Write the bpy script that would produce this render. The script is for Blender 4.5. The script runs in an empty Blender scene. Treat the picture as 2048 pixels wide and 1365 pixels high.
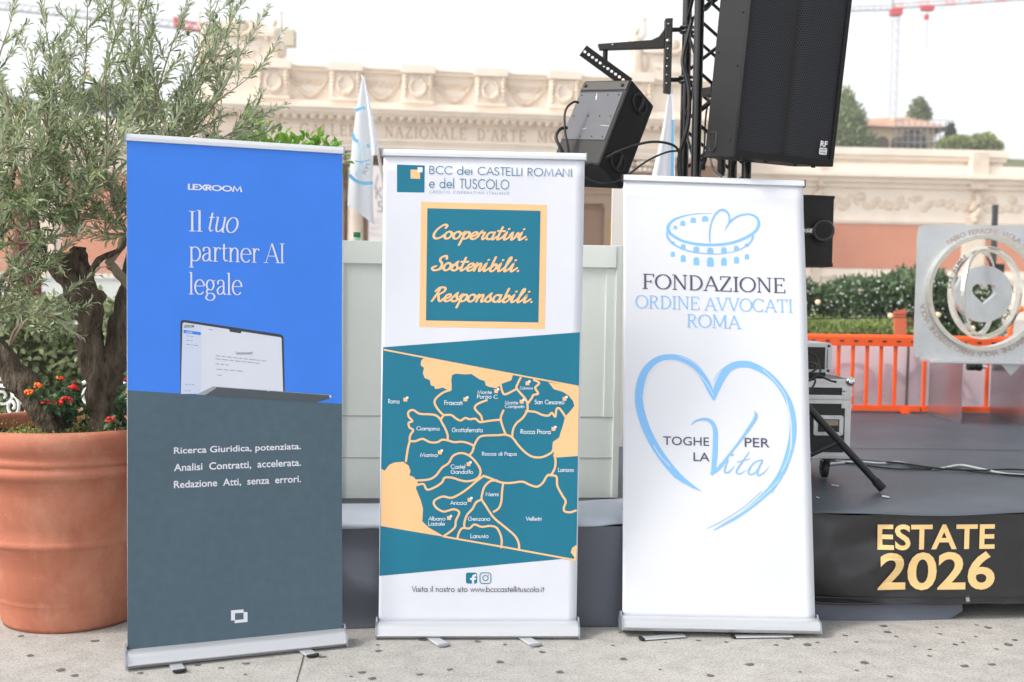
import bpy, bmesh, math, random
from mathutils import Vector, Matrix, noise
R = math.radians
random.seed(7)
SC = bpy.context.scene
COL = SC.collection

# ------------------------------------------------------------------ camera
F_PX, PITCH, ROLL, EYE = 2238.93, .0499, .016, 1.5097
CO = Vector((0, 0, EYE))
_up = Vector((0, math.sin(PITCH), math.cos(PITCH)))
CW = Vector((0, math.cos(PITCH), -math.sin(PITCH)))
CR = Vector((math.cos(ROLL), 0, 0)) + _up * math.sin(ROLL)
CU = Vector((-math.sin(ROLL), 0, 0)) + _up * math.cos(ROLL)
cd = bpy.data.cameras.new('camera')
cam = bpy.data.objects.new('camera', cd)
COL.objects.link(cam)
cam.matrix_world = Matrix(((CR.x, CU.x, -CW.x, CO.x), (CR.y, CU.y, -CW.y, CO.y), (CR.z, CU.z, -CW.z, CO.z), (0, 0, 0, 1)))
cd.sensor_width = 36
cd.lens = 36 * F_PX / 2048
cd.clip_start, cd.clip_end = .05, 2000
cd.dof.use_dof = True
cd.dof.focus_distance = 4.65
cd.dof.aperture_fstop = 2.8
SC.camera = cam

# ------------------------------------------------------------------ light
SUN_EL, SUN_AZ = 42, 248          # azimuth measured clockwise from +Y: behind the camera, to the left
w = bpy.data.worlds.new('World')
SC.world = w
w.use_nodes = True
nt = w.node_tree
bg = nt.nodes['Background']
sky = nt.nodes.new('ShaderNodeTexSky')
sky.sky_type = 'NISHITA'
sky.sun_disc = False
sky.sun_elevation = R(SUN_EL)
sky.sun_rotation = R(SUN_AZ)
sky.dust_density = 3.0
sky.air_density = 1.0
hs = nt.nodes.new('ShaderNodeHueSaturation')
hs.inputs['Saturation'].default_value = .15
nt.links.new(sky.outputs[0], hs.inputs['Color'])
nt.links.new(hs.outputs[0], bg.inputs['Color'])
bg.inputs['Strength'].default_value = .15
sl = bpy.data.lights.new('sun', 'SUN')
sl.energy = 1.0
sl.angle = R(11)
sl.color = (1, .90, .78)
so = bpy.data.objects.new('sun', sl)
COL.objects.link(so)
_d = Vector((math.sin(R(SUN_AZ)) * math.cos(R(SUN_EL)), math.cos(R(SUN_AZ)) * math.cos(R(SUN_EL)), math.sin(R(SUN_EL))))
so.rotation_euler = _d.to_track_quat('Z', 'Y').to_euler()
SC.view_settings.view_transform = 'Standard'
SC.view_settings.look = 'None'
SC.view_settings.exposure = 1.07
SC.view_settings.gamma = 1
SC.render.film_transparent = False


# ------------------------------------------------------------------ pixel helpers (photo pixels, 2048 wide)
def ray(px, py):
    return CW + CR * ((px - 1024) / F_PX) - CU * ((py - 682.5) / F_PX)


def PY(px, py, Y):
    d = ray(px, py)
    return CO + d * (Y / d.y)


def PZ(px, py, z):
    d = ray(px, py)
    return CO + d * ((z - EYE) / d.z)


def lin(c):
    def g(v):
        v /= 255.0
        return v / 12.92 if v <= .04045 else ((v + .055) / 1.055) ** 2.4
    return tuple(g(v) for v in c)


# ------------------------------------------------------------------ materials
MATS = {}


def mat(name, rgb, rough=.6, metal=0., var=0., vscale=6., bump=0., bscale=60., spec=.5, detail=6., lineal=False, transl=0., coat=0.):
    """rgb: 0-255 srgb albedo; var: colour variation by noise; bump: strength"""
    if name in MATS:
        return MATS[name]
    m = bpy.data.materials.new(name)
    m.use_nodes = True
    n, l = m.node_tree.nodes, m.node_tree.links
    b = n['Principled BSDF']
    c = rgb if lineal else lin(rgb)
    b.inputs['Base Color'].default_value = (*c, 1)
    b.inputs['Roughness'].default_value = rough
    b.inputs['Metallic'].default_value = metal
    b.inputs['Specular IOR Level'].default_value = spec
    if coat:
        b.inputs['Coat Weight'].default_value = coat
        b.inputs['Coat Roughness'].default_value = .2
    tc = n.new('ShaderNodeTexCoord')
    if var:
        t = n.new('ShaderNodeTexNoise')
        t.inputs['Scale'].default_value = vscale
        t.inputs['Detail'].default_value = detail
        t.inputs['Roughness'].default_value = .65
        mp0 = n.new('ShaderNodeMapping')
        mp0.inputs['Scale'].default_value = (1, 1, .25 if 'bark' in name else 1)
        l.new(tc.outputs['Object'], mp0.inputs['Vector'])
        l.new(mp0.outputs['Vector'], t.inputs['Vector'])
        r = n.new('ShaderNodeValToRGB')
        r.color_ramp.elements[0].position = .3
        r.color_ramp.elements[1].position = .7
        r.color_ramp.elements[0].color = (*[x * (1 - var) for x in c], 1)
        r.color_ramp.elements[1].color = (*[min(1, x * (1 + var)) for x in c], 1)
        l.new(t.outputs['Fac'], r.inputs['Fac'])
        l.new(r.outputs['Color'], b.inputs['Base Color'])
    if bump:
        t2 = n.new('ShaderNodeTexNoise')
        t2.inputs['Scale'].default_value = bscale
        t2.inputs['Detail'].default_value = 5
        mp = n.new('ShaderNodeMapping')
        mp.inputs['Scale'].default_value = (1, 1, .3 if 'bark' in name else 1)
        l.new(tc.outputs['Object'], mp.inputs['Vector'])
        l.new(mp.outputs['Vector'], t2.inputs['Vector'])
        bp = n.new('ShaderNodeBump')
        bp.inputs['Strength'].default_value = bump
        bp.inputs['Distance'].default_value = .02
        l.new(t2.outputs['Fac'], bp.inputs['Height'])
        l.new(bp.outputs['Normal'], b.inputs['Normal'])
    m['_p'] = 1
    MATS[name] = m
    return m


def leaf_mat(name, dark, light, back, rough=.5, transl=.25):
    if name in MATS:
        return MATS[name]
    m = bpy.data.materials.new(name)
    m.use_nodes = True
    n, l = m.node_tree.nodes, m.node_tree.links
    b = n['Principled BSDF']
    at = n.new('ShaderNodeAttribute')
    at.attribute_name = 'shade'
    r = n.new('ShaderNodeValToRGB')
    r.color_ramp.elements[0].color = (*lin(dark), 1)
    r.color_ramp.elements[1].color = (*lin(light), 1)
    l.new(at.outputs['Fac'], r.inputs['Fac'])
    ge = n.new('ShaderNodeNewGeometry')
    mx = n.new('ShaderNodeMix')
    mx.data_type = 'RGBA'
    mx.inputs['B'].default_value = (*lin(back), 1)
    l.new(ge.outputs['Backfacing'], mx.inputs['Factor'])
    l.new(r.outputs['Color'], mx.inputs['A'])
    l.new(mx.outputs['Result'], b.inputs['Base Color'])
    b.inputs['Roughness'].default_value = rough
    tr = n.new('ShaderNodeBsdfTranslucent')
    l.new(mx.outputs['Result'], tr.inputs['Color'])
    ms = n.new('ShaderNodeMixShader')
    ms.inputs[0].default_value = transl
    l.new(b.outputs[0], ms.inputs[1])
    l.new(tr.outputs[0], ms.inputs[2])
    l.new(ms.outputs[0], n['Material Output'].inputs['Surface'])
    MATS[name] = m
    return m


# ------------------------------------------------------------------ mesh builder
class MB:
    def __init__(self, T=None):
        self.v, self.f, self.m, self.s, self.sh = [], [], [], [], []
        self.T = T
        self.shade = 0.

    def add(self, vs, fs, mi=0, smooth=False):
        k = len(self.v)
        T = self.T
        for p in vs:
            p = Vector(p)
            self.v.append(T(p) if T else p)
        for f in fs:
            self.f.append([k + i for i in f])
            self.m.append(mi)
            self.s.append(smooth)
            self.sh.append(self.shade)

    def box(self, x0, x1, y0, y1, z0, z1, mi=0):
        self.add([(x0, y0, z0), (x1, y0, z0), (x1, y1, z0), (x0, y1, z0), (x0, y0, z1), (x1, y0, z1), (x1, y1, z1), (x0, y1, z1)],
                 [(3, 2, 1, 0), (4, 5, 6, 7), (0, 1, 5, 4), (1, 2, 6, 5), (2, 3, 7, 6), (3, 0, 4, 7)], mi)

    def hexa(self, p, mi=0):
        """8 points: bottom ring (ccw) then top ring"""
        self.add(p, [(3, 2, 1, 0), (4, 5, 6, 7), (0, 1, 5, 4), (1, 2, 6, 5), (2, 3, 7, 6), (3, 0, 4, 7)], mi)

    def tube(self, pts, r, n=8, mi=0, smooth=True, caps=True):
        pts = [Vector(p) for p in pts]
        N = len(pts)
        rs = r if isinstance(r, (list, tuple)) else [r] * N
        vs, fs = [], []
        ref = None
        for i, p in enumerate(pts):
            t = (pts[min(i + 1, N - 1)] - pts[max(i - 1, 0)])
            if t.length < 1e-9:
                t = Vector((0, 0, 1))
            t.normalize()
            if ref is None:
                ref = Vector((1, 0, 0)) if abs(t.x) < .8 else Vector((0, 1, 0))
            a = (ref - t * ref.dot(t))
            if a.length < 1e-6:
                a = t.orthogonal()
            a.normalize()
            ref = a
            b = t.cross(a)
            for k in range(n):
                q = 2 * math.pi * k / n
                vs.append(p + (a * math.cos(q) + b * math.sin(q)) * rs[i])
        for i in range(N - 1):
            for k in range(n):
                fs.append((i * n + k, i * n + (k + 1) % n, (i + 1) * n + (k + 1) % n, (i + 1) * n + k))
        self.add(vs, fs, mi, smooth)
        if caps:
            self.add(vs[:n], [tuple(range(n))[::-1]], mi)
            self.add(vs[-n:], [tuple(range(n))], mi)

    def lathe(self, prof, c=(0, 0, 0), n=48, mi=0, smooth=True, axis=None):
        vs, fs = [], []
        c = Vector(c)
        for r, z in prof:
            for k in range(n):
                q = 2 * math.pi * k / n
                vs.append(c + Vector((r * math.cos(q), r * math.sin(q), z)))
        for i in range(len(prof) - 1):
            for k in range(n):
                fs.append((i * n + k, i * n + (k + 1) % n, (i + 1) * n + (k + 1) % n, (i + 1) * n + k))
        self.add(vs, fs, mi, smooth)

    def sphere(self, c, r, nu=12, nv=8, mi=0, sc=(1, 1, 1)):
        vs, fs = [], []
        c = Vector(c)
        for j in range(nv + 1):
            th = math.pi * j / nv
            for i in range(nu):
                ph = 2 * math.pi * i / nu
                vs.append(c + Vector((r * sc[0] * math.sin(th) * math.cos(ph), r * sc[1] * math.sin(th) * math.sin(ph), r * sc[2] * math.cos(th))))
        for j in range(nv):
            for i in range(nu):
                fs.append((j * nu + i, (j + 1) * nu + i, (j + 1) * nu + (i + 1) % nu, j * nu + (i + 1) % nu))
        self.add(vs, fs, mi, True)

    def prism(self, poly, y0, y1, mi=0, smooth=False):
        """poly in (x,z), ccw seen from -y; extruded from y0 (front) to y1"""
        n = len(poly)
        vs = [(x, y0, z) for x, z in poly] + [(x, y1, z) for x, z in poly]
        fs = [tuple(range(n)), tuple(range(2 * n - 1, n - 1, -1))]
        self.add(vs, fs, mi)
        self.add(vs, [(i, n + i, n + (i + 1) % n, (i + 1) % n) for i in range(n)], mi, smooth)

    def xprism(self, poly, x0, x1, mi=0, smooth=False):
        """poly in (y,z) extruded along x"""
        n = len(poly)
        vs = [(x0, y, z) for y, z in poly] + [(x1, y, z) for y, z in poly]
        self.add(vs, [tuple(range(n)), tuple(range(2 * n - 1, n - 1, -1))], mi)
        self.add(vs, [(i, n + i, n + (i + 1) % n, (i + 1) % n) for i in range(n)], mi, smooth)

    def build(self, name, mats, parent=None, bevel=0, M=None):
        me = bpy.data.meshes.new(name)
        me.from_pydata([tuple(p) for p in self.v], [], self.f)
        for mm in (mats if isinstance(mats, (list, tuple)) else [mats]):
            me.materials.append(mm)
        me.polygons.foreach_set('material_index', self.m)
        me.polygons.foreach_set('use_smooth', self.s)
        if any(self.sh):
            a = me.attributes.new('shade', 'FLOAT', 'FACE')
            a.data.foreach_set('value', self.sh)
        me.update()
        o = bpy.data.objects.new(name, me)
        COL.objects.link(o)
        if parent is not None:
            o.parent = parent
        if M is not None:
            o.matrix_world = M
        if bevel:
            b = o.modifiers.new('Bevel', 'BEVEL')
            b.width = bevel
            b.segments = 2
            b.limit_method = 'ANGLE'
            b.angle_limit = R(40)
            b.harden_normals = False
        return o


def tag(o, label=None, cat=None, group=None, kind=None):
    if label:
        o['label'] = label
    if cat:
        o['category'] = cat
    if group:
        o['group'] = group
    if kind:
        o['kind'] = kind
    return o


def empty(name, loc=(0, 0, 0), rz=0, M=None):
    o = bpy.data.objects.new(name, None)
    o.empty_display_size = .1
    COL.objects.link(o)
    if M is not None:
        o.matrix_world = M
    else:
        o.matrix_world = Matrix.Translation(loc) @ Matrix.Rotation(rz, 4, 'Z')
    return o


def thing(name, label, cat, loc=(0, 0, 0), rz=0, group=None, M=None):
    return tag(empty(name, loc, rz, M), label, cat, group)


def struct(o):
    return tag(o, kind='structure')


def catmull(pts, n=6, closed=False):
    pts = [Vector(p) for p in pts]
    out = []
    N = len(pts)
    for i in range(N if closed else N - 1):
        if closed:
            p0, p1, p2, p3 = pts[i - 1], pts[i], pts[(i + 1) % N], pts[(i + 2) % N]
        else:
            p0, p1, p2, p3 = pts[max(i - 1, 0)], pts[i], pts[i + 1], pts[min(i + 2, N - 1)]
        for k in range(n):
            t = k / n
            out.append(.5 * ((2 * p1) + (p2 - p0) * t + (2 * p0 - 5 * p1 + 4 * p2 - p3) * t * t + (3 * p1 - p0 - 3 * p2 + p3) * t ** 3))
    if not closed:
        out.append(pts[-1])
    return out


# ------------------------------------------------------------------ lettering
_tc = {}


def font_mesh(s, bold=0., shear=0., space=1.):
    key = (s, bold, shear, space)
    if key in _tc:
        return _tc[key]
    cu = bpy.data.curves.new('t', 'FONT')
    cu.body = s
    cu.size = 1
    cu.offset = bold
    cu.shear = shear
    cu.space_character = space
    cu.resolution_u = 4
    o = bpy.data.objects.new('t', cu)
    COL.objects.link(o)
    dg = bpy.context.evaluated_depsgraph_get()
    me = bpy.data.meshes.new_from_object(o.evaluated_get(dg))
    vs = [Vector((v.co.x, v.co.y)) for v in me.vertices]
    fs = []
    for p in me.polygons:
        ii = list(p.vertices)
        fs.append(ii if p.normal.z > 0 else ii[::-1])
    bpy.data.objects.remove(o)
    bpy.data.curves.remove(cu)
    bpy.data.meshes.remove(me)
    _tc[key] = (vs, fs)
    return vs, fs


def stroke_poly(pts, wd, cap=True):
    """2-d stroke -> (verts, faces); wd constant or per-point half width"""
    P = [Vector((p[0], p[1])) for p in pts]
    Q = [P[0]]
    W = [wd[0] if isinstance(wd, list) else wd]
    for i in range(1, len(P)):
        if (P[i] - Q[-1]).length > 1e-6:
            Q.append(P[i])
            W.append(wd[i] if isinstance(wd, list) else wd)
    P = Q
    n = len(P)
    if n < 2:
        return [], []
    vs, fs = [], []
    for i in range(n):
        a = (P[i] - P[i - 1]).normalized() if i > 0 else (P[1] - P[0]).normalized()
        b = (P[i + 1] - P[i]).normalized() if i < n - 1 else a
        t = a + b
        if t.length < .3:
            t = a
        t.normalize()
        nn = Vector((-t.y, t.x))
        k = 1 / max(.55, nn.dot(Vector((-a.y, a.x))))
        vs.append(P[i] + nn * W[i] * k)
        vs.append(P[i] - nn * W[i] * k)
    for i in range(n - 1):
        fs.append((2 * i, 2 * i + 1, 2 * i + 3, 2 * i + 2))
    if cap:
        for (i, sgn) in ((0, -1), (n - 1, 1)):
            t = ((P[1] - P[0]) if i == 0 else (P[-1] - P[-2])).normalized() * sgn
            nn = Vector((-t.y, t.x))
            k0 = len(vs)
            for k in range(7):
                q = math.pi * k / 6
                vs.append(P[i] + nn * math.cos(q) * W[i] + t * math.sin(q) * W[i])
            fs.append(tuple(range(k0 + 6, k0 - 1, -1)))
    return vs, fs


def arc(cx, cy, rx, ry, a0, a1, n=14):
    return [(cx + rx * math.cos(R(a0 + (a1 - a0) * k / n)), cy + ry * math.sin(R(a0 + (a1 - a0) * k / n))) for k in range(n + 1)]


X = .62   # x height of the geometric face
o_ = arc(.31, .31, .31, .31, 0, 360, 20)
GEO = {  # geometric sans drawn with a round pen: strokes, advance
    'A': ([[(0, 0), (.4, 1), (.8, 0)], [(.14, .33), (.66, .33)]], .86), 'B': ([[(0, 0), (0, 1), (.22, 1)] + arc(.22, .76, .24, .24, 90, -90) + [(0, .52)], [(.22, .52)] + arc(.24, .26, .28, .26, 90, -90) + [(0, 0)]], .68),
    'C': ([arc(.5, .5, .5, .5, 48, 312, 20)], .94), 'D': ([[(0, 0), (0, 1), (.25, 1)] + arc(.25, .5, .5, .5, 90, -90) + [(0, 0)]], .92), 'E': ([[(.46, 1), (0, 1), (0, 0), (.46, 0)], [(0, .53), (.44, .53)]], .62),
    'F': ([[(.44, 1), (0, 1), (0, 0)], [(0, .53), (.42, .53)]], .56), 'G': ([arc(.5, .5, .5, .5, 45, 360, 20) + [(.55, .5)]], 1.12), 'I': ([[(0, 0), (0, 1)]], .2), 'L': ([[(0, 1), (0, 0), (.4, 0)]], .5),
    'M': ([[(0, 0), (.14, 1), (.5, .1), (.86, 1), (1, 0)]], 1.18), 'N': ([[(0, 0), (0, 1), (.7, 0), (.7, 1)]], .92), 'O': ([arc(.5, .5, .5, .5, 0, 360, 26)], 1.16), 'P': ([[(0, 0), (0, 1), (.22, 1)] + arc(.22, .73, .27, .27, 90, -90) + [(0, .46)]], .58),
    'R': ([[(0, 0), (0, 1), (.22, 1)] + arc(.22, .74, .26, .26, 90, -90) + [(0, .48)], [(.2, .48), (.52, 0)]], .66), 'S': ([arc(.25, .76, .22, .24, 30, 250, 12) + arc(.25, .26, .25, .26, 80, -160, 12)], .62), 'T': ([[(0, 1), (.56, 1)], [(.28, 1), (.28, 0)]], .62),
    'U': ([[(0, 1), (0, .3)] + arc(.32, .32, .32, .32, 180, 360) + [(.64, 1)]], .84), 'V': ([[(0, 1), (.36, 0), (.72, 1)]], .78), '.': ([[(.04, .03), (.06, .03)]], .2),
    'a': ([o_, [(.62, X), (.62, 0)]], .8), 'b': ([[(0, 1.06), (0, 0)], o_], .76), 'c': ([arc(.31, .31, .31, .31, 50, 310)], .6), 'd': ([o_, [(.62, 1.06), (.62, 0)]], .8), 'e': ([[(.02, .31), (.6, .31)], arc(.31, .31, .31, .31, 0, 315)], .74),
    'f': ([[(.12, 0), (.12, .85)] + arc(.27, .85, .15, .2, 180, 80, 6), [(0, X), (.28, X)]], .36), 'g': ([o_, [(.62, X), (.62, -.05)] + arc(.32, -.05, .3, .28, 0, -150, 9)], .8), 'i': ([[(0, 0), (0, X)], [(0, .88), (.01, .88)]], .2), 'l': ([[(0, 0), (0, 1.06)]], .2),
    'm': ([[(0, 0), (0, X)], [(0, .35)] + arc(.2, .42, .2, .2, 180, 0, 9) + [(.4, 0)], [(.4, .4)] + arc(.6, .42, .2, .2, 180, 0, 9) + [(.8, 0)]], 1.0), 'n': ([[(0, 0), (0, X)], [(0, .35)] + arc(.22, .4, .22, .22, 180, 0, 9) + [(.44, 0)]], .64), 'o': ([o_], .76),
    'p': ([[(0, X), (0, -.36)], o_], .76), 'r': ([[(0, 0), (0, X)], [(0, .35)] + arc(.2, .4, .2, .22, 180, 60, 7)], .4), 's': ([arc(.17, .46, .14, .16, 40, 255, 9) + arc(.16, .16, .17, .16, 75, -150, 9)], .44), 't': ([[(.12, 0), (.12, .9)], [(0, X), (.26, X)]], .36),
    'u': ([[(0, X), (0, .24)] + arc(.23, .24, .23, .24, 180, 360, 9) + [(.46, X)]], .66), 'v': ([[(0, X), (.24, 0), (.48, X)]], .56), 'w': ([[(0, X), (.2, 0), (.4, X), (.6, 0), (.8, X)]], .88), 'z': ([[(0, X), (.42, X), (0, 0), (.42, 0)]], .54), 'X': ([[(0, 1), (.66, 0)], [(0, 0), (.66, 1)]], .76), ' ': ([], .4), "'": ([[(0, 1), (0, .8)]], .2),
}
SCR = {  # monoline brush script, x height 1
    'C': ([[(1.15, 1.5), (1.2, 1.8), (.85, 1.95), (.3, 1.3), (.15, .5), (.5, 0), (1.0, .15), (1.35, .6)]], 1.3), 'S': ([[(1.25, 1.55), (1.05, 1.95), (.6, 1.75), (.55, 1.35), (.95, .85), (.85, .2), (.35, -.02), (0, .3), (.35, .55)], [(.6, .0), (1., .2), (1.3, .6)]], 1.2),
    'R': ([[(.45, 1.85), (.3, .9), (.1, 0)], [(.05, 1.4), (.35, 1.9), (.9, 1.9), (1.05, 1.5), (.75, 1.1), (.4, .95)], [(.5, 1), (.75, .3), (.95, 0), (1.15, .1), (1.35, .4)]], 1.25),
    'o': ([arc(.45, .5, .36, .5, 0, 360, 18), [(.7, .85), (.9, .7), (1.1, .8)]], .98), 'p': ([[(.0, .7), (.22, 1), (.2, .1), (.15, -.85)], [(.2, .5), (.5, .98), (.8, .75), (.72, .2), (.45, .02), (.2, .15)], [(.7, .15), (.95, .3)]], .93),
    'e': ([[(-.05, .3), (.4, .45), (.7, .75), (.5, 1), (.2, .8), (.12, .35), (.38, 0), (.7, .1), (.95, .45)]], .88), 'r': ([[(0, .3), (.2, 1.1), (.3, .9), (.62, .9), (.55, .3), (.7, 0), (1., .35)]], .92), 'a': ([arc(.42, .5, .35, .5, 60, 360, 16), [(.78, 1), (.76, .25), (.9, 0), (1.18, .4)]], 1.08),
    't': ([[(.32, 1.75), (.27, .3), (.42, 0), (.85, .45)], [(.0, 1.2), (.75, 1.2)]], .80), 'i': ([[(.0, .4), (.22, 1), (.2, .25), (.36, 0), (.8, .45)], [(.3, 1.5), (.32, 1.52)]], .74), 'v': ([[(-.05, .6), (.15, 1), (.25, .4), (.35, 0), (.6, .3), (.72, .95), (.85, .75), (1.05, .85)]], .93),
    's': ([[(-.05, .2), (.42, 1.15), (.45, .8), (.68, .3), (.45, 0), (.15, .1)], [(.55, .02), (.95, .4)]], .86), 'n': ([[(0, .7), (.18, 1), (.15, 0)], [(.15, .4), (.5, .98), (.68, .8), (.66, .2), (.8, 0), (1.08, .4)]], 1.0), 'b': ([[(.25, 1.9), (.18, .6), (.2, .1), (.5, 0), (.78, .45), (.55, .95), (.25, .5)], [(.7, .75), (.95, .7)]], .9),
    'l': ([[(.0, .3), (.42, 1.5), (.36, 1.9), (.2, 1.6), (.17, .3), (.32, 0), (.74, .45)]], .70), '.': ([[(.30, .06), (.32, .08)]], .5), ' ': ([], .5),
}
# serif face: items ('T' thick stem | 't' thin | 'c' contrast) + polyline, or 's' serif (x, y, halfwidth)
SER = {
    'A': ([('t', [(.04, 0), (.37, 1)]), ('T', [(.37, 1), (.72, 0)]), ('t', [(.16, .34), (.58, .34)]), ('s', .05, 0, .12), ('s', .72, 0, .14)], .8), 'C': ([('c', arc(.42, .5, .4, .5, 40, 320, 22)), ('t', [(.73, .98), (.73, .74)])], .84), 'D': ([('T', [(.14, 0), (.14, 1)]), ('c', [(.05, 1), (.3, 1)] + arc(.3, .5, .42, .5, 88, -88, 18) + [(.05, 0)])], .82),
    'E': ([('T', [(.14, 0), (.14, 1)]), ('t', [(.03, 1), (.6, 1), (.6, .8)]), ('t', [(.14, .53), (.46, .53)]), ('t', [(.46, .62), (.46, .42)]), ('t', [(.03, 0), (.63, 0), (.63, .22)])], .7), 'F': ([('T', [(.14, 0), (.14, 1)]), ('t', [(.03, 1), (.6, 1), (.6, .8)]), ('t', [(.14, .5), (.46, .5)]), ('t', [(.46, .6), (.46, .4)]), ('s', .14, 0, .14)], .66),
    'G': ([('c', arc(.42, .5, .4, .5, 40, 350, 22)), ('t', [(.73, .98), (.73, .74)]), ('T', [(.74, .42), (.74, .06)]), ('s', .72, .42, .12)], .92), 'L': ([('T', [(.14, 0), (.14, 1)]), ('s', .14, 1, .13), ('t', [(.03, 0), (.6, 0), (.6, .24)])], .68), "'": ([('T', [(.08, 1), (.06, .8)])], .22),
    'I': ([('T', [(.14, 0), (.14, 1)]), ('s', .14, 0, .14), ('s', .14, 1, .14)], .32), 'M': ([('t', [(.12, 0), (.15, 1)]), ('T', [(.15, 1), (.5, .1)]), ('t', [(.5, .1), (.85, 1)]), ('T', [(.85, 1), (.88, 0)]), ('s', .12, 0, .12), ('s', .88, 0, .13), ('s', .11, 1, .09), ('s', .9, 1, .09)], 1.06),
    'N': ([('t', [(.13, 0), (.13, 1)]), ('T', [(.13, 1), (.7, .02)]), ('t', [(.7, 0), (.7, 1)]), ('s', .13, 0, .12), ('s', .7, 1, .12), ('s', .08, 1, .08)], .86), 'O': ([('c', arc(.42, .5, .4, .5, 0, 360, 30))], .88),
    'R': ([('T', [(.14, 0), (.14, 1)]), ('c', [(.05, 1), (.3, 1)] + arc(.3, .75, .26, .25, 88, -88, 12) + [(.14, .5)]), ('T', [(.32, .5), (.62, 0)]), ('s', .14, 0, .13), ('s', .66, 0, .08)], .76), 'T': ([('T', [(.36, 0), (.36, 1)]), ('t', [(.03, .78), (.03, 1), (.69, 1), (.69, .78)]), ('s', .36, 0, .14)], .76),
    'V': ([('T', [(.06, 1), (.38, 0)]), ('t', [(.38, 0), (.7, 1)]), ('s', .07, 1, .13), ('s', .7, 1, .11)], .78), 'Z': ([('t', [(.06, .78), (.06, 1), (.6, 1)]), ('T', [(.6, 1), (.05, 0)]), ('t', [(.05, 0), (.63, 0), (.63, .24)])], .72),
    'l': ([('T', [(.14, 0), (.14, 1.06)]), ('s', .14, 0, .13), ('s', .09, 1.06, .07)], .31), 't': ([('T', [(.16, .9), (.16, .14)]), ('c', [(.16, .14), (.24, .02), (.36, .08)]), ('t', [(.02, .68), (.34, .68)])], .38), 'u': ([('T', [(.12, .7), (.12, .2)]), ('c', [(.12, .2), (.2, .02), (.36, .06), (.48, .22)]), ('T', [(.5, .7), (.5, 0)]), ('s', .09, .7, .07), ('s', .47, .7, .07), ('s', .54, 0, .07)], .64),
    'o': ([('c', arc(.31, .35, .28, .36, 0, 360, 22))], .66), 'p': ([('T', [(.14, .7), (.14, -.32)]), ('c', [(.14, .55)] + arc(.33, .35, .27, .36, 130, -130, 16) + [(.14, .1)]), ('s', .14, -.32, .13), ('s', .09, .7, .07)], .68), 'a': ([('T', [(.42, .5), (.42, .08)]), ('c', [(.1, .5), (.12, .66), (.28, .71), (.4, .64), (.42, .5)]), ('c', [(.42, .42), (.2, .36), (.07, .2), (.14, .02), (.3, .03), (.42, .16)]), ('c', [(.42, .1), (.47, 0), (.55, .05)])], .58),
    'r': ([('T', [(.14, .7), (.14, 0)]), ('c', [(.14, .45), (.22, .65), (.34, .7), (.42, .62)]), ('s', .14, 0, .13), ('s', .09, .7, .07)], .45), 'n': ([('T', [(.14, .7), (.14, 0)]), ('c', [(.14, .45), (.24, .66), (.38, .71), (.5, .6), (.51, .45)]), ('T', [(.51, .5), (.51, 0)]), ('s', .14, 0, .12), ('s', .51, 0, .12), ('s', .09, .7, .07)], .67),
    'e': ([('t', [(.06, .4), (.52, .4)]), ('c', arc(.3, .35, .26, .36, 8, 320, 18))], .6), 'g': ([('c', arc(.28, .46, .2, .25, 0, 360, 16)), ('c', [(.16, .26), (.08, .14), (.16, .05), (.4, .04), (.53, -.1), (.42, -.27), (.2, -.29), (.05, -.18), (.14, .02)]), ('t', [(.42, .62), (.56, .7)])], .62), ' ': ([], .3),
}


def glyph_line(s, font, pen, italic=0., track=0., contrast=None):
    """returns list of (verts, faces) strokes for a line of lettering"""
    out = []
    x = 0.
    for ch in s:
        g, adv = font[ch]
        for it in g:
            if font is SER:
                thick, thin = contrast
                k = it[0]
                if k == 's':
                    _, sx, sy, hw = it
                    out.append(stroke_poly([(x + sx - hw, sy), (x + sx + hw, sy)], thin, False))
                    continue
                pts = it[1]
                if len(pts) > 3 and len(pts) < 12:
                    pts = catmull([(a, b, 0) for a, b in pts], 5) if k == 'c' else pts
                if k == 'c':
                    ws = []
                    for i in range(len(pts)):
                        a, b = pts[max(0, i - 1)], pts[min(len(pts) - 1, i + 1)]
                        dx, dy = b[0] - a[0], b[1] - a[1]
                        ws.append(thin + (thick - thin) * (abs(dy) / max(1e-6, math.hypot(dx, dy))) ** 1.3)
                else:
                    ws = thick if k == 'T' else thin
                out.append(stroke_poly([(x + p[0], p[1]) for p in pts], ws, False))
            else:
                pts = it
                if font is SCR and len(pts) < 12 and len(pts) > 2:
                    pts = catmull([(a, b, 0) for a, b in pts], 5)
                out.append(stroke_poly([(x + p[0], p[1]) for p in pts], pen, True))
        x += adv + track
    if italic:
        out = [([Vector((p[0] + italic * p[1], p[1])) for p in vs], fs) for vs, fs in out]
    return out


def bbox(strokes):
    xs = [p[0] for vs, _ in strokes for p in vs]
    ys = [p[1] for vs, _ in strokes for p in vs]
    return min(xs), max(xs), min(ys), max(ys)


def homography(src, dst):
    import numpy as np
    A, b = [], []
    for (x, y), (u, v) in zip(src, dst):
        A.append([x, y, 1, 0, 0, 0, -u * x, -u * y]); b.append(u)
        A.append([0, 0, 0, x, y, 1, -v * x, -v * y]); b.append(v)
    h = np.linalg.solve(np.array(A, float), np.array(b, float))
    return lambda x, y: ((h[0] * x + h[1] * y + h[2]) / (h[6] * x + h[7] * y + 1), (h[3] * x + h[4] * y + h[5]) / (h[6] * x + h[7] * y + 1))


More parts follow.
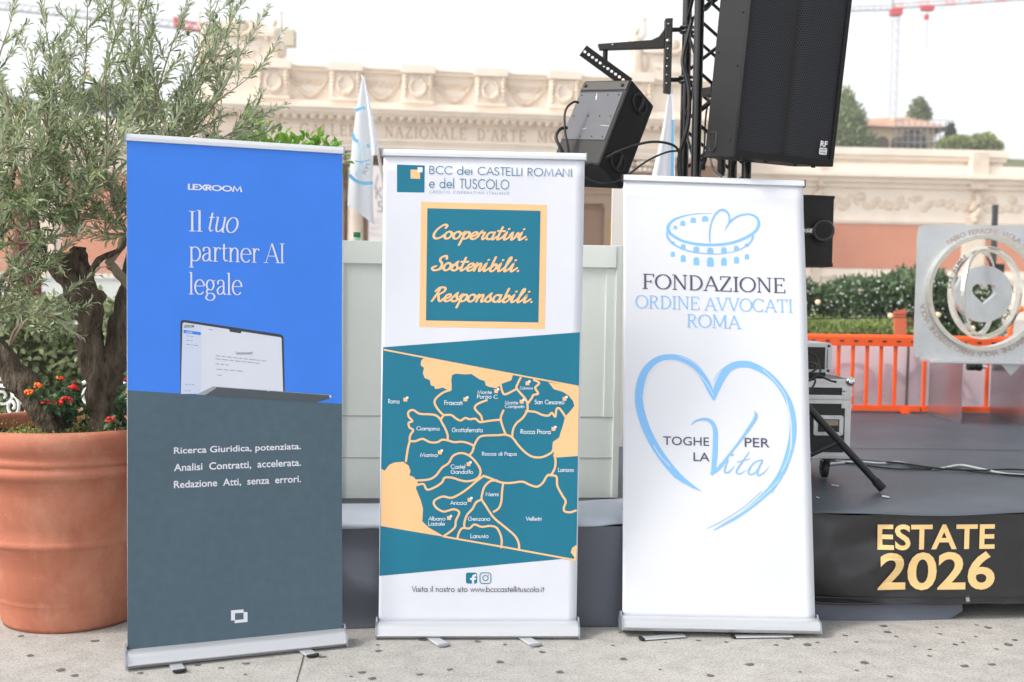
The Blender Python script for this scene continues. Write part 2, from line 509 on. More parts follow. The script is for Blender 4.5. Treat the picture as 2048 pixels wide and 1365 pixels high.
class Print:
    """flat artwork lying on a sheet (local x across, z up, facing -y), positions read from the photograph's sheet"""
    def __init__(self, H, y0, flip=False):
        self.H, self.y0, self.mb, self.k = H, y0, MB(), 0

    def y(self, layer):
        return self.y0 - .0004 * layer

    def poly(self, pts, mi, layer=1):
        P = [self.H(*p) for p in pts]
        a = sum(P[i][0] * P[(i + 1) % len(P)][1] - P[(i + 1) % len(P)][0] * P[i][1] for i in range(len(P)))
        if a < 0:
            P = P[::-1]
        self.mb.add([(x, self.y(layer), z) for x, z in P], [tuple(range(len(P)))], mi)

    def _put(self, vs2, fs, mi, layer):
        y = self.y(layer) - .00004 * (self.k % 5)
        self.k += 1
        out = []
        for f in fs:
            a = sum(vs2[f[i]][0] * vs2[f[(i + 1) % len(f)]][1] - vs2[f[(i + 1) % len(f)]][0] * vs2[f[i]][1] for i in range(len(f)))
            out.append(f if a > 0 else tuple(f)[::-1])
        n = max(1, len(vs2) - 1)
        self.mb.add([(p[0], y - .00008 * i / n, p[1]) for i, p in enumerate(vs2)], out, mi)

    def stroke(self, pts, w_px, mi, layer=3, smooth=True, n=6, cap=True, closed=False):
        """pts photo px; w_px full width in px (number or list)"""
        if smooth and len(pts) > 2:
            if isinstance(w_px, (list, tuple)):
                q = catmull([(p[0], p[1], wv) for p, wv in zip(pts, w_px)], n, closed)
                ws = [max(.3, p.z) for p in q]
                q = [(p.x, p.y) for p in q]
            else:
                q = [(p.x, p.y) for p in catmull([(p[0], p[1], 0) for p in pts], n, closed)]
                ws = [w_px] * len(q)
        else:
            q, ws = list(pts), (list(w_px) if isinstance(w_px, (list, tuple)) else [w_px] * len(pts))
        if closed:
            q.append(q[0]); ws.append(ws[0])
        vs, fs = stroke_poly(q, [x / 2 for x in ws], cap)
        self._put([self.H(p[0], p[1]) for p in vs], fs, mi, layer)

    def line(self, strokes, xl, xr, yt, yb, mi, layer=4):
        """fit ink of the strokes in the box: xl,xr photo px, yt,yb ink top / bottom px at middle"""
        a0, a1, b0, b1 = bbox(strokes)
        xm, ym = (xl + xr) / 2, (yt + yb) / 2
        X0, X1 = self.H(xl, ym)[0], self.H(xr, ym)[0]
        Z1, Z0 = self.H(xm, yt)[1], self.H(xm, yb)[1]
        for vs, fs in strokes:
            self._put([(X0 + (p[0] - a0) / (a1 - a0) * (X1 - X0), Z0 + (p[1] - b0) / (b1 - b0) * (Z1 - Z0)) for p in vs], fs, mi, layer)

    def text(self, s, xl, xr, yt, yb, mi, bold=0., layer=4, shear=0., space=1.):
        vs, fs = font_mesh(s, bold, shear, space)
        self.line([(vs, fs)], xl, xr, yt, yb, mi, layer)


def relax_sheet(o, seed, amp):
    """give a hung sheet the gentle waves of real vinyl: cut it on a grid and push the points in and out"""
    bm = bmesh.new()
    bm.from_mesh(o.data)
    cuts = [((x * .0265 - .41, 0, 0), (1, 0, 0)) for x in range(31)] + [((0, 0, .08 + z * .045), (0, 0, 1)) for z in range(43)]
    for co, no in cuts:
        bmesh.ops.bisect_plane(bm, geom=bm.verts[:] + bm.edges[:] + bm.faces[:], plane_co=co, plane_no=no)
    for v in bm.verts:
        x, z = v.co.x, v.co.z
        e = max(0., min(1., (z - .07) / .25)) * max(0., min(1., (2.04 - z) / .12))
        d = noise.noise(Vector((x * 2.1, z * 1.3, seed))) + .25 * noise.noise(Vector((x * 5, z * 3.1, seed + 5)))
        d += .7 * max(0, abs(x) / .425 - .6) * math.sin(z * 3.2 + seed)
        v.co.y += amp * e * d
    for f in bm.faces:
        f.smooth = True
    bm.to_mesh(o.data)
    bm.free()


# @@SETTING
# ================================================================== roll-up banners
HB, HT, BW = .0618, 2.0424, .85
M_ALU = mat('brushed aluminium', (204, 207, 211), .30, .5, .03, 3, .03, 300)
M_RAIL = mat('satin rail', (222, 226, 232), .35, .25, .02, 5)
M_ALU_D = mat('dull aluminium', (160, 166, 174), .4, .6, .08, 8)
M_BLACK = mat('black plastic', (26, 27, 29), .45, 0, .15, 20)
M_BACK = mat('banner back', (190, 192, 196), .6)


def paper(name, rgb, var=.02, vscale=3., rough=.5):
    return mat(name, rgb, rough, 0, var, vscale, .35, 2.0, .25)


def rollup(q, corners, label, mats, draw, feet, cap_mat=None):
    x, y, yaw, lean, tilt, dz = q
    a = Vector((math.cos(yaw), math.sin(yaw), 0))
    n = Vector((-math.sin(yaw), math.cos(yaw), 0))
    up = Vector((0, 0, 1)) * math.cos(lean) + n * math.sin(lean)
    nn = n * math.cos(lean) - Vector((0, 0, 1)) * math.sin(lean)
    A = a * math.cos(tilt) + up * math.sin(tilt)
    U = -a * math.sin(tilt) + up * math.cos(tilt)
    lift = .004 + .045 * math.sin(abs(lean))
    M = Matrix(((A.x, nn.x, U.x, x), (A.y, nn.y, U.y, y), (A.z, nn.z, U.z, lift), (0, 0, 0, 1)))
    t = thing('roll_up_banner', label, 'banner', M=M, group='roll-up banners standing in a row')
    W = BW / 2
    # printed sheet with all its artwork in one mesh
    H = homography(corners, [(-W, HT), (W, HT), (W, HB), (-W, HB)])
    pr = Print(H, -.0012)
    pr.mb.box(-W, W, -.0009, .0002, HB - .01, HT, 0)
    draw(pr)
    relax_sheet(pr.mb.build('printed_sheet', mats, t), x * 7, .010)
    # top rail
    r = MB()
    r.xprism([(-.012, HT - .002), (.012, HT - .002), (.013, HT + .012), (.009, HT + .026), (-.009, HT + .026), (-.013, HT + .012)], -W - .003, W + .003, 0)
    rl = r.build('top_rail', M_RAIL, t, .002)
    for sx in (-1, 1):
        c = MB()
        xx = sx * (W + .003)
        c.xprism([(-.0145, HT - .004), (.0145, HT - .004), (.0145, HT + .028), (-.0145, HT + .028)], min(xx, xx + sx * .005), max(xx, xx + sx * .005), 0)
        c.build('end_cap', cap_mat or M_ALU_D, rl, .002)
    # housing
    h = MB()
    prof = [(-.050, .0), (-.054, .010), (-.0625, .012), (-.0625, .017), (-.054, .019), (-.052, .034), (-.044, .048), (-.03, .057), (-.012, .060), (-.008, HB), (.02, HB), (.045, .05), (.055, .02), (.05, 0)]
    h.xprism(prof, -W - .003, W + .003, 0, True)
    hs_ = h.build('base_housing', M_ALU, t)
    for sx in (-1, 1):
        c = MB()
        xx = sx * (W + .0035)
        x0, x1 = min(xx, xx + sx * .007), max(xx, xx + sx * .007)
        c.xprism([(-.060, .0), (-.061, .02), (-.054, .048), (-.02, .064), (-.012, .079), (.012, .079), (.03, .064), (.058, .045), (.058, .0)], x0, x1, 0)
        ec = c.build('end_cap', M_ALU_D, hs_, .0015)
        s = MB()
        s.box(x0 - .004 * (sx > 0), x1 + .004 * (sx < 0), -.0135, -.0065, .066, .0765, 0)
        s.build('slot', M_BLACK, ec)
    # feet: world points on the ground -> local
    Mi = M.inverted()
    for (p0, p1, wd, tip) in feet:
        p0, p1 = PZ(*p0, .004), PZ(*p1, .004)
        d = (p1 - p0).normalized()
        sd = Vector((-d.y, d.x, 0)) * (wd / 2)
        p0 = p0 - d * .10
        f = MB(lambda p: Mi @ p)
        z0, z1 = Vector((0, 0, .001)), Vector((0, 0, .007))
        bw = [p0 - sd + z0, p1 - sd + z0, p1 + sd + z0, p0 + sd + z0, p0 - sd + z1, p1 - sd * .9 + z1, p1 + sd * .9 + z1, p0 + sd + z1]
        f.hexa(bw, 0)
        fo = f.build('foot', M_ALU, t, .0015)
        g = MB(lambda p: Mi @ p)
        e = [p1 + sd * math.cos(q_) * 1.03 + d * math.sin(q_) * wd * .28 for q_ in [math.pi * k / 8 for k in range(9)]]
        e = [p1 + sd * 1.03 - d * .008] + e + [p1 - sd * 1.03 - d * .008]
        g.add([p + z0 * .6 for p in e] + [p + z1 * 1.1 for p in e], [tuple(range(len(e))), tuple(range(2 * len(e) - 1, len(e) - 1, -1))] + [(i, len(e) + i, len(e) + (i + 1) % len(e), (i + 1) % len(e)) for i in range(len(e))])
        g.build('foot_cap', M_BLACK if tip else M_ALU_D, fo)
    return t


def Zc(ox, oy, s):
    return lambda pts: [(ox + p[0] / s, oy + p[1] / s) for p in pts]


def draw_blue(p):
    TL, TR, BR, BL = CORN[0]
    ml, mr = (255.2, 786), (684.1, 810.8)
    p.poly([TL, TR, mr, ml], 1)
    p.poly([ml, mr, BR, BL], 2)
    p.line(glyph_line('LEXROOM', GEO, .115, track=.06), 375.8, 484.4, 374, 387, 3)
    sc = (.048, .017)
    p.line(glyph_line('Il', SER, 0, contrast=sc), 378, 405, 425, 468, 3)
    p.line(glyph_line('tuo', SER, 0, .22, contrast=sc), 417, 477, 431, 470, 3)
    p.line(glyph_line('partner AI', SER, 0, contrast=sc), 378, 569, 488.5, 541, 3)
    p.line(glyph_line('legale', SER, 0, contrast=sc), 378, 485, 549.5, 606, 3)
    p.text('Ricerca Giuridica, potenziata.', 347.7, 601.5, 894.5, 911.5, 3, .014)
    p.text('Analisi  Contratti,  accelerata.', 347.7, 601.5, 927, 944, 3, .014)
    p.text('Redazione  Atti,  senza  errori.', 347.7, 601.5, 960.5, 977.5, 3, .014)
    z = Zc(220, 1180, 3.793)
    p.poly(z([(915, 173), (1010, 165), (1010, 190), (945, 195), (945, 248), (915, 250)]), 3, 2)
    p.poly(z([(1010, 185), (1040, 185), (1040, 260), (942, 270), (942, 247), (1010, 240)]), 3, 2.4)
    z = Zc(360, 640, 6.606)
    p.poly(z([(2, 1010), (6, 75), (12, 50), (25, 36), (45, 30), (1320, 212), (1345, 220), (1362, 240), (1368, 265), (1384, 975)]), 4, 2)
    p.poly(z([(10, 1010), (34, 92), (40, 72), (56, 64), (640, 149), (652, 156), (658, 183), (800, 204), (807, 196), (812, 178), (1325, 252), (1340, 265), (1362, 975)]), 5, 2.6)
    p.poly(z([(12, 1008), (36, 95), (42, 76), (56, 68), (287, 102), (272, 1006)]), 6, 3.1)
    p.poly(z([(50, 162), (275, 192), (275, 232), (46, 202)]), 1, 3.5)
    p.text('LEXROOM', *(360 + x / 6.606 for x in (55, 185)), *(640 + x / 6.606 for x in (97, 132)), 4, .02)
    p.text('Homepage', *(360 + x / 6.606 for x in (85, 165)), *(640 + x / 6.606 for x in (178, 210)), 3, .02, 4.4)
    p.text('Come posso aiutarti?', *(360 + x / 6.606 for x in (737, 957)), *(640 + x / 6.606 for x in (442, 496)), 4, .0)
    rnd = random.Random(3)
    for (y0, y1, x0, x1, segs) in ((500, 570, 465, 1155, 9), (542, 600, 465, 1065, 7), (607, 625, 465, 655, 3), (678, 706, 480, 845, 4), (755, 762, 488, 565, 1), (240, 255, 85, 190, 2), (298, 306, 85, 180, 2), (352, 372, 80, 250, 3), (880, 888, 65, 200, 3), (963, 968, 65, 145, 2), (152, 160, 375, 445, 1)):
        xs = [x0 + (x1 - x0) * (k + rnd.uniform(-.2, .2) * (0 < k < segs)) / segs for k in range(segs + 1)]
        for k in range(segs):
            a, b = xs[k] + 4, xs[k + 1] - 14
            f = lambda x: y0 + (y1 - y0) * (x - x0) / (x1 - x0)
            p.stroke(z([(a, f(a)), (b, f(b))]), 1.2, 7, 4, False, cap=False)
    p.poly(z([(215, 1020), (435, 908), (480, 912), (1970, 1010), (1992, 1018), (2000, 1034), (1985, 1055), (1800, 1108), (360, 1026)]), 8, 4.2)
    p.poly(z([(215, 1018), (430, 910), (465, 908), (480, 915), (470, 935), (330, 1022)]), 9, 4.7)
    p.poly(z([(1965, 1010), (1992, 1016), (2000, 1036), (1982, 1056), (1975, 1030)]), 3, 4.7)
    p.stroke(z([(480, 914), (1150, 958), (1970, 1012)]), 1.0, 9, 4.9, False)
    p.stroke(z([(1150, 950), (1172, 970)]), 1.2, 3, 5.2, False)


MAPL = {
    'a': [(440, 325), (400, 340), (360, 375), (358, 405), (385, 445), (405, 462)], 'b': [(405, 462), (445, 462), (470, 480), (495, 492), (520, 478), (545, 485), (575, 482), (600, 500), (640, 495), (680, 490), (715, 488)],
    'c': [(638, 380), (590, 400), (572, 420), (582, 440), (605, 465), (612, 490)], 'd': [(727, 437), (712, 480), (725, 530), (740, 570)], 'e': [(405, 462), (390, 490), (410, 530), (425, 570), (425, 600)],
    'f': [(390, 490), (365, 465), (330, 458), (275, 455), (240, 435), (215, 445), (215, 470), (235, 495), (215, 505), (220, 530), (240, 545), (225, 570), (222, 600), (250, 605), (290, 592), (330, 610), (370, 610), (395, 597), (425, 600), (460, 610), (500, 608), (535, 615), (568, 630)],
    'g': [(222, 600), (210, 650), (200, 715)], 'h': [(568, 630), (590, 590), (620, 575), (700, 572), (740, 570), (775, 585), (810, 630), (850, 670), (890, 692), (940, 692), (985, 670), (995, 655)], 'i': [(568, 630), (560, 660), (545, 680)],
    'k': [(258, 820), (320, 815), (360, 795), (395, 750), (430, 725), (455, 685), (495, 670), (535, 680), (570, 710), (600, 755), (600, 790), (575, 815), (530, 825), (490, 818), (450, 805), (410, 805), (395, 830), (360, 855), (315, 870), (295, 840), (262, 845)],
    'm': [(620, 795), (580, 825), (540, 860), (490, 895), (445, 915), (400, 908), (360, 925), (350, 945), (365, 970), (400, 990), (430, 985), (460, 978), (488, 995), (470, 1040), (465, 1075), (440, 1100), (405, 1125)],
    'n': [(620, 795), (660, 810), (710, 830), (760, 835), (830, 828), (870, 845), (910, 855), (940, 835), (965, 795), (990, 790)], 'o': [(1003, 680), (1010, 715), (1005, 755), (985, 790), (970, 790)],
    'p': [(985, 793), (1015, 800), (1020, 850), (1045, 900), (1065, 935), (1055, 970), (1060, 990), (1090, 995), (1120, 985)], 'q': [(690, 820), (655, 825), (625, 855), (612, 895), (610, 925), (635, 965), (650, 990), (680, 1030), (740, 1080), (790, 1125), (810, 1165), (812, 1198)],
    'r': [(725, 840), (720, 880), (715, 940), (700, 975), (675, 992)], 's': [(610, 925), (580, 940), (560, 975), (530, 1010), (515, 1055), (520, 1080), (545, 1082), (570, 1062), (610, 1075), (655, 1070), (690, 1080), (710, 1115), (718, 1150), (715, 1188)],
    't': [(520, 1080), (500, 1085), (485, 1110), (478, 1138)], 'u': [(820, 258), (805, 290), (800, 318), (850, 380), (858, 430), (850, 450), (830, 480), (800, 505), (780, 540), (775, 580)], 'v': [(712, 297), (722, 335), (740, 348), (800, 318)],
    'w': [(893, 270), (915, 280), (920, 290), (900, 310), (905, 325), (915, 345), (890, 352), (880, 370), (862, 395)], 'x': [(850, 440), (900, 445), (935, 460), (970, 465), (990, 450), (1008, 470), (1015, 430), (1030, 425), (1050, 450), (1062, 470)],
}
MAPT = [('Roma', 105, 165, 375, 400), ('Frascati', 408, 505, 382, 407), ('Monte', 587, 665, 325, 347), ('Porzio C.', 585, 700, 350, 372), ('Colonna', 816, 885, 305, 322), ('San Cesareo', 896, 1058, 378, 403), ('Monte', 735, 807, 382, 404), ('Compatri', 735, 840, 405, 430), ('Ciampino', 257, 383, 524, 553), ('Grottaferrata', 448, 614, 530, 556), ('Rocca Priora', 820, 983, 540, 566), ('Marino', 277, 372, 667, 691), ('Castel', 442, 520, 731, 756), ('Gandolfo', 442, 563, 760, 784), ('Rocca di Papa', 611, 798, 662, 692), ('Lariano', 1024, 1109, 750, 774), ('Ariccia', 439, 528, 930, 954), ('Nemi', 632, 700, 884, 908), ('Albano', 321, 413, 1017, 1040), ('Laziale', 321, 411, 1044, 1068), ('Genzano', 535, 655, 1019, 1042), ('Lanuvio', 549, 646, 1113, 1138), ('Velletri', 849, 934, 1018, 1043)]
MAPF = [[(297, 152), (283, 165), (280, 190), (298, 205), (292, 235), (302, 260), (330, 272), (335, 300), (352, 305), (358, 320), (378, 318), (398, 312), (425, 325), (447, 325), (447, 300), (445, 270), (450, 243), (470, 236), (520, 240), (555, 238), (580, 255), (600, 268), (625, 275), (632, 300), (650, 308), (690, 315), (720, 290), (770, 272), (778, 243)],
        [(970, 283), (1136, 305), (1130, 686), (1015, 695), (1003, 672), (992, 655), (995, 610), (1030, 585), (1035, 565), (1050, 520), (1062, 470), (1090, 440), (1112, 412), (1105, 385), (1080, 355), (1050, 335), (1000, 320), (985, 300)],
        [(67, 757), (85, 768), (110, 735), (140, 722), (185, 718), (215, 740), (225, 770), (218, 792), (240, 800), (258, 820), (265, 835), (253, 860), (262, 885), (280, 930), (292, 975), (288, 1045), (325, 1080), (392, 1118), (400, 1128), (63, 1072)],
        [(1125, 1172), (1100, 1190), (1092, 1215), (1112, 1240), (1107, 1253), (1122, 1258)]]


def rrect(x0, y0, x1, y1, r, n=5):
    o = []
    for cx, cy, a in ((x1 - r, y0 + r, -90), (x1 - r, y1 - r, 0), (x0 + r, y1 - r, 90), (x0 + r, y0 + r, 180)):
        o += arc(cx, cy, r, r, a, a + 90, n)
    return o


def draw_map(p):
    z = Zc(740, 280, 3.249)
    TEAL, TAN, PALE, NAVY, INK = 1, 2, 3, 4, 5
    p.poly(z([(183, 160), (360, 165), (358, 340), (182, 338)]), TEAL)
    p.poly(z([(270, 192), (330, 193), (330, 252), (270, 250)]), TAN, 2)
    p.poly(z([(315, 177), (347, 178), (346, 209), (315, 208)]), PALE, 3)
    p.line(glyph_line('BCC dei CASTELLI ROMANI', GEO, .048, track=.07), 860, 1141.7, 332.6, 350.8, INK)
    p.line(glyph_line('e del TUSCOLO', GEO, .048, track=.10), 859.4, 1017.6, 356, 377, INK)
    p.line(glyph_line('CREDITO COPERATIVO ITALIANO', GEO, .05, track=.35), 860, 1018, 381.6, 387.6, INK)
    p.poly(z([(337, 400), (1145, 417), (1132, 1223), (325, 1212)]), TAN)
    p.poly(z([(377, 442), (1104, 456), (1091, 1181), (367, 1170)]), TEAL, 2)
    p.line(glyph_line('Cooperativi.', SCR, .135, .33), 866, 1054.6, 447.5, 491.5, TAN)
    p.line(glyph_line('Sostenibili.', SCR, .135, .33), 863, 1038, 509.8, 543, TAN)
    p.line(glyph_line('Responsabili.', SCR, .135, .33), 862.5, 1064.7, 572.8, 616.5, TAN)
    z = Zc(740, 660, 2.729)
    p.poly(z([(77, 93), (1141, 8), (1123, 1262), (1047, 1251), (55, 1345)]), TEAL)
    for f in MAPF:
        p.poly(z(f), TAN, 2)
    p.stroke(z([(80, 106), (600, 205), (1133, 305)]), 3.2, TAN, 2.6, False, cap=False)
    p.stroke(z([(398, 1127), (760, 1192), (1121, 1258)]), 3.6, TAN, 2.6, False, cap=False)
    for k in MAPL:
        p.stroke(z(MAPL[k]), 4.2, TAN, 3)
    for s, a, b, c, d in MAPT:
        p.line(glyph_line(s, GEO, .062, track=.05), *(740 + v / 2.729 for v in (a, b)), *(660 + v / 2.729 for v in (c, d)), PALE, 4.4)
    for x, y in ((187, 367), (511, 365), (677, 320), (815, 378), (847, 277), (1048, 362), (988, 527), (373, 655), (528, 720), (533, 916), (422, 1015)):
        p.poly(z([(x, y), (x + 21, y + 1), (x + 21, y + 22), (x, y + 21)]), TAN, 4)
        p.poly(z([(x + 15, y - 6), (x + 27, y - 5), (x + 27, y + 7), (x + 15, y + 6)]), PALE, 4.5)
    z = Zc(740, 1080, 4.551)
    p.poly(z(rrect(873, 300, 975, 401, 20)), TEAL)
    p.stroke(z([(938, 400), (938, 350), (944, 330), (968, 324)]), 4.6, 0, 2.5, True, cap=False)
    p.stroke(z([(911, 358), (965, 356)]), 4.2, 0, 3.2, False, cap=False)
    p.stroke(z(rrect(1000, 302, 1099, 400, 24)), 1.6, TEAL, 2, False, closed=True, cap=False)
    p.stroke(z(arc(1050, 350, 24, 24, 0, 345, 20)), 1.6, TEAL, 2, False, closed=True, cap=False)
    p.poly(z(arc(1077, 323, 5, 5, 0, 330, 8)), TEAL, 2)
    p.line(glyph_line('Visita il nostro sito www.bcccastellituscolo.it', GEO, .06, track=.08), 824.6, 1087.6, 1172.6, 1185.6, NAVY)


def arch_poly(cx, yb, w_, h):
    r = w_ / 2
    return [(cx - r, yb)] + [(cx + r * math.cos(R(a)), yb - h + r - r * math.sin(R(a)) * min(1, h / r)) for a in range(180, -1, -20)] + [(cx + r, yb)]


def draw_white(p):
    z = Zc(1220, 340, 3.593)
    BL, GR = 1, 2

    def st(pts, ws, layer=2):
        p.stroke(z(pts), [x / 3.593 for x in ws], BL, layer, True)
    st([(738, 340), (650, 343), (560, 353), (470, 382), (425, 425), (422, 465), (455, 502), (540, 545), (680, 567), (830, 562), (950, 530), (1040, 480), (1075, 425), (1062, 372), (1005, 347), (935, 358), (880, 392), (850, 430), (832, 465)], [3, 5, 8, 14, 22, 24, 20, 18, 18, 18, 18, 20, 20, 16, 12, 12, 14, 9, 3])
    st([(723, 548), (720, 490), (733, 410), (768, 340), (815, 315), (852, 338), (864, 375), (860, 412)], [8, 10, 11, 13, 15, 14, 11, 9], 2.6)
    st([(410, 470), (416, 515), (465, 568), (560, 610), (680, 630), (800, 632), (920, 608), (1000, 562), (1030, 520), (1033, 495)], [6, 14, 12, 8, 5, 4, 5, 9, 13, 8], 3.2)
    for a in ((473, 455, 28, 26), (527, 430, 36, 38), (603, 409, 40, 40), (688, 400, 46, 42), (453, 560, 28, 18), (528, 603, 36, 40), (624, 626, 42, 47), (725, 631, 46, 44), (824, 627, 40, 43), (915, 610, 36, 37), (988, 580, 28, 22), (453, 655, 30, 38), (528, 692, 36, 50), (624, 715, 42, 58), (725, 725, 48, 68), (824, 718, 40, 58), (915, 702, 36, 50), (990, 672, 30, 38)):
        p.poly(z(arch_poly(*a)), BL, 1)
    f = lambda a, b: tuple(1220 + v / 3.593 for v in (a, b))
    g = lambda a, b: tuple(340 + v / 3.593 for v in (a, b))
    sc = (.052, .024)
    p.line(glyph_line('FONDAZIONE', SER, 0, contrast=(.058, .03), track=.05), *f(233, 1262), *g(793, 902), GR)
    p.line(glyph_line('ORDINE AVVOCATI', SER, 0, contrast=(.045, .026), track=.03), *f(180, 1312), *g(947, 1042), BL)
    p.line(glyph_line('ROMA', SER, 0, contrast=(.045, .026), track=.03), *f(553, 948), *g(1072, 1168), BL)
    z = Zc(1220, 680, 3.174)

    def h(pts, ws, c=BL, layer=2):
        p.stroke(z(pts), [x / 3.174 for x in ws] if isinstance(ws, list) else ws / 3.174, c, layer)
    h([(660, 405), (640, 350), (600, 270), (540, 195), (460, 150), (380, 137), (300, 155), (230, 215), (190, 310), (182, 430), (215, 560), (270, 680), (350, 800), (430, 890), (500, 940), (580, 988)], [14, 38, 40, 38, 36, 34, 38, 44, 50, 52, 52, 50, 48, 42, 24, 3])
    h([(660, 405), (680, 330), (720, 250), (760, 205), (820, 182), (900, 187), (1000, 240), (1080, 320), (1140, 430), (1163, 560), (1150, 690), (1100, 840), (1030, 950), (930, 1050), (800, 1150), (660, 1230)], [14, 40, 46, 44, 42, 40, 34, 32, 38, 42, 44, 40, 34, 26, 18, 6], BL, 2.5)
    for q_, wv in (([(445, 135), (520, 165), (580, 215), (630, 280), (657, 340)], 3.5), ([(205, 400), (225, 300), (290, 205), (390, 162), (480, 182), (560, 243), (620, 312), (655, 376)], 4), ([(975, 215), (1050, 290), (1110, 370), (1140, 480), (1155, 600), (1150, 720)], 4), ([(1125, 420), (1143, 520), (1150, 640), (1135, 760), (1090, 860)], 4.5), ([(275, 700), (320, 770), (380, 830)], 5), ([(1100, 880), (1000, 985), (860, 1100), (700, 1195)], 3.5)):
        h(q_, wv, 0, 3.2)
    for q_, wv in (([(655, 292), (690, 235), (740, 192)], 3), ([(1022, 998), (1080, 905), (1125, 815)], 4), ([(618, 1222), (720, 1168), (850, 1082), (960, 985)], 4), ([(385, 875), (415, 905)], 5), ([(520, 965), (545, 972)], 5)):
        h(q_, wv, BL, 3.4)
    f = lambda a, b: tuple(1220 + v / 3.174 for v in (a, b))
    g = lambda a, b: tuple(680 + v / 3.174 for v in (a, b))
    p.text('TOGHE', *f(336, 630), *g(643, 698), GR, .004)
    p.text('PER', *f(855, 1013), *g(648, 706), GR, .004)
    p.text('LA', *f(530, 632), *g(742, 797), GR, .004)
    h([(515, 570), (545, 542), (600, 530), (645, 548), (668, 600), (668, 700), (662, 800), (648, 878)], [3, 10, 16, 24, 28, 30, 30, 16], BL, 3.5)
    h([(645, 872), (690, 840), (760, 750), (830, 660), (890, 575), (928, 512), (918, 478)], [18, 22, 12, 13, 18, 20, 4], BL, 4)
    h([(748, 790), (730, 840), (730, 868), (760, 860), (788, 825)], [9, 11, 9, 7, 3], BL, 4)
    h([(770, 758), (782, 754)], 10, BL, 4)
    h([(884, 735), (838, 800), (802, 858), (820, 875), (862, 852)], [4, 9, 10, 8, 3], BL, 4)
    h([(808, 800), (885, 780)], 5, BL, 4.4)
    h([(968, 785), (920, 800), (880, 850), (885, 878), (920, 865), (965, 800)], [5, 8, 10, 9, 7, 5], BL, 4)
    h([(968, 785), (938, 850), (938, 884), (972, 868), (1015, 820)], [6, 10, 9, 6, 2], BL, 4.5)


CORN = [[(254.2, 287), (684.2, 309.9), (684, 1260.4), (254.3, 1304.7)], [(769.9, 310.8), (1167.2, 317.6), (1151.5, 1243), (758.7, 1243)], [(1247, 367.8), (1608.3, 381.7), (1629, 1241), (1243.5, 1239.8)]]
M_WHITE = paper('white print', (214, 217, 227), .01)
M_WHITE2 = paper('bright white print', (211, 214, 221), .01)
M_TEAL, M_TAN = paper('teal print', (28, 113, 139), .03), paper('tan print', (236, 190, 140), .02)
M_SLATE = mat('slate print', (80, 100, 112), .55, 0, .07, 24, .3, 2.0, .25, 9)
rollup((-1.083, 4.4495, .3844, .0465, -.002, 0), CORN[0], 'roll-up banner with blue top, slate grey bottom and a laptop picture, beside the terracotta pot',
       [M_BACK, paper('blue print', (64, 130, 234), .03), M_SLATE, paper('pale print', (222, 224, 236), .01), mat('print dark', (52, 57, 66), .5), paper('print screen', (214, 219, 232), .01), paper('print sidebar', (202, 212, 234), .01), mat('print grey', (122, 132, 150), .5), mat('print laptop base', (72, 82, 89), .5), mat('print laptop edge', (150, 160, 168), .5)],
       draw_blue, [((346, 1322), (359.5, 1344), .05, True), ((602, 1298), (626, 1313), .05, True)])
rollup((-.1271, 4.7464, .0523, .0093, 0, 0), CORN[1], 'white roll-up banner with a teal and orange map and script words in a square',
       [M_WHITE, M_TEAL, M_TAN, paper('map white', (232, 236, 246), .01), mat('print navy', (48, 46, 76), .5), mat('print teal ink', (44, 110, 142), .5)],
       draw_map, [((866, 1278), (888, 1292), .05, False), ((1050, 1278), (1072, 1291.5), .05, False)])
rollup((.9251, 4.8205, .0401, .231, -.0142, 0), CORN[2], 'white roll-up banner with pale blue brushed heart and arena logo, leaning back against the stage',
       [M_WHITE2, paper('sky blue print', (126, 180, 230), .01), mat('print slate ink', (74, 74, 98), .5)],
       draw_white, [((1325, 1276), (1283, 1279), .04, True), ((1540, 1274), (1466, 1275), .035, True)], M_BLACK)

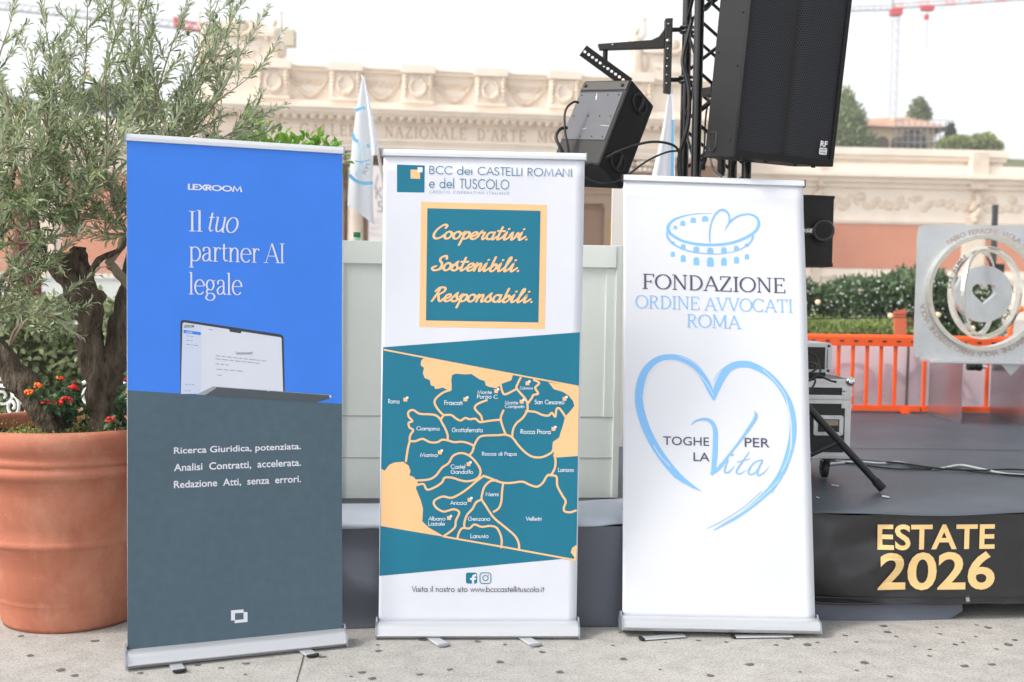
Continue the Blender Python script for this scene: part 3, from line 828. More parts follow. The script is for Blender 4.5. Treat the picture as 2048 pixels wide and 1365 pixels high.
# ================================================================== ground and stage
def ground_mat():
    m = mat('pale concrete', (180, 178, 174), .85, 0, .07, 1.3, .25, 160, .3, 8)
    if 'g' in m:
        return m
    m['g'] = 1
    n, l = m.node_tree.nodes, m.node_tree.links
    b = n['Principled BSDF']
    src = b.inputs['Base Color'].links[0].from_socket
    tc = n.new('ShaderNodeTexCoord')
    # fine aggregate
    t = n.new('ShaderNodeTexNoise'); t.inputs['Scale'].default_value = 95; t.inputs['Detail'].default_value = 6; t.inputs['Roughness'].default_value = .75
    l.new(tc.outputs['Object'], t.inputs['Vector'])
    r = n.new('ShaderNodeValToRGB')
    r.color_ramp.elements[0].position, r.color_ramp.elements[1].position = .34, .52
    r.color_ramp.elements[0].color, r.color_ramp.elements[1].color = (.40, .39, .37, 1), (1, 1, 1, 1)
    l.new(t.outputs['Fac'], r.inputs['Fac'])
    mu = n.new('ShaderNodeMix'); mu.data_type = 'RGBA'; mu.blend_type = 'MULTIPLY'; mu.inputs['Factor'].default_value = .8
    l.new(src, mu.inputs['A']); l.new(r.outputs['Color'], mu.inputs['B'])
    # dirt patches
    t2 = n.new('ShaderNodeTexNoise'); t2.inputs['Scale'].default_value = 9; t2.inputs['Detail'].default_value = 8; t2.inputs['Roughness'].default_value = .7
    l.new(tc.outputs['Object'], t2.inputs['Vector'])
    r2 = n.new('ShaderNodeValToRGB')
    r2.color_ramp.elements[0].position, r2.color_ramp.elements[1].position = .36, .58
    r2.color_ramp.elements[0].color, r2.color_ramp.elements[1].color = (.74, .73, .72, 1), (1, 1, 1, 1)
    l.new(t2.outputs['Fac'], r2.inputs['Fac'])
    m2 = n.new('ShaderNodeMix'); m2.data_type = 'RGBA'; m2.blend_type = 'MULTIPLY'; m2.inputs['Factor'].default_value = .7
    l.new(mu.outputs['Result'], m2.inputs['A']); l.new(r2.outputs['Color'], m2.inputs['B'])
    l.new(m2.outputs['Result'], b.inputs['Base Color'])
    return m


g = MB()
g.add([(-260, -60, 0), (260, -60, 0), (260, 420, 0), (-260, 420, 0)], [(0, 1, 2, 3)])
struct(g.build('ground', ground_mat()))
# joint in the paving, running towards the camera from the blue banner's right foot
g = MB()
jp = [PZ(610, 1300, .002), PZ(604, 1325, .002), PZ(597, 1350, .002), PZ(584, 1400, .002), PZ(563, 1480, .002)]
jv = []
for i, p_ in enumerate(jp):
    q_ = .0022 + .0008 * (i % 2)
    jv += [p_ + Vector((-q_, 0, 0)), p_ + Vector((q_, 0, 0))]
g.add(jv, [(2 * i, 2 * i + 1, 2 * i + 3, 2 * i + 2) for i in range(len(jp) - 1)])
struct(g.build('paving_joint', mat('joint dirt', (92, 88, 82), .9)))
# trodden chewing-gum spots and stains
rnd = random.Random(11)
g = MB()
sp = [(1768, 1253), (1713, 1285), (1792, 1274), (1775, 1265), (1873, 1256), (1953, 1251), (1975, 1256), (1880, 1269), (1951, 1274), (1926, 1286), (1910, 1290), (2016, 1290), (2030, 1281), (1992, 1299), (1930, 1333), (1859, 1313), (1984, 1330), (1713, 1342), (1729, 1326), (1780, 1354), (1830, 1294), (1635, 1286), (1860, 1300), (955, 1284), (1010, 1290), (755, 1291), (757, 1303), (1084, 1305), (845, 1281), (1331, 1286), (1396, 1282), (1452, 1285), (1572, 1279), (1552, 1291), (1615, 1290), (1247, 1319), (1226, 1292), (1240, 1266), (492, 1328), (490, 1350), (396, 1331), (442, 1337), (702, 1354), (724, 1346), (745, 1358), (645, 1315), (281, 1347), (190, 1283), (42, 1273), (122, 1341), (60, 1312), (150, 1352), (1320, 1340), (1500, 1330), (1420, 1352), (1120, 1345), (900, 1340), (1600, 1345), (1670, 1305), (1690, 1272), (1000, 1325), (840, 1350)]
sp = [PZ(a, b, .0) for a, b in sp]
for k in range(40):
    sp.append(Vector((rnd.uniform(-3, 5), rnd.uniform(1.2, 4.15), 0)))
for p_ in sp:
    rr = rnd.uniform(.006, .0165)
    ph = rnd.uniform(0, 6)
    g.add([p_ + Vector((rr * (1 + .25 * math.sin(3 * t + ph)) * math.cos(t) * 1.15, rr * (1 + .3 * math.cos(2 * t + ph)) * math.sin(t), .0022)) for t in [2 * math.pi * i / 11 for i in range(11)]], [tuple(range(11))])
tag(g.build('pavement_gum_spots', mat('old gum', (98, 95, 90), .9, 0, .3, 40)), 'dark trodden chewing gum spots scattered over the pale concrete', 'stain', kind='stuff')

YAW = .0985
stage = thing('stage_platform', 'low black stage with vinyl deck and gold ESTATE 2026 lettering on its skirt', 'stage', (0, 4.888, 0), YAW)
SM = stage.matrix_world
SMi = SM.inverted()


def vinyl(name, rgb, rough, bump, bscale, var=.2, vscale=3):
    return mat(name, rgb, rough, 0, var, vscale, bump, bscale, .5, 7)


M_DECK = vinyl('black vinyl deck', (64, 72, 82), .46, .16, 5, .25, 2.2)
M_SKIRT = vinyl('black vinyl skirt', (40, 40, 43), .27, .3, 4, .14, 4)
M_SKIRT2 = vinyl('sheen painted vinyl skirt', (82, 87, 99), .34, .10, 5, .06, 4)  # same black vinyl, its stronger reflection painted in as a lighter bluish tone
M_GOLD = mat('gold print', (234, 200, 138), .5, 0, .04, 4)
SX0, SX1, SD = -1.0, 5.4, 4.28
d = MB()
NX = 130
edge = lambda x: -.012 - .010 * math.sin(x * 4.1) - .006 * math.sin(x * 9.7 + 1) if x > 1.2 else .13
ez = lambda x: .503 + .006 * math.sin(x * 5.3 + .5)
vs = []
rows = [0., .02, .07, .3, 1, 2, 3, SD]
for i in range(NX + 1):
    x = SX0 + (SX1 - SX0) * i / NX
    for k, r_ in enumerate(rows):
        y = edge(x) + (r_ if r_ < .3 else r_)
        z = .506 if k > 2 else ez(x) - (.006, .001, .0)[k]
        vs.append((x, y, z))
n_ = len(rows)
d.add(vs, [(i * n_ + k, (i + 1) * n_ + k, (i + 1) * n_ + k + 1, i * n_ + k + 1) for i in range(NX) for k in range(n_ - 1)], 0, True)
d.box(SX0 + .03, SX1 - .03, .035, SD - .02, .38, .440, 1)
# lapped seam between two rolls of vinyl
sm = [SMi @ PZ(a, b, .51) for a, b in ((1560, 895), (1700, 897), (1850, 898), (2048, 901), (2200, 905))]
d.add([v for p_ in sm for v in (p_ + Vector((0, -.006, 0)), p_ + Vector((0, .006, 0)))], [(2 * i, 2 * i + 1, 2 * i + 3, 2 * i + 2)[::-1] for i in range(len(sm) - 1)], 1)
for a, b, c, e in ((1663, 969, 1678, 973), (1633, 993, 1639, 997), (1705, 996, 1708, 998), (1764, 990, 1779, 996), (1798, 970, 1799, 972)):
    q_ = [SMi @ PZ(x, y, .5105) for x, y in ((a, b), (c, b + (e - b) * .6), (c, e), (a, e - 2))]
    d.add(q_[::-1], [(0, 1, 2, 3)], 2)
d.build('deck', [M_DECK, mat('stage frame', (28, 28, 30), .6), mat('tape scrap white', (214, 216, 220), .5)], stage)


def skirt_disp(x, z):
    w_ = max(0, min(1, (1.95 - x) / .45))
    v = .017 * w_ * math.sin(9 * x + 17 * z) + .010 * w_ * math.sin(5 * x - 9 * z + 1) + .08 * w_ * noise.noise(Vector((x * 3.2 + z * 2, z * 6 - x * 3, 2)))
    return v + .003 * math.sin(2.3 * x + 4 * z) - .012 * max(0, (.14 - z)) / .14


def skirt(name, x0, x1, z0f, z1, y0, mats, disp, parent=stage, art=None, nx=70, nz=16):
    m = MB()
    vs = []
    for i in range(nx + 1):
        x = x0 + (x1 - x0) * i / nx
        for k in range(nz + 1):
            z0 = z0f(x)
            z = z0 + (z1 - z0) * k / nz
            vs.append((x, y0 + disp(x, z), z))
    m.add(vs, [(i * (nz + 1) + k, (i + 1) * (nz + 1) + k, (i + 1) * (nz + 1) + k + 1, i * (nz + 1) + k + 1) for i in range(nx) for k in range(nz)], 0, True)
    if art:
        art(m)
    return m.build(name, mats, parent)


def skirt_art(m):
    zc = lambda x: skirt_disp(x, .3) - .007
    H = lambda px, py: (lambda q: (q.x, q.z))(SMi @ (CO + ray(px, py) * (((SM @ Vector((2, 0, 0))) - CO).dot(SM.to_3x3() @ Vector((0, -1, 0))) / ray(px, py).dot(SM.to_3x3() @ Vector((0, -1, 0))))))
    pr = Print(H, 0)
    pr.text('ESTATE', 1755, 1988.7, 1048.5, 1099, 1, .022, space=1.02)
    pr.text('2026', 1755.5, 1988.5, 1103, 1180, 1, .022, space=1.0)
    m.add([(v.x, v.y + skirt_disp(v.x, v.z) - .004, v.z) for v in pr.mb.v], pr.mb.f, 1)
    # tape patch
    q_ = [H(*p_) for p_ in ((1929, 1192), (1936, 1191), (1938, 1206), (1931, 1207))]
    m.add([(x, skirt_disp(x, z) - .004, z) for x, z in q_][::-1], [(0, 1, 2, 3)], 2)


sk = skirt('skirt', 1.16, SX1, lambda x: .088 - .004 * x + .004 * math.sin(x * 7), .492, 0, [M_SKIRT, M_GOLD, mat('grey tape', (150, 152, 150), .5)], skirt_disp, art=skirt_art, nx=120, nz=22)
hm = MB()
vs = []
for i in range(90):
    x = 1.17 + (SX1 - 1.18) * i / 89
    vs.append((x, skirt_disp(x, .12) - .003, .118 - .004 * x + .0015 * math.sin(x * 21)))
hm.tube(vs, .0035, 6)
hm.tube([(v[0], v[1] - .001, v[2] - .027) for v in vs], .006, 6)
hm.build('hem', M_SKIRT, sk)
skirt('ground_flap', 1.16, 2.12, lambda x: .0 if x < 2.05 else .0 + (x - 2.05) * .5, .16, .045, [M_SKIRT2], lambda x, z: .012 * math.sin(6 * x) * (1 - z / .16) - .03 * (1 - z / .16), nx=40, nz=8)
skirt('skirt', SX0, 1.158, lambda x: .004, .447, -.005, [M_SKIRT2], lambda x, z: .05 * noise.noise(Vector((x * 1.6, z * 5.5 + x, 1))) * max(.10, 1 - abs(x + .6) * 1.4) * max(0, min(1, (.445 - z) / .10)) - .004 * math.sin(3 * x) - .02 * (1 - z / .46), nx=90, nz=30)
# folded-over edge of the black deck vinyl, left part; reflected light painted silver
lp = MB()
vs = []
prof = [(.02, .440), (-.024, .446), (-.034, .456), (-.030, .466), (-.012, .478), (.03, .490), (.07, .498), (.11, .505), (.16, .511), (.22, .512)]
for i in range(61):
    x = SX0 + (.60 - SX0) * i / 60
    for k, (y, z) in enumerate(prof):
        vs.append((x, y + .006 * math.sin(x * 5 + k) + max(0, x - .30) * .28, z + .004 * math.sin(x * 3.1 + k * .8) + (.012 if k < 8 else .002) * noise.noise(Vector((x * 9, k * .8, 3))) - .008 * x * (k < 4)))
n_ = len(prof)
lp.add(vs, [(i * n_ + k, (i + 1) * n_ + k, (i + 1) * n_ + k + 1, i * n_ + k + 1) for i in range(60) for k in range(n_ - 1)], 0, True)
lp.build('floor_edge', mat('vinyl with painted sheen', (176, 184, 196), .34, .0, .06, 6, .10, 14), stage)

# ------------------------------------------------------------------ the white booth on the stage
M_BOOTH = mat('off-white paint', (226, 232, 226), .5, 0, .03, 3, .05, 50)
booth = thing('booth_counter', 'off-white wooden booth counter on the stage behind the banners', 'counter', SM @ Vector((-.775, .33, .508)), YAW)
BWD, BH = 1.325, 1.195
b = MB()
b.box(.026, BWD - .03, .014, .032, 0, BH - .1, 0)
b.build('front_panel', M_BOOTH, booth)
for z_ in (.385, .19):
    s_ = MB()
    s_.box(.027, BWD - .031, .0115, .0135, z_ - .0022, z_ + .0022)
    s_.build('seam', mat('seam shade', (166, 170, 164), .7), booth)
b = MB(); b.box(0, .026, 0, .60, 0, BH, 0); b.build('side_panel', M_BOOTH, booth, .002)
b = MB(); b.box(BWD - .03, BWD, 0, .60, 0, BH, 0); b.build('side_panel', M_BOOTH, booth, .002)
b = MB(); b.box(.0265, BWD - .0305, -.004, .03, BH - .105, BH - .001, 0); b.build('fascia', M_BOOTH, booth, .002)
b = MB(); b.box(.027, BWD - .031, .034, .58, BH - .24, BH - .22, 0); b.build('shelf', M_BOOTH, booth)
b = MB(); b.box(BWD - .075, BWD - .0305, .008, .0139, .385, BH - .106, 0); b.build('stile', M_BOOTH, booth, .001)

# green bottle standing on the booth's shelf
p_ = PY(714, 470, 5.45)
bo = thing('water_bottle', 'clear bottle with a green cap standing in the booth', 'bottle', (p_.x, p_.y, .508 + BH - .22))
hgt = p_.z + .012 - (.508 + BH - .22)
m_gl = mat('pale green plastic', (170, 214, 196), .2, 0, 0, 1, 0, 1, .5)
b = MB()
b.lathe([(.0, 0), (.034, 0), (.036, .02), (.036, hgt * .62), (.03, hgt * .74), (.015, hgt - .03), (.015, hgt - .018)], n=20)
b.build('bottle_body', m_gl, bo)
b = MB()
b.lathe([(.0165, hgt - .024), (.0175, hgt - .022), (.0175, hgt - .002), (.016, hgt), (0, hgt)], n=20)
b.build('bottle_cap', mat('green cap', (10, 120, 66), .4), bo)

# ------------------------------------------------------------------ truss tower
M_TRUSS = mat('black truss paint', (13, 13, 13), .25, 0, .2, 30, spec=.5)
M_GEAR = mat('black gear paint', (16, 16, 17), .5, 0, .2, 12, .06, 220, .3)
M_GEAR2 = mat('dark grey gear paint', (38, 37, 34), .5, 0, .12, 12, .08, 220)
B0 = Vector((.8985, 5.6, 0))
TH, SI = R(4.6), .258
tx, ty = Vector((math.cos(TH), math.sin(TH), 0)), Vector((-math.sin(TH), math.cos(TH), 0))
truss = thing('truss_tower', 'black square truss tower standing on the stage behind the heart banner', 'truss', (B0.x, B0.y, .508), TH)
TC = [(0, 0), (SI, 0), (SI, SI), (0, SI)]
for (x, y) in TC:
    c = MB(); c.tube([(x, y, .012), (x, y, 3.4)], .0245, 16); c.build('chord', M_TRUSS, truss)
b = MB(); b.box(-.1, SI + .1, -.1, SI + .1, 0, .011); b.build('base_plate', M_TRUSS, truss, .003)
PT = .232
for s_, ((ax, ay), (bx, by)) in enumerate(zip(TC, TC[1:] + TC[:1])):
    c = MB()
    z_, k = .08, s_ % 2
    while z_ < 3.2:
        p0, p1 = ((ax, ay), (bx, by)) if k % 2 == 0 else ((bx, by), (ax, ay))
        c.tube([(p0[0], p0[1], z_ + .02), (p1[0], p1[1], z_ + PT)], .0085, 8)
        if s_ in (0, 2):
            c.tube([(p1[0], p1[1] + .004, z_ + .02), (p0[0], p0[1] + .004, z_ + PT)], .0085, 8)
        z_ += PT + .02
        k += 1
    c.build('bracing', M_TRUSS, truss)

# ------------------------------------------------------------------ bracket arm with the hanging monitor speaker


def CV(x, y, z):
    """direction in camera axes: right, down, forward"""
    return CR * x - CU * y + CW * z


YB = 5.82
br = thing('speaker_bracket', 'black steel swing arm bracket clamped to the truss and holding the tilted speaker', 'bracket', PY(1337, 187, YB))
BMi = br.matrix_world.inverted()
T_ = lambda p: BMi @ p
m = MB(T_)
q = lambda px, py, yy=YB: PY(px, py, yy)


def pxprism(mb, pts, Y, th, mi=0):
    """outline in photo px on the plane y=Y, given real thickness th"""
    P = [PY(a, b_, Y) for a, b_ in pts]
    a2 = sum(P[i].x * P[(i + 1) % len(P)].z - P[(i + 1) % len(P)].x * P[i].z for i in range(len(P)))
    if a2 < 0:
        P = P[::-1]
    n = len(P)
    mb.add(P + [p + Vector((0, th, 0)) for p in P], [tuple(range(n)), tuple(range(2 * n - 1, n - 1, -1))] + [(i, n + i, n + (i + 1) % n, (i + 1) % n) for i in range(n)], mi)


pxprism(m, [(1331, 37), (1346, 36), (1342, 187), (1328, 184)], YB, .05)
m.build('wall_post', M_GEAR2, br, .003)
m = MB(T_)
pxprism(m, [(1196, 88), (1303, 80), (1318, 73), (1326, 62), (1330.2, 55), (1329, 96), (1200, 100)], YB + .008, .034)
m.build('arm', M_GEAR2, br, .003)
m = MB(T_); m.tube([q(1211, 96, YB + .025), q(1210, 132, YB + .025)], .013, 12); m.build('pivot_pin', M_GEAR, br)
m = MB(T_)
for (a, b_) in ((1336, 82), (1335.5, 98), (1334.5, 117), (1334, 133), (1333.5, 150), (1333, 167), (1337, 48), (1225, 90)):
    m = MB(T_); m.sphere(q(a, b_, YB - .002), .005 if (a, b_) != (1336, 82) else .011, 10, 6)
    m.build('bolt', mat('bright bolt', (205, 208, 212), .3, .9), br)
for yy in (60, 160):
    m = MB(T_)
    c = PY(1358, yy, 5.86)
    ctr = Vector((B0.x + ty.x * SI, B0.y + ty.y * SI, c.z))
    for dz in (-.018, .006):
        m.tube([ctr + Vector((.033 * math.cos(t), .033 * math.sin(t), dz + .006)) for t in [2 * math.pi * i / 16 for i in range(17)]], .007, 6)
    m.tube([q(1343, yy, YB + .02), ctr + Vector((-.03, 0, .0))], .012, 8)
    m.build('tube_clamp', mat('clamp steel', (70, 72, 74), .35, .7), br)


def perf_plate(mb, P0, P1, nrm, width, th, n, hole, mi=0):
    """flat bar from P0 to P1 with n round holes"""
    L = (P1 - P0).length
    ex = (P1 - P0).normalized()
    ez = ex.cross(nrm).normalized()
    pt = L / n
    ring = 16
    for k in range(n):
        c = P0 + ex * pt * (k + .5)
        o, i_ = [], []
        for j in range(ring):
            t = 2 * math.pi * j / ring
            cx, cz = math.cos(t), math.sin(t)
            s = 1 / max(abs(cx), abs(cz))
            o.append(c + ex * cx * s * pt / 2 + ez * cz * s * width / 2)
            i_.append(c + (ex * cx + ez * cz) * hole)
        vs = o + i_ + [v + nrm * th for v in o] + [v + nrm * th for v in i_]
        fs = []
        for j in range(ring):
            j2 = (j + 1) % ring
            fs += [(j, j2, ring + j2, ring + j), (2 * ring + j2, 2 * ring + j, 3 * ring + j, 3 * ring + j2), (ring + j, ring + j2, 3 * ring + j2, 3 * ring + j)]
            if abs(math.sin(2 * math.pi * (j + .5) / ring)) > .7 or (k == 0 or k == n - 1):
                fs.append((j2, j, 2 * ring + j, 2 * ring + j2))
        mb.add(vs, fs, mi)


NCOR = PY(1264.5, 158.7, 5.62)
U_, V_, S_ = CV(-.2285, -.0377, .188), CV(-.1733, .4445, -.1135), CV(.1331, .0979, .1687)
mon = thing('hanging_speaker', 'dark wedge speaker tilted on the bracket with its grey connector plate towards us', 'speaker', NCOR + V_ + S_)
MMi = mon.matrix_world.inverted()
BX = lambda u, v, s: MMi @ (NCOR + U_ * u + V_ * v + S_ * s)
m = MB()
m.hexa([BX(0, 1, 0), BX(1, 1, 0), BX(1, 1, 1), BX(0, 1.0, 1), BX(0, 0, 0), BX(1, 0, 0), BX(1, 0, 1), BX(0, 0, 1)][::-1])
cab = m.build('cabinet', M_GEAR, mon, .012)
m = MB()
m.hexa([BX(.03, .02, -.02), BX(.97, .02, -.02), BX(.97, .13, -.02), BX(.03, .13, -.02), BX(.03, .02, .05), BX(.97, .02, .05), BX(.97, .13, .05), BX(.03, .13, .05)])
m.build('mounting_strip', M_GEAR2, mon, .004)
m = MB()
m.hexa([BX(.07, .15, -.018), BX(.97, .15, -.018), BX(.97, .72, -.018), BX(.07, .72, -.018), BX(.07, .15, .05), BX(.97, .15, .05), BX(.97, .72, .05), BX(.07, .72, .05)])
pl = m.build('connector_plate', mat('grey amplifier plate', (62, 65, 74), .5, 0, .10, 20), mon, .004)
for u in (.14, .36, .6, .9):
    for v in (.19, .44, .68):
        m = MB(); m.sphere(BX(u, v, -.022), .0035, 8, 5)
        m.build('screw', mat('dark screw', (36, 36, 38), .4, .6), pl)
m = MB()
scr = mat('paint scratch', (176, 172, 164), .6)
for (u0, v0, u1, v1, w_) in ((.60, .17, .56, .25, .006), (.28, .55, .02 + .06, .56, .002), (.62, .6, .52, .585, .002)):
    a, b_ = BX(u0, v0, -.0255), BX(u1, v1, -.0255)
    sd = Vector((0, 0, 1)).cross(b_ - a)
    sd = (b_ - a).cross((MMi.to_3x3() @ S_)).normalized() * w_
    m.add([a - sd * .4, a + sd * .4, (a + b_) / 2 + sd, b_ + sd * .5, b_ - sd * .5, (a + b_) / 2 - sd * .8], [(0, 1, 2, 3, 4, 5)])
m.build('scratches', scr, pl)
for (v0, v1) in ((.05, .22), (.72, .9)):
    m = MB()
    pts = [BX(-.012, v0 + (v1 - v0) * (.5 + .5 * math.sin(t)), .5 + .26 * math.cos(t)) for t in [2 * math.pi * i / 20 for i in range(20)]]
    m.tube(pts + [pts[0]], .006, 6)
    m.add([BX(-.010, v0 + (v1 - v0) * (.5 + .5 * math.sin(t)), .5 + .26 * math.cos(t)) for t in [2 * math.pi * i / 20 for i in range(20)]], [tuple(range(20))], 1)
    m.tube([BX(-.03, v0 + .01, .52), BX(-.05, (v0 + v1) / 2, .52), BX(-.03, v1 - .01, .52)], .008, 8)
    m.build('handle', [M_GEAR2, mat('recess black', (6, 6, 6), .8)], mon)
m = MB()
perf_plate(m, MMi @ PY(1166, 101, 5.74), MMi @ PY(1258, 168, 5.74), (MMi.to_3x3() @ CW).normalized(), .062, .006, 12, .0078)
m.build('perforated_yoke', M_GEAR, mon)
for u in (.14, .9):
    m = MB(); m.tube([BX(u, .075, -.02), BX(u, .075, -.05)], .009, 10)
    m.build('bolt', M_GEAR, mon)

# ------------------------------------------------------------------ big line speaker
def grille_mat():
    m = mat('speaker grille', (40, 40, 42), .6, 0, spec=.2)
    n, l = m.node_tree.nodes, m.node_tree.links
    tc = n.new('ShaderNodeTexCoord')
    sx = n.new('ShaderNodeSeparateXYZ')
    l.new(tc.outputs['Object'], sx.inputs[0])

    def mth(op, a, b=None):
        x = n.new('ShaderNodeMath')
        x.operation = op
        for i, v in enumerate((a, b)):
            if v is None:
                continue
            if isinstance(v, (int, float)):
                x.inputs[i].default_value = v
            else:
                l.new(v, x.inputs[i])
        return x.outputs[0]
    P = .0118
    X_ = mth('MULTIPLY', sx.outputs['X'], 1 / P)
    Z_ = mth('MULTIPLY', sx.outputs['Z'], 1 / P)

    def dist(ox, oz):
        a = mth('SUBTRACT', mth('FRACT', mth('ADD', X_, 100 + ox)), .5)
        b = mth('MULTIPLY', mth('SUBTRACT', mth('FRACT', mth('ADD', mth('MULTIPLY', Z_, 1 / 1.732), 100 + oz)), .5), 1.732)
        return mth('SQRT', mth('ADD', mth('MULTIPLY', a, a), mth('MULTIPLY', b, b)))
    dd = mth('MINIMUM', dist(0, 0), dist(.5, .5))
    r = n.new('ShaderNodeMapRange')
    r.inputs['From Min'].default_value, r.inputs['From Max'].default_value = .33, .43
    l.new(dd, r.inputs['Value'])
    mx = n.new('ShaderNodeMix'); mx.data_type = 'RGBA'
    mx.inputs['A'].default_value, mx.inputs['B'].default_value = (.002, .002, .003, 1), (.045, .047, .056, 1)
    l.new(r.outputs[0], mx.inputs['Factor'])
    l.new(mx.outputs['Result'], n['Principled BSDF'].inputs['Base Color'])
    return m


NB = PY(1469, 314.5, 5.2)
FW, FD, FH = .53, .30, 1.05
Ms = Matrix.Translation(NB) @ Matrix.Rotation(R(18), 4, 'Z') @ Matrix.Rotation(R(5.2), 4, 'X') @ Matrix.Rotation(R(2.2), 4, 'Y')
big = thing('line_speaker', 'tall black loudspeaker with honeycomb grille and RF badge hung in front of the truss', 'speaker', M=Ms)
m = MB()
prof = [(0, 0), (FW, 0), (FW - .05, FD), (.05, FD)]
m.hexa([(0, .022, 0), (FW, .022, 0), (FW - .03, FD, 0), (.0, FD, 0), (0, .022, FH), (FW, .022, FH), (FW - .03, FD, FH), (.0, FD, FH)])
m.build('cabinet', mat('lit side speaker cabinet', (27, 27, 28), .55, 0, .15, 14, .10, 260, .3), big, .006)  # lighter black: the light falling on its left side is painted in
m = MB()
for x0, x1, z0, z1 in ((0, FW, 0, .032), (0, FW, FH - .03, FH), (0, .012, .0325, FH - .031), (FW - .020, FW, .0325, FH - .031)):
    m.box(x0, x1, 0, .0215, z0, z1)
m.build('frame', mat('speaker frame', (13, 13, 15), .45, spec=.3), big, .003)
m = MB()
xs = [.0125 + (FW - .033) * i / 16 for i in range(17)]
gy = [.012 + .006 * abs(math.sin(math.pi * 2 * (i / 16))) * -1 + (.016 if i == 8 else 0) for i in range(17)]
m.add([(x, y, z) for x, y in zip(xs, gy) for z in (.0325, FH - .0315)], [(2 * i, 2 * i + 2, 2 * i + 3, 2 * i + 1) for i in range(16)], 0, True)
m.build('grille', grille_mat(), big)
m = MB()
bx0, bz0 = FW - .088, .052
vsf, fsf = font_mesh('RF', .03)
w0 = max(v.x for v in vsf); h0 = max(v.y for v in vsf)
m.add([(bx0 + v.x / w0 * .040, -.004, bz0 + .038 + v.y / h0 * .026) for v in vsf], fsf)
P_ = rrect(bx0, bz0, bx0 + .042, bz0 + .032, .006)
m.add([(x, -.003, z) for x, z in P_], [tuple(range(len(P_)))])
for s_, zz in (('AUDIO', .020), ('NETWORK', .006)):
    v2, f2 = font_mesh(s_, .02)
    w2 = max(v.x for v in v2); h2 = max(v.y for v in v2)
    m.add([(bx0 + .005 + v.x / w2 * .032, -.0042, bz0 + zz + v.y / h2 * .008) for v in v2], f2, 1)
m.build('badge', [mat('badge white', (226, 228, 232), .4), M_BLACK], big)
m = MB()
P_ = [(.225 + .032 * a, .075 + .045 * b_) for a, b_ in ((-1, -.6), (-.6, -1), (.6, -1), (1, -.6), (1, .8), (.7, 1), (-.7, 1), (-1, .8))]
m.add([(-.0015, y, z) for y, z in P_], [tuple(range(8))[::-1]], 0)
m.tube([(-.001, y, z) for y, z in P_ + P_[:1]], .004, 6, 1)
m.build('handle_recess', [mat('recess black', (6, 6, 6), .8), M_GEAR2], big)
for x in (.05, .2, .36, .46):
    m = MB(); m.tube([(x, .06, -.010), (x, .06, .004)], .010, 10)
    m.build('rubber_foot', M_BLACK, big)
for (y, z) in ((.06, .08), (.06, .42), (.06, .66), (.26, .5)):
    m = MB(); m.sphere((-.001, y, z), .006, 8, 5)
    m.build('screw', M_BLACK, big)
for zz in (.30, .80):
    m = MB(); m.box(.0, .06, FD, FD + .10, zz, zz + .04)
    m.build('rear_bracket', M_GEAR, big)


# ------------------------------------------------------------------ cables
def cable(label, pts, r, material, n=7, cat='cable', name='cable', group=None):
    P = catmull(pts, 8)
    m = MB()
    m.tube(P, r, n)
    o = m.build(name, material)
    return tag(o, label, cat, group)


M_CAB = mat('black rubber cable', (20, 20, 21), .45)
M_CABW = mat('white cable', (206, 208, 208), .5)
M_CABG = mat('grey cable', (150, 150, 150), .5)
cable('black cable arching from the hanging speaker plate down behind the map banner', [PY(1157, 206, 5.66), PY(1146, 205, 5.64), PY(1131, 222, 5.62), PY(1130, 260, 5.6), PY(1137, 300, 5.58), PY(1142, 340, 5.6)], .006, M_CAB)
cable('thick black cable looping beside the lower left corner of the hanging speaker', [PY(1134, 256, 5.62), PY(1120, 259, 5.6), PY(1112, 275, 5.58), PY(1122, 298, 5.56), PY(1133, 320, 5.58)], .0085, M_CAB)
cable('long black cable drooping from the hanging speaker up to the truss', [PY(1160, 330, 5.52), PY(1190, 326, 5.52), PY(1240, 302, 5.52), PY(1290, 286, 5.53), PY(1330, 286, 5.54), PY(1356, 300, 5.56), PY(1362, 340, 5.58), PY(1368, 400, 5.6)], .0065, M_CAB)
cable('thin black cable slung low between the hanging speaker and the truss', [PY(1165, 352, 5.53), PY(1200, 366, 5.53), PY(1238, 362, 5.54), PY(1290, 325, 5.55), PY(1330, 306, 5.56), PY(1356, 302, 5.57)], .005, M_CAB)
cable('black cable strapped inside the truss beside the left tubes', [PY(1384, 40, 5.74), PY(1368, 105, 5.75), PY(1366, 130, 5.74), PY(1378, 180, 5.72), PY(1376, 250, 5.72), PY(1358, 320, 5.74), PY(1366, 400, 5.74)], .011, M_CAB)
cable('grey cable running down from the back of the tall speaker', [PY(1420, 300, 5.75), PY(1421, 318, 5.72), PY(1428, 340, 5.7), PY(1445, 358, 5.7), PY(1452, 400, 5.7)], .006, M_CABG)
cable('black cable with inline connector hanging beside the tall speaker', [PY(1424, 165, 5.72), PY(1412, 230, 5.72), PY(1408, 300, 5.7), PY(1402, 335, 5.7), PY(1400, 360, 5.7), PY(1410, 400, 5.7)], .005, M_CAB)
cable('thin black wire curling at the top of the truss', [PY(1405, 23, 5.6), PY(1414, 20, 5.58), PY(1424, 5, 5.56), PY(1428, -30, 5.55)], .003, M_CAB)
m = MB(); m.tube([PY(1410, 316, 5.69), PY(1405, 332, 5.69)], .013, 10); m.tube([PY(1405, 332, 5.69), PY(1403, 340, 5.69)], .018, 10)
tag(m.build('cable_connector', M_BLACK), 'black plug joining the cable beside the truss', 'plug')
m = MB(); m.tube([PY(1443, 318, 5.72), PY(1443, 345, 5.72)], .021, 12); m.tube([PY(1443, 345, 5.72), PY(1443, 352, 5.72)], .016, 12)
tag(m.build('power_plug', M_BLACK), 'fat black power connector hanging under the tall speaker', 'plug')
sz = .514
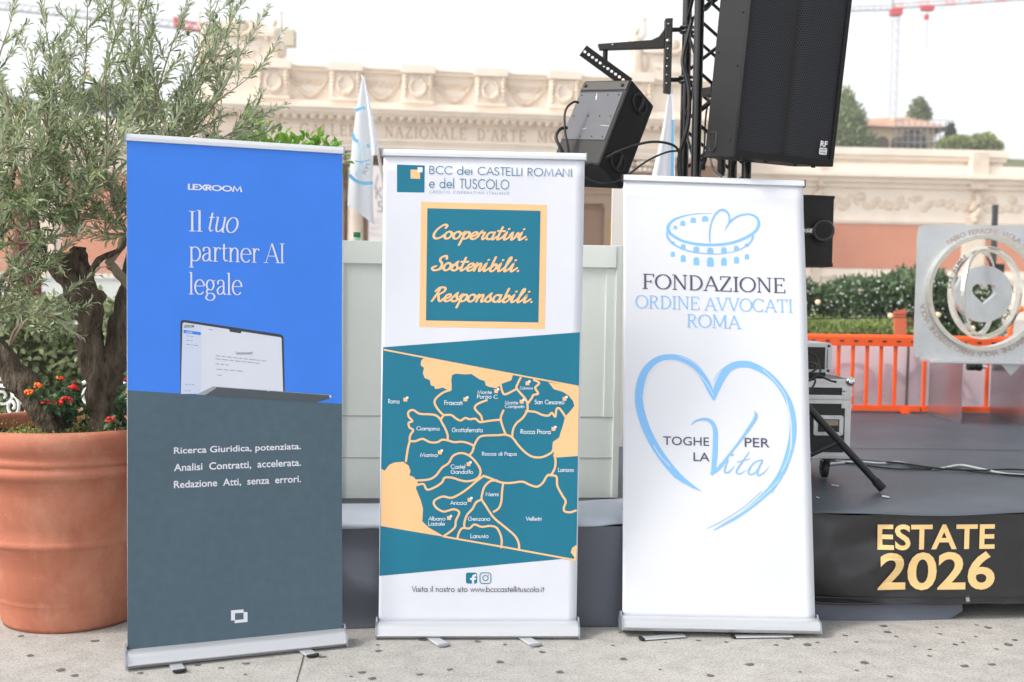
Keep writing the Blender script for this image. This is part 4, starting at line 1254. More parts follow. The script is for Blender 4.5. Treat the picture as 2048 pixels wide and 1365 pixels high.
for lab, pts, r_, mm in (('white cable snaking across the black deck', [(1640, 930), (1712, 924), (1760, 927), (1795, 925), (1830, 932), (1875, 938), (1920, 931), (1960, 938), (2010, 948), (2060, 952), (2120, 960)], .0075, M_CABW),
                         ('black cable crossing above the white cable on the deck', [(1640, 915), (1710, 920), (1760, 924), (1800, 926), (1850, 934), (1900, 939), (1960, 941), (2020, 939), (2080, 942)], .005, M_CAB),
                         ('black cable lying in front of the white cable on the deck', [(1650, 920), (1730, 931), (1790, 938), (1850, 938), (1900, 937), (1960, 945), (2040, 951), (2100, 953)], .005, M_CAB)):
    cable(lab, [PZ(a, b_, sz + (.006 if mm is M_CAB and 'above' in lab else 0)) for a, b_ in pts], r_, mm, group='cables on the stage deck')

# ------------------------------------------------------------------ tripod stand with the small cylinder-fronted speaker
SPX, SPY = 1.385, 5.6
st = thing('speaker_stand', 'black tripod stand with one leg showing on the deck beside the heart banner', 'stand', (SPX, SPY, .508))
M_ST = mat('stand black', (25, 26, 27), .4, .1, .1, 30)
m = MB(); m.tube([(0, 0, .10), (0, 0, .62)], .020, 14); m.tube([(0, 0, .62), (0, 0, 1.12)], .0165, 14); m.build('pole', M_ST, st)
m = MB(); m.lathe([(.0, .43), (.034, .43), (.036, .48), (.034, .53), (.0, .53)], n=16); m.build('hub', M_ST, st, 0)
m = MB(); m.lathe([(.0, .10), (.03, .10), (.03, .15), (0, .15)], n=16); m.build('collar', M_ST, st)
foot = PZ(1764, 983, .512)
for fx, fy in ((foot.x - SPX, foot.y - SPY), (-.24, -.27), (-.20, .36)):
    f_ = Vector((fx, fy, .020)); h_ = Vector((fx * .07, fy * .07, .49))
    m = MB(); m.tube([h_, f_], .0185, 12); lg = m.build('leg', M_ST, st)
    m = MB(); m.tube([f_ + (h_ - f_) * .075, f_ - (h_ - f_) * .006], [.0225, .0235], 14); m.build('rubber_foot', mat('rubber', (18, 18, 19), .6), lg)
    m = MB(); mid = h_ + (f_ - h_) * .52; m.tube([Vector((fx * .05, fy * .05, .12)), mid], .011, 8); m.sphere(mid, .021, 10, 6); m.build('brace', M_ST, st)
bs = thing('small_speaker', 'small black curved-front speaker with a round port, on the tripod stand', 'speaker', (SPX, SPY, .508 + 1.115), R(-4))
zt = PY(1640, 397, SPY).z - (.508 + 1.115)
m = MB()
P_ = [(-.175 + .35 * i / 20, -.13 - .055 * math.sin(math.pi * i / 20)) for i in range(21)] + [(.175, .13), (-.175, .13)]
for z0, z1, g_ in ((0, .018, .006), (.018, zt - .014, 0), (zt - .014, zt, .006)):
    k = len(P_)
    Q_ = [(x * (1 + g_ * 3), y * (1 + g_ * 3)) for x, y in P_]
    m.add([(x, y, z0) for x, y in Q_] + [(x, y, z1) for x, y in Q_], [tuple(range(k))[::-1], tuple(range(k, 2 * k))], 0)
    m.add([(x, y, z0) for x, y in Q_] + [(x, y, z1) for x, y in Q_], [(i, (i + 1) % k, k + (i + 1) % k, k + i) for i in range(k)], 0)
m.build('cabinet', M_GEAR, bs)
pc = PY(1647, 462, SPY - .2); c = bs.matrix_world.inverted() @ pc
c.y = -.195
m = MB()
T0 = m.T
for r0, r1, y0, y1 in ((.046, .050, c.y, c.y + .09), (.055, .055, c.y + .03, c.y + .05)):
    m.tube([(c.x, y0, c.z), (c.x, y1, c.z)], r0, 24)
m.tube([(c.x + .046 * math.cos(t), c.y - .002, c.z + .046 * math.sin(t)) for t in [2 * math.pi * i / 24 for i in range(25)]], .007, 8)
m.add([(c.x + .036 * math.cos(t), c.y - .003, c.z + .036 * math.sin(t)) for t in [2 * math.pi * i / 24 for i in range(24)]], [tuple(range(24))], 1)
m.build('port', [mat('port black', (34, 34, 36), .35), mat('recess black', (6, 6, 6), .8)], bs)
m = MB()
m.box(c.x - .25, c.x - .03, c.y + .003, c.y + .03, c.z - .018, c.z + .016)
v2, f2 = font_mesh('BOSE', .03, .3)
w2 = max(v.x for v in v2); h2 = max(v.y for v in v2)
m.add([(c.x - .142 + v.x / w2 * .098, c.y + .001, c.z - .008 + v.y / h2 * .017) for v in v2], f2, 1)
m.build('name_bar', [mat('bar black', (17, 17, 18), .35), mat('badge white', (226, 228, 232), .4)], bs)

# ------------------------------------------------------------------ flight case on castors
M_FC, M_EDGE = mat('case laminate', (17, 18, 21), .45, 0, .15, 8), mat('case aluminium', (208, 210, 212), .32, .45, .08, 18)
M_CHR = mat('chrome', (214, 216, 218), .15, 1.)
fc = thing('flight_case', 'black flight case with aluminium edges on castors, standing on the deck', 'case', (1.345, 5.86, .508), R(1))
CW_, CD_, Z0, Z1, Z2 = .445, .46, .115, .425, .535
m = MB(); m.box(.006, CW_ - .006, .006, CD_, Z0 + .006, Z1 - .006); m.build('body', M_FC, fc)
m = MB(); m.box(.006, CW_ - .006, .006, CD_, Z1 + .002, Z2 - .006); m.build('lid', M_FC, fc)
m = MB()
for x0, x1, z0, z1 in ((0, CW_, Z0, Z0 + .032), (0, CW_, Z1 - .02, Z1), (0, CW_, Z1 + .0015, Z1 + .026), (0, CW_, Z2 - .045, Z2), (0, .03, Z0 + .0325, Z1 - .0205), (CW_ - .032, CW_, Z0 + .0325, Z1 - .0205), (0, .03, Z1 + .0265, Z2 - .0455), (CW_ - .032, CW_, Z1 + .0265, Z2 - .0455)):
    m.box(x0, x1, -.001, .012, z0, z1)
m.box(CW_ - .006, CW_ + .001, .0125, CD_, Z2 - .03, Z2 - .0005); m.box(CW_ - .006, CW_ + .001, .0125, CD_, Z0, Z0 + .03)
for zz in (Z0 + .016, Z1 + .013, Z2 - .016):
    m.box(.001, CW_ - .001, -.0035, -.0012, zz - .003, zz + .001)
m.build('edging', M_EDGE, fc, .0015)
for xx in (CW_ - .010, .010):
    m = MB(); m.sphere((xx, .004, Z2 - .012), .026, 16, 10)
    m.build('ball_corner', M_CHR, fc)
m = MB()
for zz in (Z1 - .028, Z1 + .035, Z1 + .062):
    m.box(CW_ - .052, CW_ + .003, -.0045, -.0022, zz - .014, zz + .008)
for zz in (Z1 - .032, Z1 + .03, Z1 + .058):
    for xx in (CW_ - .042, CW_ - .012):
        m.sphere((xx, -.006, zz), .0045, 8, 5)
m.build('corner_brace', M_EDGE, fc)
hx, hz = CW_ - .118, Z0 + .175
m = MB()
P_ = rrect(hx - .078, hz - .052, hx + .078, hz + .054, .012)
k = len(P_)
m.add([(x, -.006, z) for x, z in P_] + [(x, .006, z) for x, z in P_], [tuple(range(k))] + [(i, k + i, k + (i + 1) % k, (i + 1) % k) for i in range(k)], 0)
m.box(hx - .056, hx + .056, -.0085, -.0065, hz - .033, hz + .034, 1)
m.box(hx - .05, hx + .048, -.0145, -.009, hz + .002, hz + .03, 2)
m.box(hx - .05, hx + .05, -.022, -.010, hz - .028, hz - .012, 1)
for xx in (-.068, -.03, .03, .068):
    m.sphere((hx + xx, -.008, hz + .045), .004, 8, 5, 0); m.sphere((hx + xx, -.008, hz - .043), .004, 8, 5, 0)
m.build('recessed_handle', [M_EDGE, M_BLACK, mat('worn latch', (150, 140, 122), .45, .5, .25, 40)], fc)
for xx, yy in ((CW_ - .10, .06), (.08, .06), (CW_ - .10, CD_ - .06), (.08, CD_ - .06)):
    m = MB(); m.box(xx - .035, xx + .035, yy - .035, yy + .035, Z0 - .012, Z0 - .001); m.tube([(xx, yy, Z0 - .03), (xx, yy, Z0 - .012)], .02, 10)
    for s_ in (-1, 1):
        m.hexa([(xx - .014 + s_ * .019, yy - .005, .04), (xx - .008 + s_ * .019, yy - .005, .04), (xx - .008 + s_ * .019, yy + .03, .04), (xx - .014 + s_ * .019, yy + .03, .04), (xx - .014 + s_ * .019, yy - .02, Z0 - .02), (xx - .008 + s_ * .019, yy - .02, Z0 - .02), (xx - .008 + s_ * .019, yy + .02, Z0 - .02), (xx - .014 + s_ * .019, yy + .02, Z0 - .02)])
    cs = m.build('castor', mat('castor fork', (60, 60, 62), .45, .5), fc)
    m = MB(); m.tube([(xx - .026, yy + .012, .046), (xx - .023, yy + .012, .046), (xx + .001, yy + .012, .046), (xx + .004, yy + .012, .046)], [.038, .044, .044, .038], 20); m.tube([(xx - .03, yy + .012, .046), (xx + .008, yy + .012, .046)], .014, 10, 1)
    m.build('wheel', [mat('wheel rubber', (36, 35, 34), .6, 0, .2, 20), M_EDGE], cs)

# silver-framed rack unit on the case
p_ = fc.matrix_world @ Vector((.0, .12, Z2))
rk = thing('rack_screen', 'silver framed rack unit with a black screen, on top of the flight case', 'equipment', (1.34, 6.0, .508 + Z2), R(3))
m = MB()
zt = PY(1650, 687, 6.0).z - (.508 + Z2)
P_ = rrect(0, .022, .385, zt, .016); k = len(P_)
m.add([(x, 0, z) for x, z in P_] + [(x, .25, z) for x, z in P_], [tuple(range(k)), tuple(range(2 * k - 1, k - 1, -1))] + [(i, k + i, k + (i + 1) % k, (i + 1) % k) for i in range(k)])
m.build('casing', mat('silver casing', (196, 200, 204), .4, .5, .04, 20), rk, .003)
m = MB(); m.box(.02, .347, -.003, .0, .04, zt - .022); m.build('screen', mat('dark screen', (8, 8, 10), .12, 0, .3, 4), rk)
m = MB()
for i in range(13):
    m.sphere((.360, -.001, .05 + (zt - .085) * i / 12), .0035, 6, 4)
for zz in (.034, zt - .016):
    m.sphere((.366, -.001, zz), .008, 10, 6)
m.build('buttons', M_BLACK, rk)
for xx in (.03, .27):
    m = MB(); m.box(xx, xx + .09, .02, .2, 0, .022); m.build('foot', M_BLACK, rk)
for lab, pts in (('black cable looping over the front of the rack screen', [(1600, 700), (1630, 712), (1638, 730), (1625, 744), (1606, 750)]), ('black cable hanging in a small loop left on the rack screen', [(1604, 735), (1622, 726), (1636, 732), (1640, 745), (1620, 760), (1600, 772)]), ('black cable lying across the flight case lid', [(1600, 755), (1625, 748), (1645, 755), (1662, 762), (1672, 764)]), ('black cable trailing down the left of the flight case', [(1605, 765), (1630, 760), (1622, 780), (1606, 800)])):
    cable(lab, [PY(a, b_, 5.80 - .03 * i) for i, (a, b_) in enumerate(pts)], .0055, M_CAB, group='cables heaped on the flight case')

# ------------------------------------------------------------------ metal ring sculpture at the back of the stage
M_MET = mat('brushed sheet metal', (204, 208, 211), .28, .7, .10, 5, .10, 9)
M_MET2 = mat('polished ring metal', (226, 223, 214), .16, .85, .08, 8, .06, 12)
SCY = 8.45
sc0 = PY(1967, 586, SCY)
scu = thing('ring_sculpture', 'brushed metal square plate sculpture with nested rings and a heart disc, lettered round the hole', 'sculpture', (sc0.x, SCY, .508), R(-3))
cz = sc0.z - .508
m = MB()
NN = 72
HO, HR, RC = .505, .435, .04
out, inn = [], []
for k in range(NN):
    t = 2 * math.pi * k / NN
    cx, cz_ = math.cos(t), math.sin(t)
    s = 1 / max(abs(cx), abs(cz_))
    x, z = cx * s * HO, cz_ * s * HO
    ax, az = abs(x), abs(z)
    if ax > HO - RC and az > HO - RC:
        ox, oz = HO - RC, HO - RC
        v = Vector((ax - ox, az - oz)).normalized() * RC
        x, z = math.copysign(ox + v.x, x), math.copysign(oz + v.y, z)
    out.append((x, z)); inn.append((cx * HR, cz_ * HR))
vs = [(x, -.006, cz + z) for x, z in out] + [(x, -.006, cz + z) for x, z in inn] + [(x, .006, cz + z) for x, z in out] + [(x, .006, cz + z) for x, z in inn]
fs = []
for k in range(NN):
    k2 = (k + 1) % NN
    fs += [(k, k2, NN + k2, NN + k), (2 * NN + k2, 2 * NN + k, 3 * NN + k, 3 * NN + k2), (NN + k, NN + k2, 3 * NN + k2, 3 * NN + k), (k2, k, 2 * NN + k, 2 * NN + k2)]
m.add(vs, fs)
pos = 128.
for ch in 'FABIO FERRONE VIOLA FABIO FERRONE VIOLA FABIO FERRONE VIOLA FABIO FERRONE VIOLA ':
    if ch == ' ':
        pos -= 3.6; continue
    v2, f2 = font_mesh(ch, .015)
    w2 = max(v.x for v in v2)
    a = R(pos) ; pos -= (w2 * 5.6 + 1.0) * .90
    ca, sa = math.cos(a), math.sin(a)
    pts = []
    for v in v2:
        rr, tt = .446 + v.y * .052, (v.x) * .060
        pts.append((rr * ca + tt * sa, -.0085, cz + rr * sa - tt * ca))
    m.add(pts, f2, 1)
m.build('plate', [M_MET, mat('cut lettering', (176, 158, 148), .5, .2, .25, 6)], scu)


def ring(name, r0, r1, depth, rot, tilt=0, cx=0, dy=0, n=56, mats=M_MET2, art=None):
    Rm = Matrix.Translation((cx, dy, cz)) @ Matrix.Rotation(rot, 4, 'Z') @ Matrix.Rotation(tilt, 4, 'Y')
    m = MB(lambda p: Rm @ p)
    vs, fs = [], []
    for k in range(n):
        t = 2 * math.pi * k / n
        for (r, y) in ((r0, -depth / 2), (r1, -depth / 2), (r1, depth / 2), (r0, depth / 2)):
            vs.append((r * math.cos(t), y, r * math.sin(t)))
    for k in range(n):
        k2 = (k + 1) % n
        for j in range(4):
            j2 = (j + 1) % 4
            fs.append((4 * k + j, 4 * k2 + j, 4 * k2 + j2, 4 * k + j2)[::-1])
    m.add(vs, fs, 0, False)
    if art:
        art(m)
    return m.build(name, mats, scu)


def las(m):
    pos = 175.
    for ch in 'LAS ALMAS':
        if ch == ' ':
            pos -= 5; continue
        v2, f2 = font_mesh(ch, .02)
        w2 = max(v.x for v in v2)
        a = R(pos); pos -= w2 * 7.6 + 1.6
        ca, sa = math.cos(a), math.sin(a)
        m.add([((.318 + v.y * .04) * ca + v.x * .05 * sa, -.017, (.318 + v.y * .04) * sa - v.x * .05 * ca) for v in v2], f2, 1)


ring('outer_ring', .405, .436, .085, R(4))
ring('middle_ring', .312, .352, .026, R(-64), mats=[M_MET2, mat('engraved metal', (120, 124, 128), .5, .5)], art=las)
ring('inner_ring', .30, .332, .024, R(50), R(2), -.03)
Rm = Matrix.Translation((-.01, -.01, cz - .01)) @ Matrix.Rotation(R(4), 4, 'Z')
m = MB(lambda p: Rm @ p)
hp = []
for k in range(48):
    t = 2 * math.pi * k / 48 + math.pi / 2
    tt = math.pi / 2 - t
    hx_ = 16 * math.sin(tt) ** 3
    hz_ = 13 * math.cos(tt) - 5 * math.cos(2 * tt) - 2 * math.cos(3 * tt) - math.cos(4 * tt)
    hp.append((hx_ * .0058, hz_ * .0058 + .008))
op = [(.212 * math.cos(math.pi / 2 + 2 * math.pi * k / 48), .212 * math.sin(math.pi / 2 + 2 * math.pi * k / 48)) for k in range(48)]
vs = [(x, -.03, z) for x, z in op] + [(x, -.03, z) for x, z in hp] + [(x, .03, z) for x, z in op] + [(x, .03, z) for x, z in hp]
fs = []
for k in range(48):
    k2 = (k + 1) % 48
    fs += [(k, k2, 48 + k2, 48 + k), (96 + k2, 96 + k, 144 + k, 144 + k2), (48 + k, 48 + k2, 144 + k2, 144 + k), (k2, k, 96 + k, 96 + k2)]
m.add(vs, fs)
m.build('heart_disc', M_MET, scu)
m = MB(); m.box(-.40, .46, -.12, .16, cz - .532, cz - .508); m.build('base_plate', M_MET, scu, .004)
SCi = scu.matrix_world.inverted()
for (pa, pb) in (((1856, 829), (1921, 848)), ((1979, 833), (2062, 857))):
    a, b_ = SCi @ PZ(*pa, .51), SCi @ PZ(*pb, .51)
    m = MB()
    o = Vector((.006, .002, 0))
    zz = Vector((0, 0, cz - .5335))
    m.hexa([a, b_, b_ + o, a + o, a + zz, b_ + zz, b_ + o + zz, a + o + zz])
    m.build('support_plate', mat('mirror sheet', (190, 186, 190), .24, .9, .06, 4, .06, 5), scu)
m = MB()
a, b_, c_ = SCi @ PY(1998, 724, SCY - .06), SCi @ PY(2050, 724, SCY - .06), SCi @ PY(2022, 752, SCY - .06)
o = Vector((0, .008, 0))
m.add([a, c_, b_, a + o, c_ + o, b_ + o], [(0, 1, 2), (5, 4, 3), (0, 3, 4, 1), (1, 4, 5, 2), (2, 5, 3, 0)])
m.build('gusset', M_MET, scu)

# ------------------------------------------------------------------ orange barriers at the back of the stage
M_OR = mat('orange plastic', (234, 90, 32), .45, 0, .06, 6)
YBAR = 9.22


def barrier(label, px0, px1, bars, slots=True):
    P0 = PZ(px0, 826, .508)
    t = thing('crowd_barrier', label, 'barrier', (PY(px0, 826, YBAR).x, YBAR, .508), 0, 'orange barriers along the back of the stage')
    x1 = PY(px1, 826, YBAR).x - t.location.x
    zt_ = PY(1720, 669, YBAR).z - .508
    m = MB()
    m.xprism([(-.03, zt_ - .095), (.03, zt_ - .095), (.03, zt_ - .02), (.012, zt_), (-.012, zt_), (-.03, zt_ - .022)], 0, x1)
    n = int(x1 / .117)
    for k in range(n):
        m.box(.08 + k * .117, .115 + k * .117, -.0325, -.0305, zt_ - .062, zt_ - .047, 1)
    m.build('top_rail', [M_OR, mat('slot dark', (70, 40, 50), .7)], t, .003)
    m = MB(); m.box(0, x1, -.026, .026, .012, .06); m.build('bottom_rail', M_OR, t, .003)
    for xx in (.1, x1 - .16):
        m = MB(); m.box(xx, xx + .06, -.07, .07, 0, .0115)
        m.build('foot', M_OR, t)
    for bx in bars:
        xx = PY(bx, 750, YBAR).x - t.location.x
        m = MB(); m.box(xx - .0135, xx + .0135, -.013, .013, .0605, zt_ - .0955); m.build('upright', M_OR, t, .003)
    return t


barrier('orange plastic barrier left of the ring sculpture with its five bars and slotted top', 1512, 1838, [1534, 1562, 1590, 1619, 1648, 1676, 1704.5, 1733, 1761, 1789.5])
barrier('orange plastic barrier behind the ring sculpture, mostly hidden by its plate', 1842, 2110, [1848, 1974, 2024, 2070])
tag((lambda m: (m.tube([PY(1817, 690, 9.33), PY(1812, 828, 9.33)], .012, 10), m.build('steel_post', mat('steel post', (118, 116, 112), .4, .5)))[1])(MB()), 'thin grey steel post between the orange bars', 'post')
m = MB()
vs = []
NXs = 60
for i in range(NXs + 1):
    x = 1.6 + (5.2 - 1.6) * i / NXs
    for k in range(7):
        z = .512 + .62 * k / 6
        vs.append((x, 9.40 + .02 * math.sin(x * 5) + .008 * math.sin(x * 13 + z * 5), z))
m.add(vs, [(i * 7 + k, (i + 1) * 7 + k, (i + 1) * 7 + k + 1, i * 7 + k + 1) for i in range(NXs) for k in range(6)], 0, True)
v2, f2 = font_mesh('ROMA', 0)
m.add([(2.3 + v.x * .55, 9.368, .62 + v.y * .42) for v in v2], f2, 1)
tag(m.build('barrier_banner', [mat('lilac white sheet', (222, 214, 222), .6, 0, .04, 2), mat('faint print', (212, 198, 210), .6)]), 'pale lilac sheeting stretched behind the orange barriers', 'sheeting')
m = MB()
m.tube([PY(1935, 733, 9.12), PY(1948, 734, 9.12)], .033, 12); m.tube([PY(1948, 734, 9.12), PY(1952, 734, 9.12)], .018, 12); m.tube([PY(1952, 734, 9.12), PY(1962, 735, 9.12)], .032, 12); m.tube([PY(1962, 735, 9.12), PY(1974, 735, 9.12)], .013, 10, 1)
tag(m.build('scaffold_clamp', [M_BLACK, M_EDGE]), 'black scaffold clamp on the barrier below the sculpture', 'clamp')

# ------------------------------------------------------------------ flags
M_FLAG = leaf_mat('flag cloth', (236, 239, 245), (236, 239, 245), (236, 239, 245), .8, .5)
M_FLAGB = mat('flag blue', (120, 186, 232), .7, 0, .05, 6)


def strip_sheet(m, L, Rr, n, Y0, dy, mi=0):
    """two photo-px edge polylines -> cloth between them with folds"""
    A, B_ = catmull([(a, b_, 0) for a, b_ in L], 6), catmull([(a, b_, 0) for a, b_ in Rr], 6)
    k = min(len(A), len(B_))
    vs = []
    for i in range(k):
        for j in range(n + 1):
            t = j / n
            vs.append(PY(A[i].x + (B_[i].x - A[i].x) * t, A[i].y + (B_[i].y - A[i].y) * t, Y0 + dy(t, i / k)))
    m.add(vs, [(i * (n + 1) + j, i * (n + 1) + j + 1, (i + 1) * (n + 1) + j + 1, (i + 1) * (n + 1) + j) for i in range(k - 1) for j in range(n)], mi, True)


FY = 6.4
fl = thing('flag', 'white flag with pale blue arcs drooping from its pole behind the booth', 'flag', PY(770, 480, FY))
m = MB(lambda p: fl.matrix_world.inverted() @ p)
m.tube([PY(725, 150, FY + .02), PY(757, 310, FY + .02), PY(786, 470, FY + .02), PY(812, 600, FY + .02)], .009, 8)
m.build('pole', mat('flag pole', (206, 204, 196), .5), fl)
m = MB(lambda p: fl.matrix_world.inverted() @ p)
strip_sheet(m, [(724, 155), (712, 225), (704, 290), (698, 360), (695, 410), (695, 408)], [(729, 155), (738, 225), (748, 285), (746, 330), (746, 400), (748, 450)], 10, FY, lambda t, s: -.05 * s * math.sin(t * 5) - .02)
strip_sheet(m, [(727, 154), (733, 200), (738, 250), (742, 290), (742, 312)], [(729, 154), (742, 215), (751, 262), (757, 300), (756, 310)], 6, FY - .05, lambda t, s: -.04 * math.sin(t * 3.14))
bl = lambda pts, ws, dy=-.09, mi=1: (lambda sv: m.add([PY(p[0], p[1], FY + dy) for p in sv[0]], [f[::-1] for f in sv[1]], mi, False))(stroke_poly([(p.x, p.y) for p in catmull([(a, b_, 0) for a, b_ in pts], 5)], ws, False))
bl([(711, 222), (722, 217), (731, 217)], 3)
bl([(705, 268), (710, 280), (717, 283)], 3.2)
bl([(717, 285), (724, 305), (722, 330), (712, 352)], 3, -.11, 2)
bl([(710, 322), (722, 324), (741, 320)], 1.2, -.115)
bl([(698, 350), (712, 362), (728, 367), (746, 366)], 3.4, -.12)
bl([(735, 288), (738, 296)], 3, -.115)
v2, f2 = font_mesh('PER', .0)
m.add([PY(741 - v.y * 11 - (v.x) * 6, 328 + v.x * 14 - v.y * 3, FY - .13) for v in v2], f2, 3)
m.build('cloth', [M_FLAG, M_FLAGB, mat('flag pale blue', (186, 216, 238), .7), mat('flag grey', (140, 144, 166), .7)], fl)
fl = thing('flag', 'white and blue flag hanging half hidden behind the truss', 'flag', PY(1335, 480, 6.6))
m = MB(lambda p: fl.matrix_world.inverted() @ p)
m.tube([PY(1342, 170, 6.65), PY(1347, 400, 6.65), PY(1350, 600, 6.65)], .009, 8)
m.build('pole', mat('flag pole', (206, 204, 196), .5), fl)
m = MB(lambda p: fl.matrix_world.inverted() @ p)
strip_sheet(m, [(1336, 188), (1328, 240), (1316, 300), (1304, 350), (1296, 390), (1292, 420)], [(1346, 188), (1348, 240), (1349, 300), (1350, 350), (1350, 390), (1350, 420)], 10, 6.6, lambda t, s: -.06 * s * math.sin(t * 7))
strip_sheet(m, [(1343, 240), (1342, 300), (1341, 360)], [(1348, 240), (1348, 300), (1348, 360)], 3, 6.5, lambda t, s: 0, 1)
m.build('cloth', [M_FLAG, M_FLAGB], fl)
# white panel between booth and heart banner
p_ = PY(1234, 492, 7.0)
m = MB(); m.box(p_.x - .035, p_.x + .06, 7.0, 7.04, .506, PY(1234, 372, 7).z)
tag(m.build('white_panel', mat('white panel', (226, 222, 216), .6)), 'narrow white upright panel behind the right end of the booth', 'panel')
# ================================================================== museum and wings
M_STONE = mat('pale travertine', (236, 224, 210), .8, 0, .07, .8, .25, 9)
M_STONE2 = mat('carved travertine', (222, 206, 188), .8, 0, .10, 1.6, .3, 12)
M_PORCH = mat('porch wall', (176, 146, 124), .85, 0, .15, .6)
M_PANEL = mat('salmon render', (204, 142, 118), .85, 0, .06, .7)
M_LETT = mat('incised letters', (188, 160, 130), .9)


class Frame:
    def __init__(self, px, Y, yaw):
        p = PY(px, 572, Y)
        self.o = Vector((p.x, p.y, 0))
        self.yaw = yaw
        self.n = Vector((math.sin(yaw), -math.cos(yaw), 0))
        self.u = Vector((math.cos(yaw), math.sin(yaw), 0))

    def __call__(self, px, py, off=0.):
        d = ray(px, py)
        t = (self.o + self.n * off - CO).dot(self.n) / d.dot(self.n)
        p = CO + d * t
        return (p - self.o).dot(self.u), p.z


FM = Frame(1024, 55, R(7))
mus = thing('museum_building', 'long cream stone museum with garlanded parapet and carved inscription in the background', 'building', FM.o, FM.yaw)
Z = lambda py, px=830: FM(px, py)[1]
U = lambda px, py=200: FM(px, py)[0]
zc0, zc1 = Z(150), Z(137)
zb, zcor0, zcor1, zd = Z(205), Z(227), Z(229), Z(247)
zf, za = Z(247), Z(281)
zar = Z(300)
uL, uR = U(395), U(1480)
piers = [U(x) for x in (547, 691, 835, 980, 1127, 1272)]
m = MB()
m.box(uL, uR, .0, 9, zar, zcor0)           # entablature block
m.box(uL, uR, .15, 9, zcor0 + .02, zc0)           # parapet block
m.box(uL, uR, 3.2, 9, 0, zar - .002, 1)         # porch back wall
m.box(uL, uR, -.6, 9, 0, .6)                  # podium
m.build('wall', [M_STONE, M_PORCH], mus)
m = MB()
# cornice and architrave mouldings
for y0, z0, z1 in ((-.95, zcor0 - .02, zcor0 + .10), (-.80, zcor0 - .18, zcor0 - .022), (-.62, zcor0 - .30, zcor0 - .182), (-.3, zd - .04, zcor0 - .302)):
    m.box(uL, uR, y0, .1, z0, z1)
for y0, z0, z1 in ((-.12, zar + .02, zar + .22), (-.18, zar + .222, zar + .34), (-.26, zar + .342, za)):
    m.box(uL, uR, y0, .05, z0, z1)
m.box(uL, uR, -.10, .3, zcor0 + .102, zcor0 + .45)
m.build('cornice', M_STONE, mus)
m = MB()
k = 0
u = uL
while u < uR:
    m.sphere((u, -.5, zd + .10), .17, 8, 6, 0, (1, 1, .9))
    u += .415
m.build('dentils', M_STONE2, mus)
# frieze lettering
zl0, zl1 = FM(830, 277)[1], FM(830, 254)[1]
for word, xa, xb in (('GALLERIA', 600, 745), ('NAZIONALE', 770, 932), ("D'ARTE", 956, 1051), ('MODERNA', 1075, 1215)):
    L0, L1 = FM(xa, 265)[0], FM(xb, 265)[0]
    gs = glyph_line(word, SER, 0, contrast=(.055, .03), track=.22)
    a0, a1, b0, b1 = bbox(gs)
    ff = MB()
    for k, (v2, f2) in enumerate(gs):
        ff.add([(L0 + (v.x - a0) / (a1 - a0) * (L1 - L0), -.012 - .004 * (k % 5), zl0 + (v.y - b0) / (b1 - b0) * (zl1 - zl0)) for v in v2], f2)
    ff.build('inscription_word', M_LETT, mus)
# parapet coping
m = MB()
m.box(uL, uR, -.12, .9, zc0, zc0 + (zc1 - zc0) * .45)
m.box(uL, uR, -.25, 1.0, zc0 + (zc1 - zc0) * .452, zc1 - .05)
m.build('coping', M_STONE, mus, .03)
M_ = M_STONE2
for i, uc in enumerate(piers):
    m = MB()
    hw = .74
    m.box(uc - hw, uc + hw, -.22, .2, zcor0 + .452, zc0 - .002)
    m.box(uc - hw - .08, uc + hw + .08, -.42, .95, zc0 + .002, zc1 + .10)
    m.box(uc - hw - .04, uc + hw + .04, -.32, .2, zcor0 + .454, zb + .02)
    pr_ = m.build('pier', M_STONE, mus, .02)
    m = MB()
    rnd = random.Random(i)
    zm = (zb + zc0) / 2 + .02
    for k in range(26):
        t = 2 * math.pi * k / 26
        if math.sin(t) > .86:
            continue
        big_ = .085 + .05 * max(0, -math.sin(t))
        m.sphere((uc + .36 * math.cos(t), -.27, zm + .40 * math.sin(t)), big_ * rnd.uniform(.85, 1.15), 7, 5)
    for s_ in (-1, 1):
        for k in range(6):
            m.sphere((uc + s_ * .60, -.27, zc0 - .13 - k * .19), .13 - .012 * k + rnd.uniform(-.01, .02), 8, 6)
    m.box(uc - .2, uc + .2, -.30, -.22, zc0 - .16, zc0 - .06)
    m.build('wreath', M_, pr_)
for i in range(len(piers) - 1):
    a, b_ = piers[i] + .80, piers[i + 1] - .80
    m = MB()
    pts = [Vector((a + (b_ - a) * k / 24, .10, zc0 - .22 - .95 * math.sin(math.pi * k / 24))) for k in range(25)]
    m.tube(pts, [.05 + .055 * math.sin(math.pi * k / 24) for k in range(25)], 8)
    for k in range(2, 23):
        m.sphere(pts[k] + Vector((0, -.03, .02 * (-1) ** k)), .075 + .03 * math.sin(math.pi * k / 24), 6, 5)
    m.box((a + b_) / 2 - .75, (a + b_) / 2 + .75, .10, .149, zc0 - .62, zc0 - .34)
    for k in range(14):
        m.sphere(((a + b_) / 2 - .7 + 1.4 * k / 13, .11, zc0 - .48 + .07 * math.sin(k * 2.1)), .075, 6, 4)
    m.build('festoon', M_, mus)
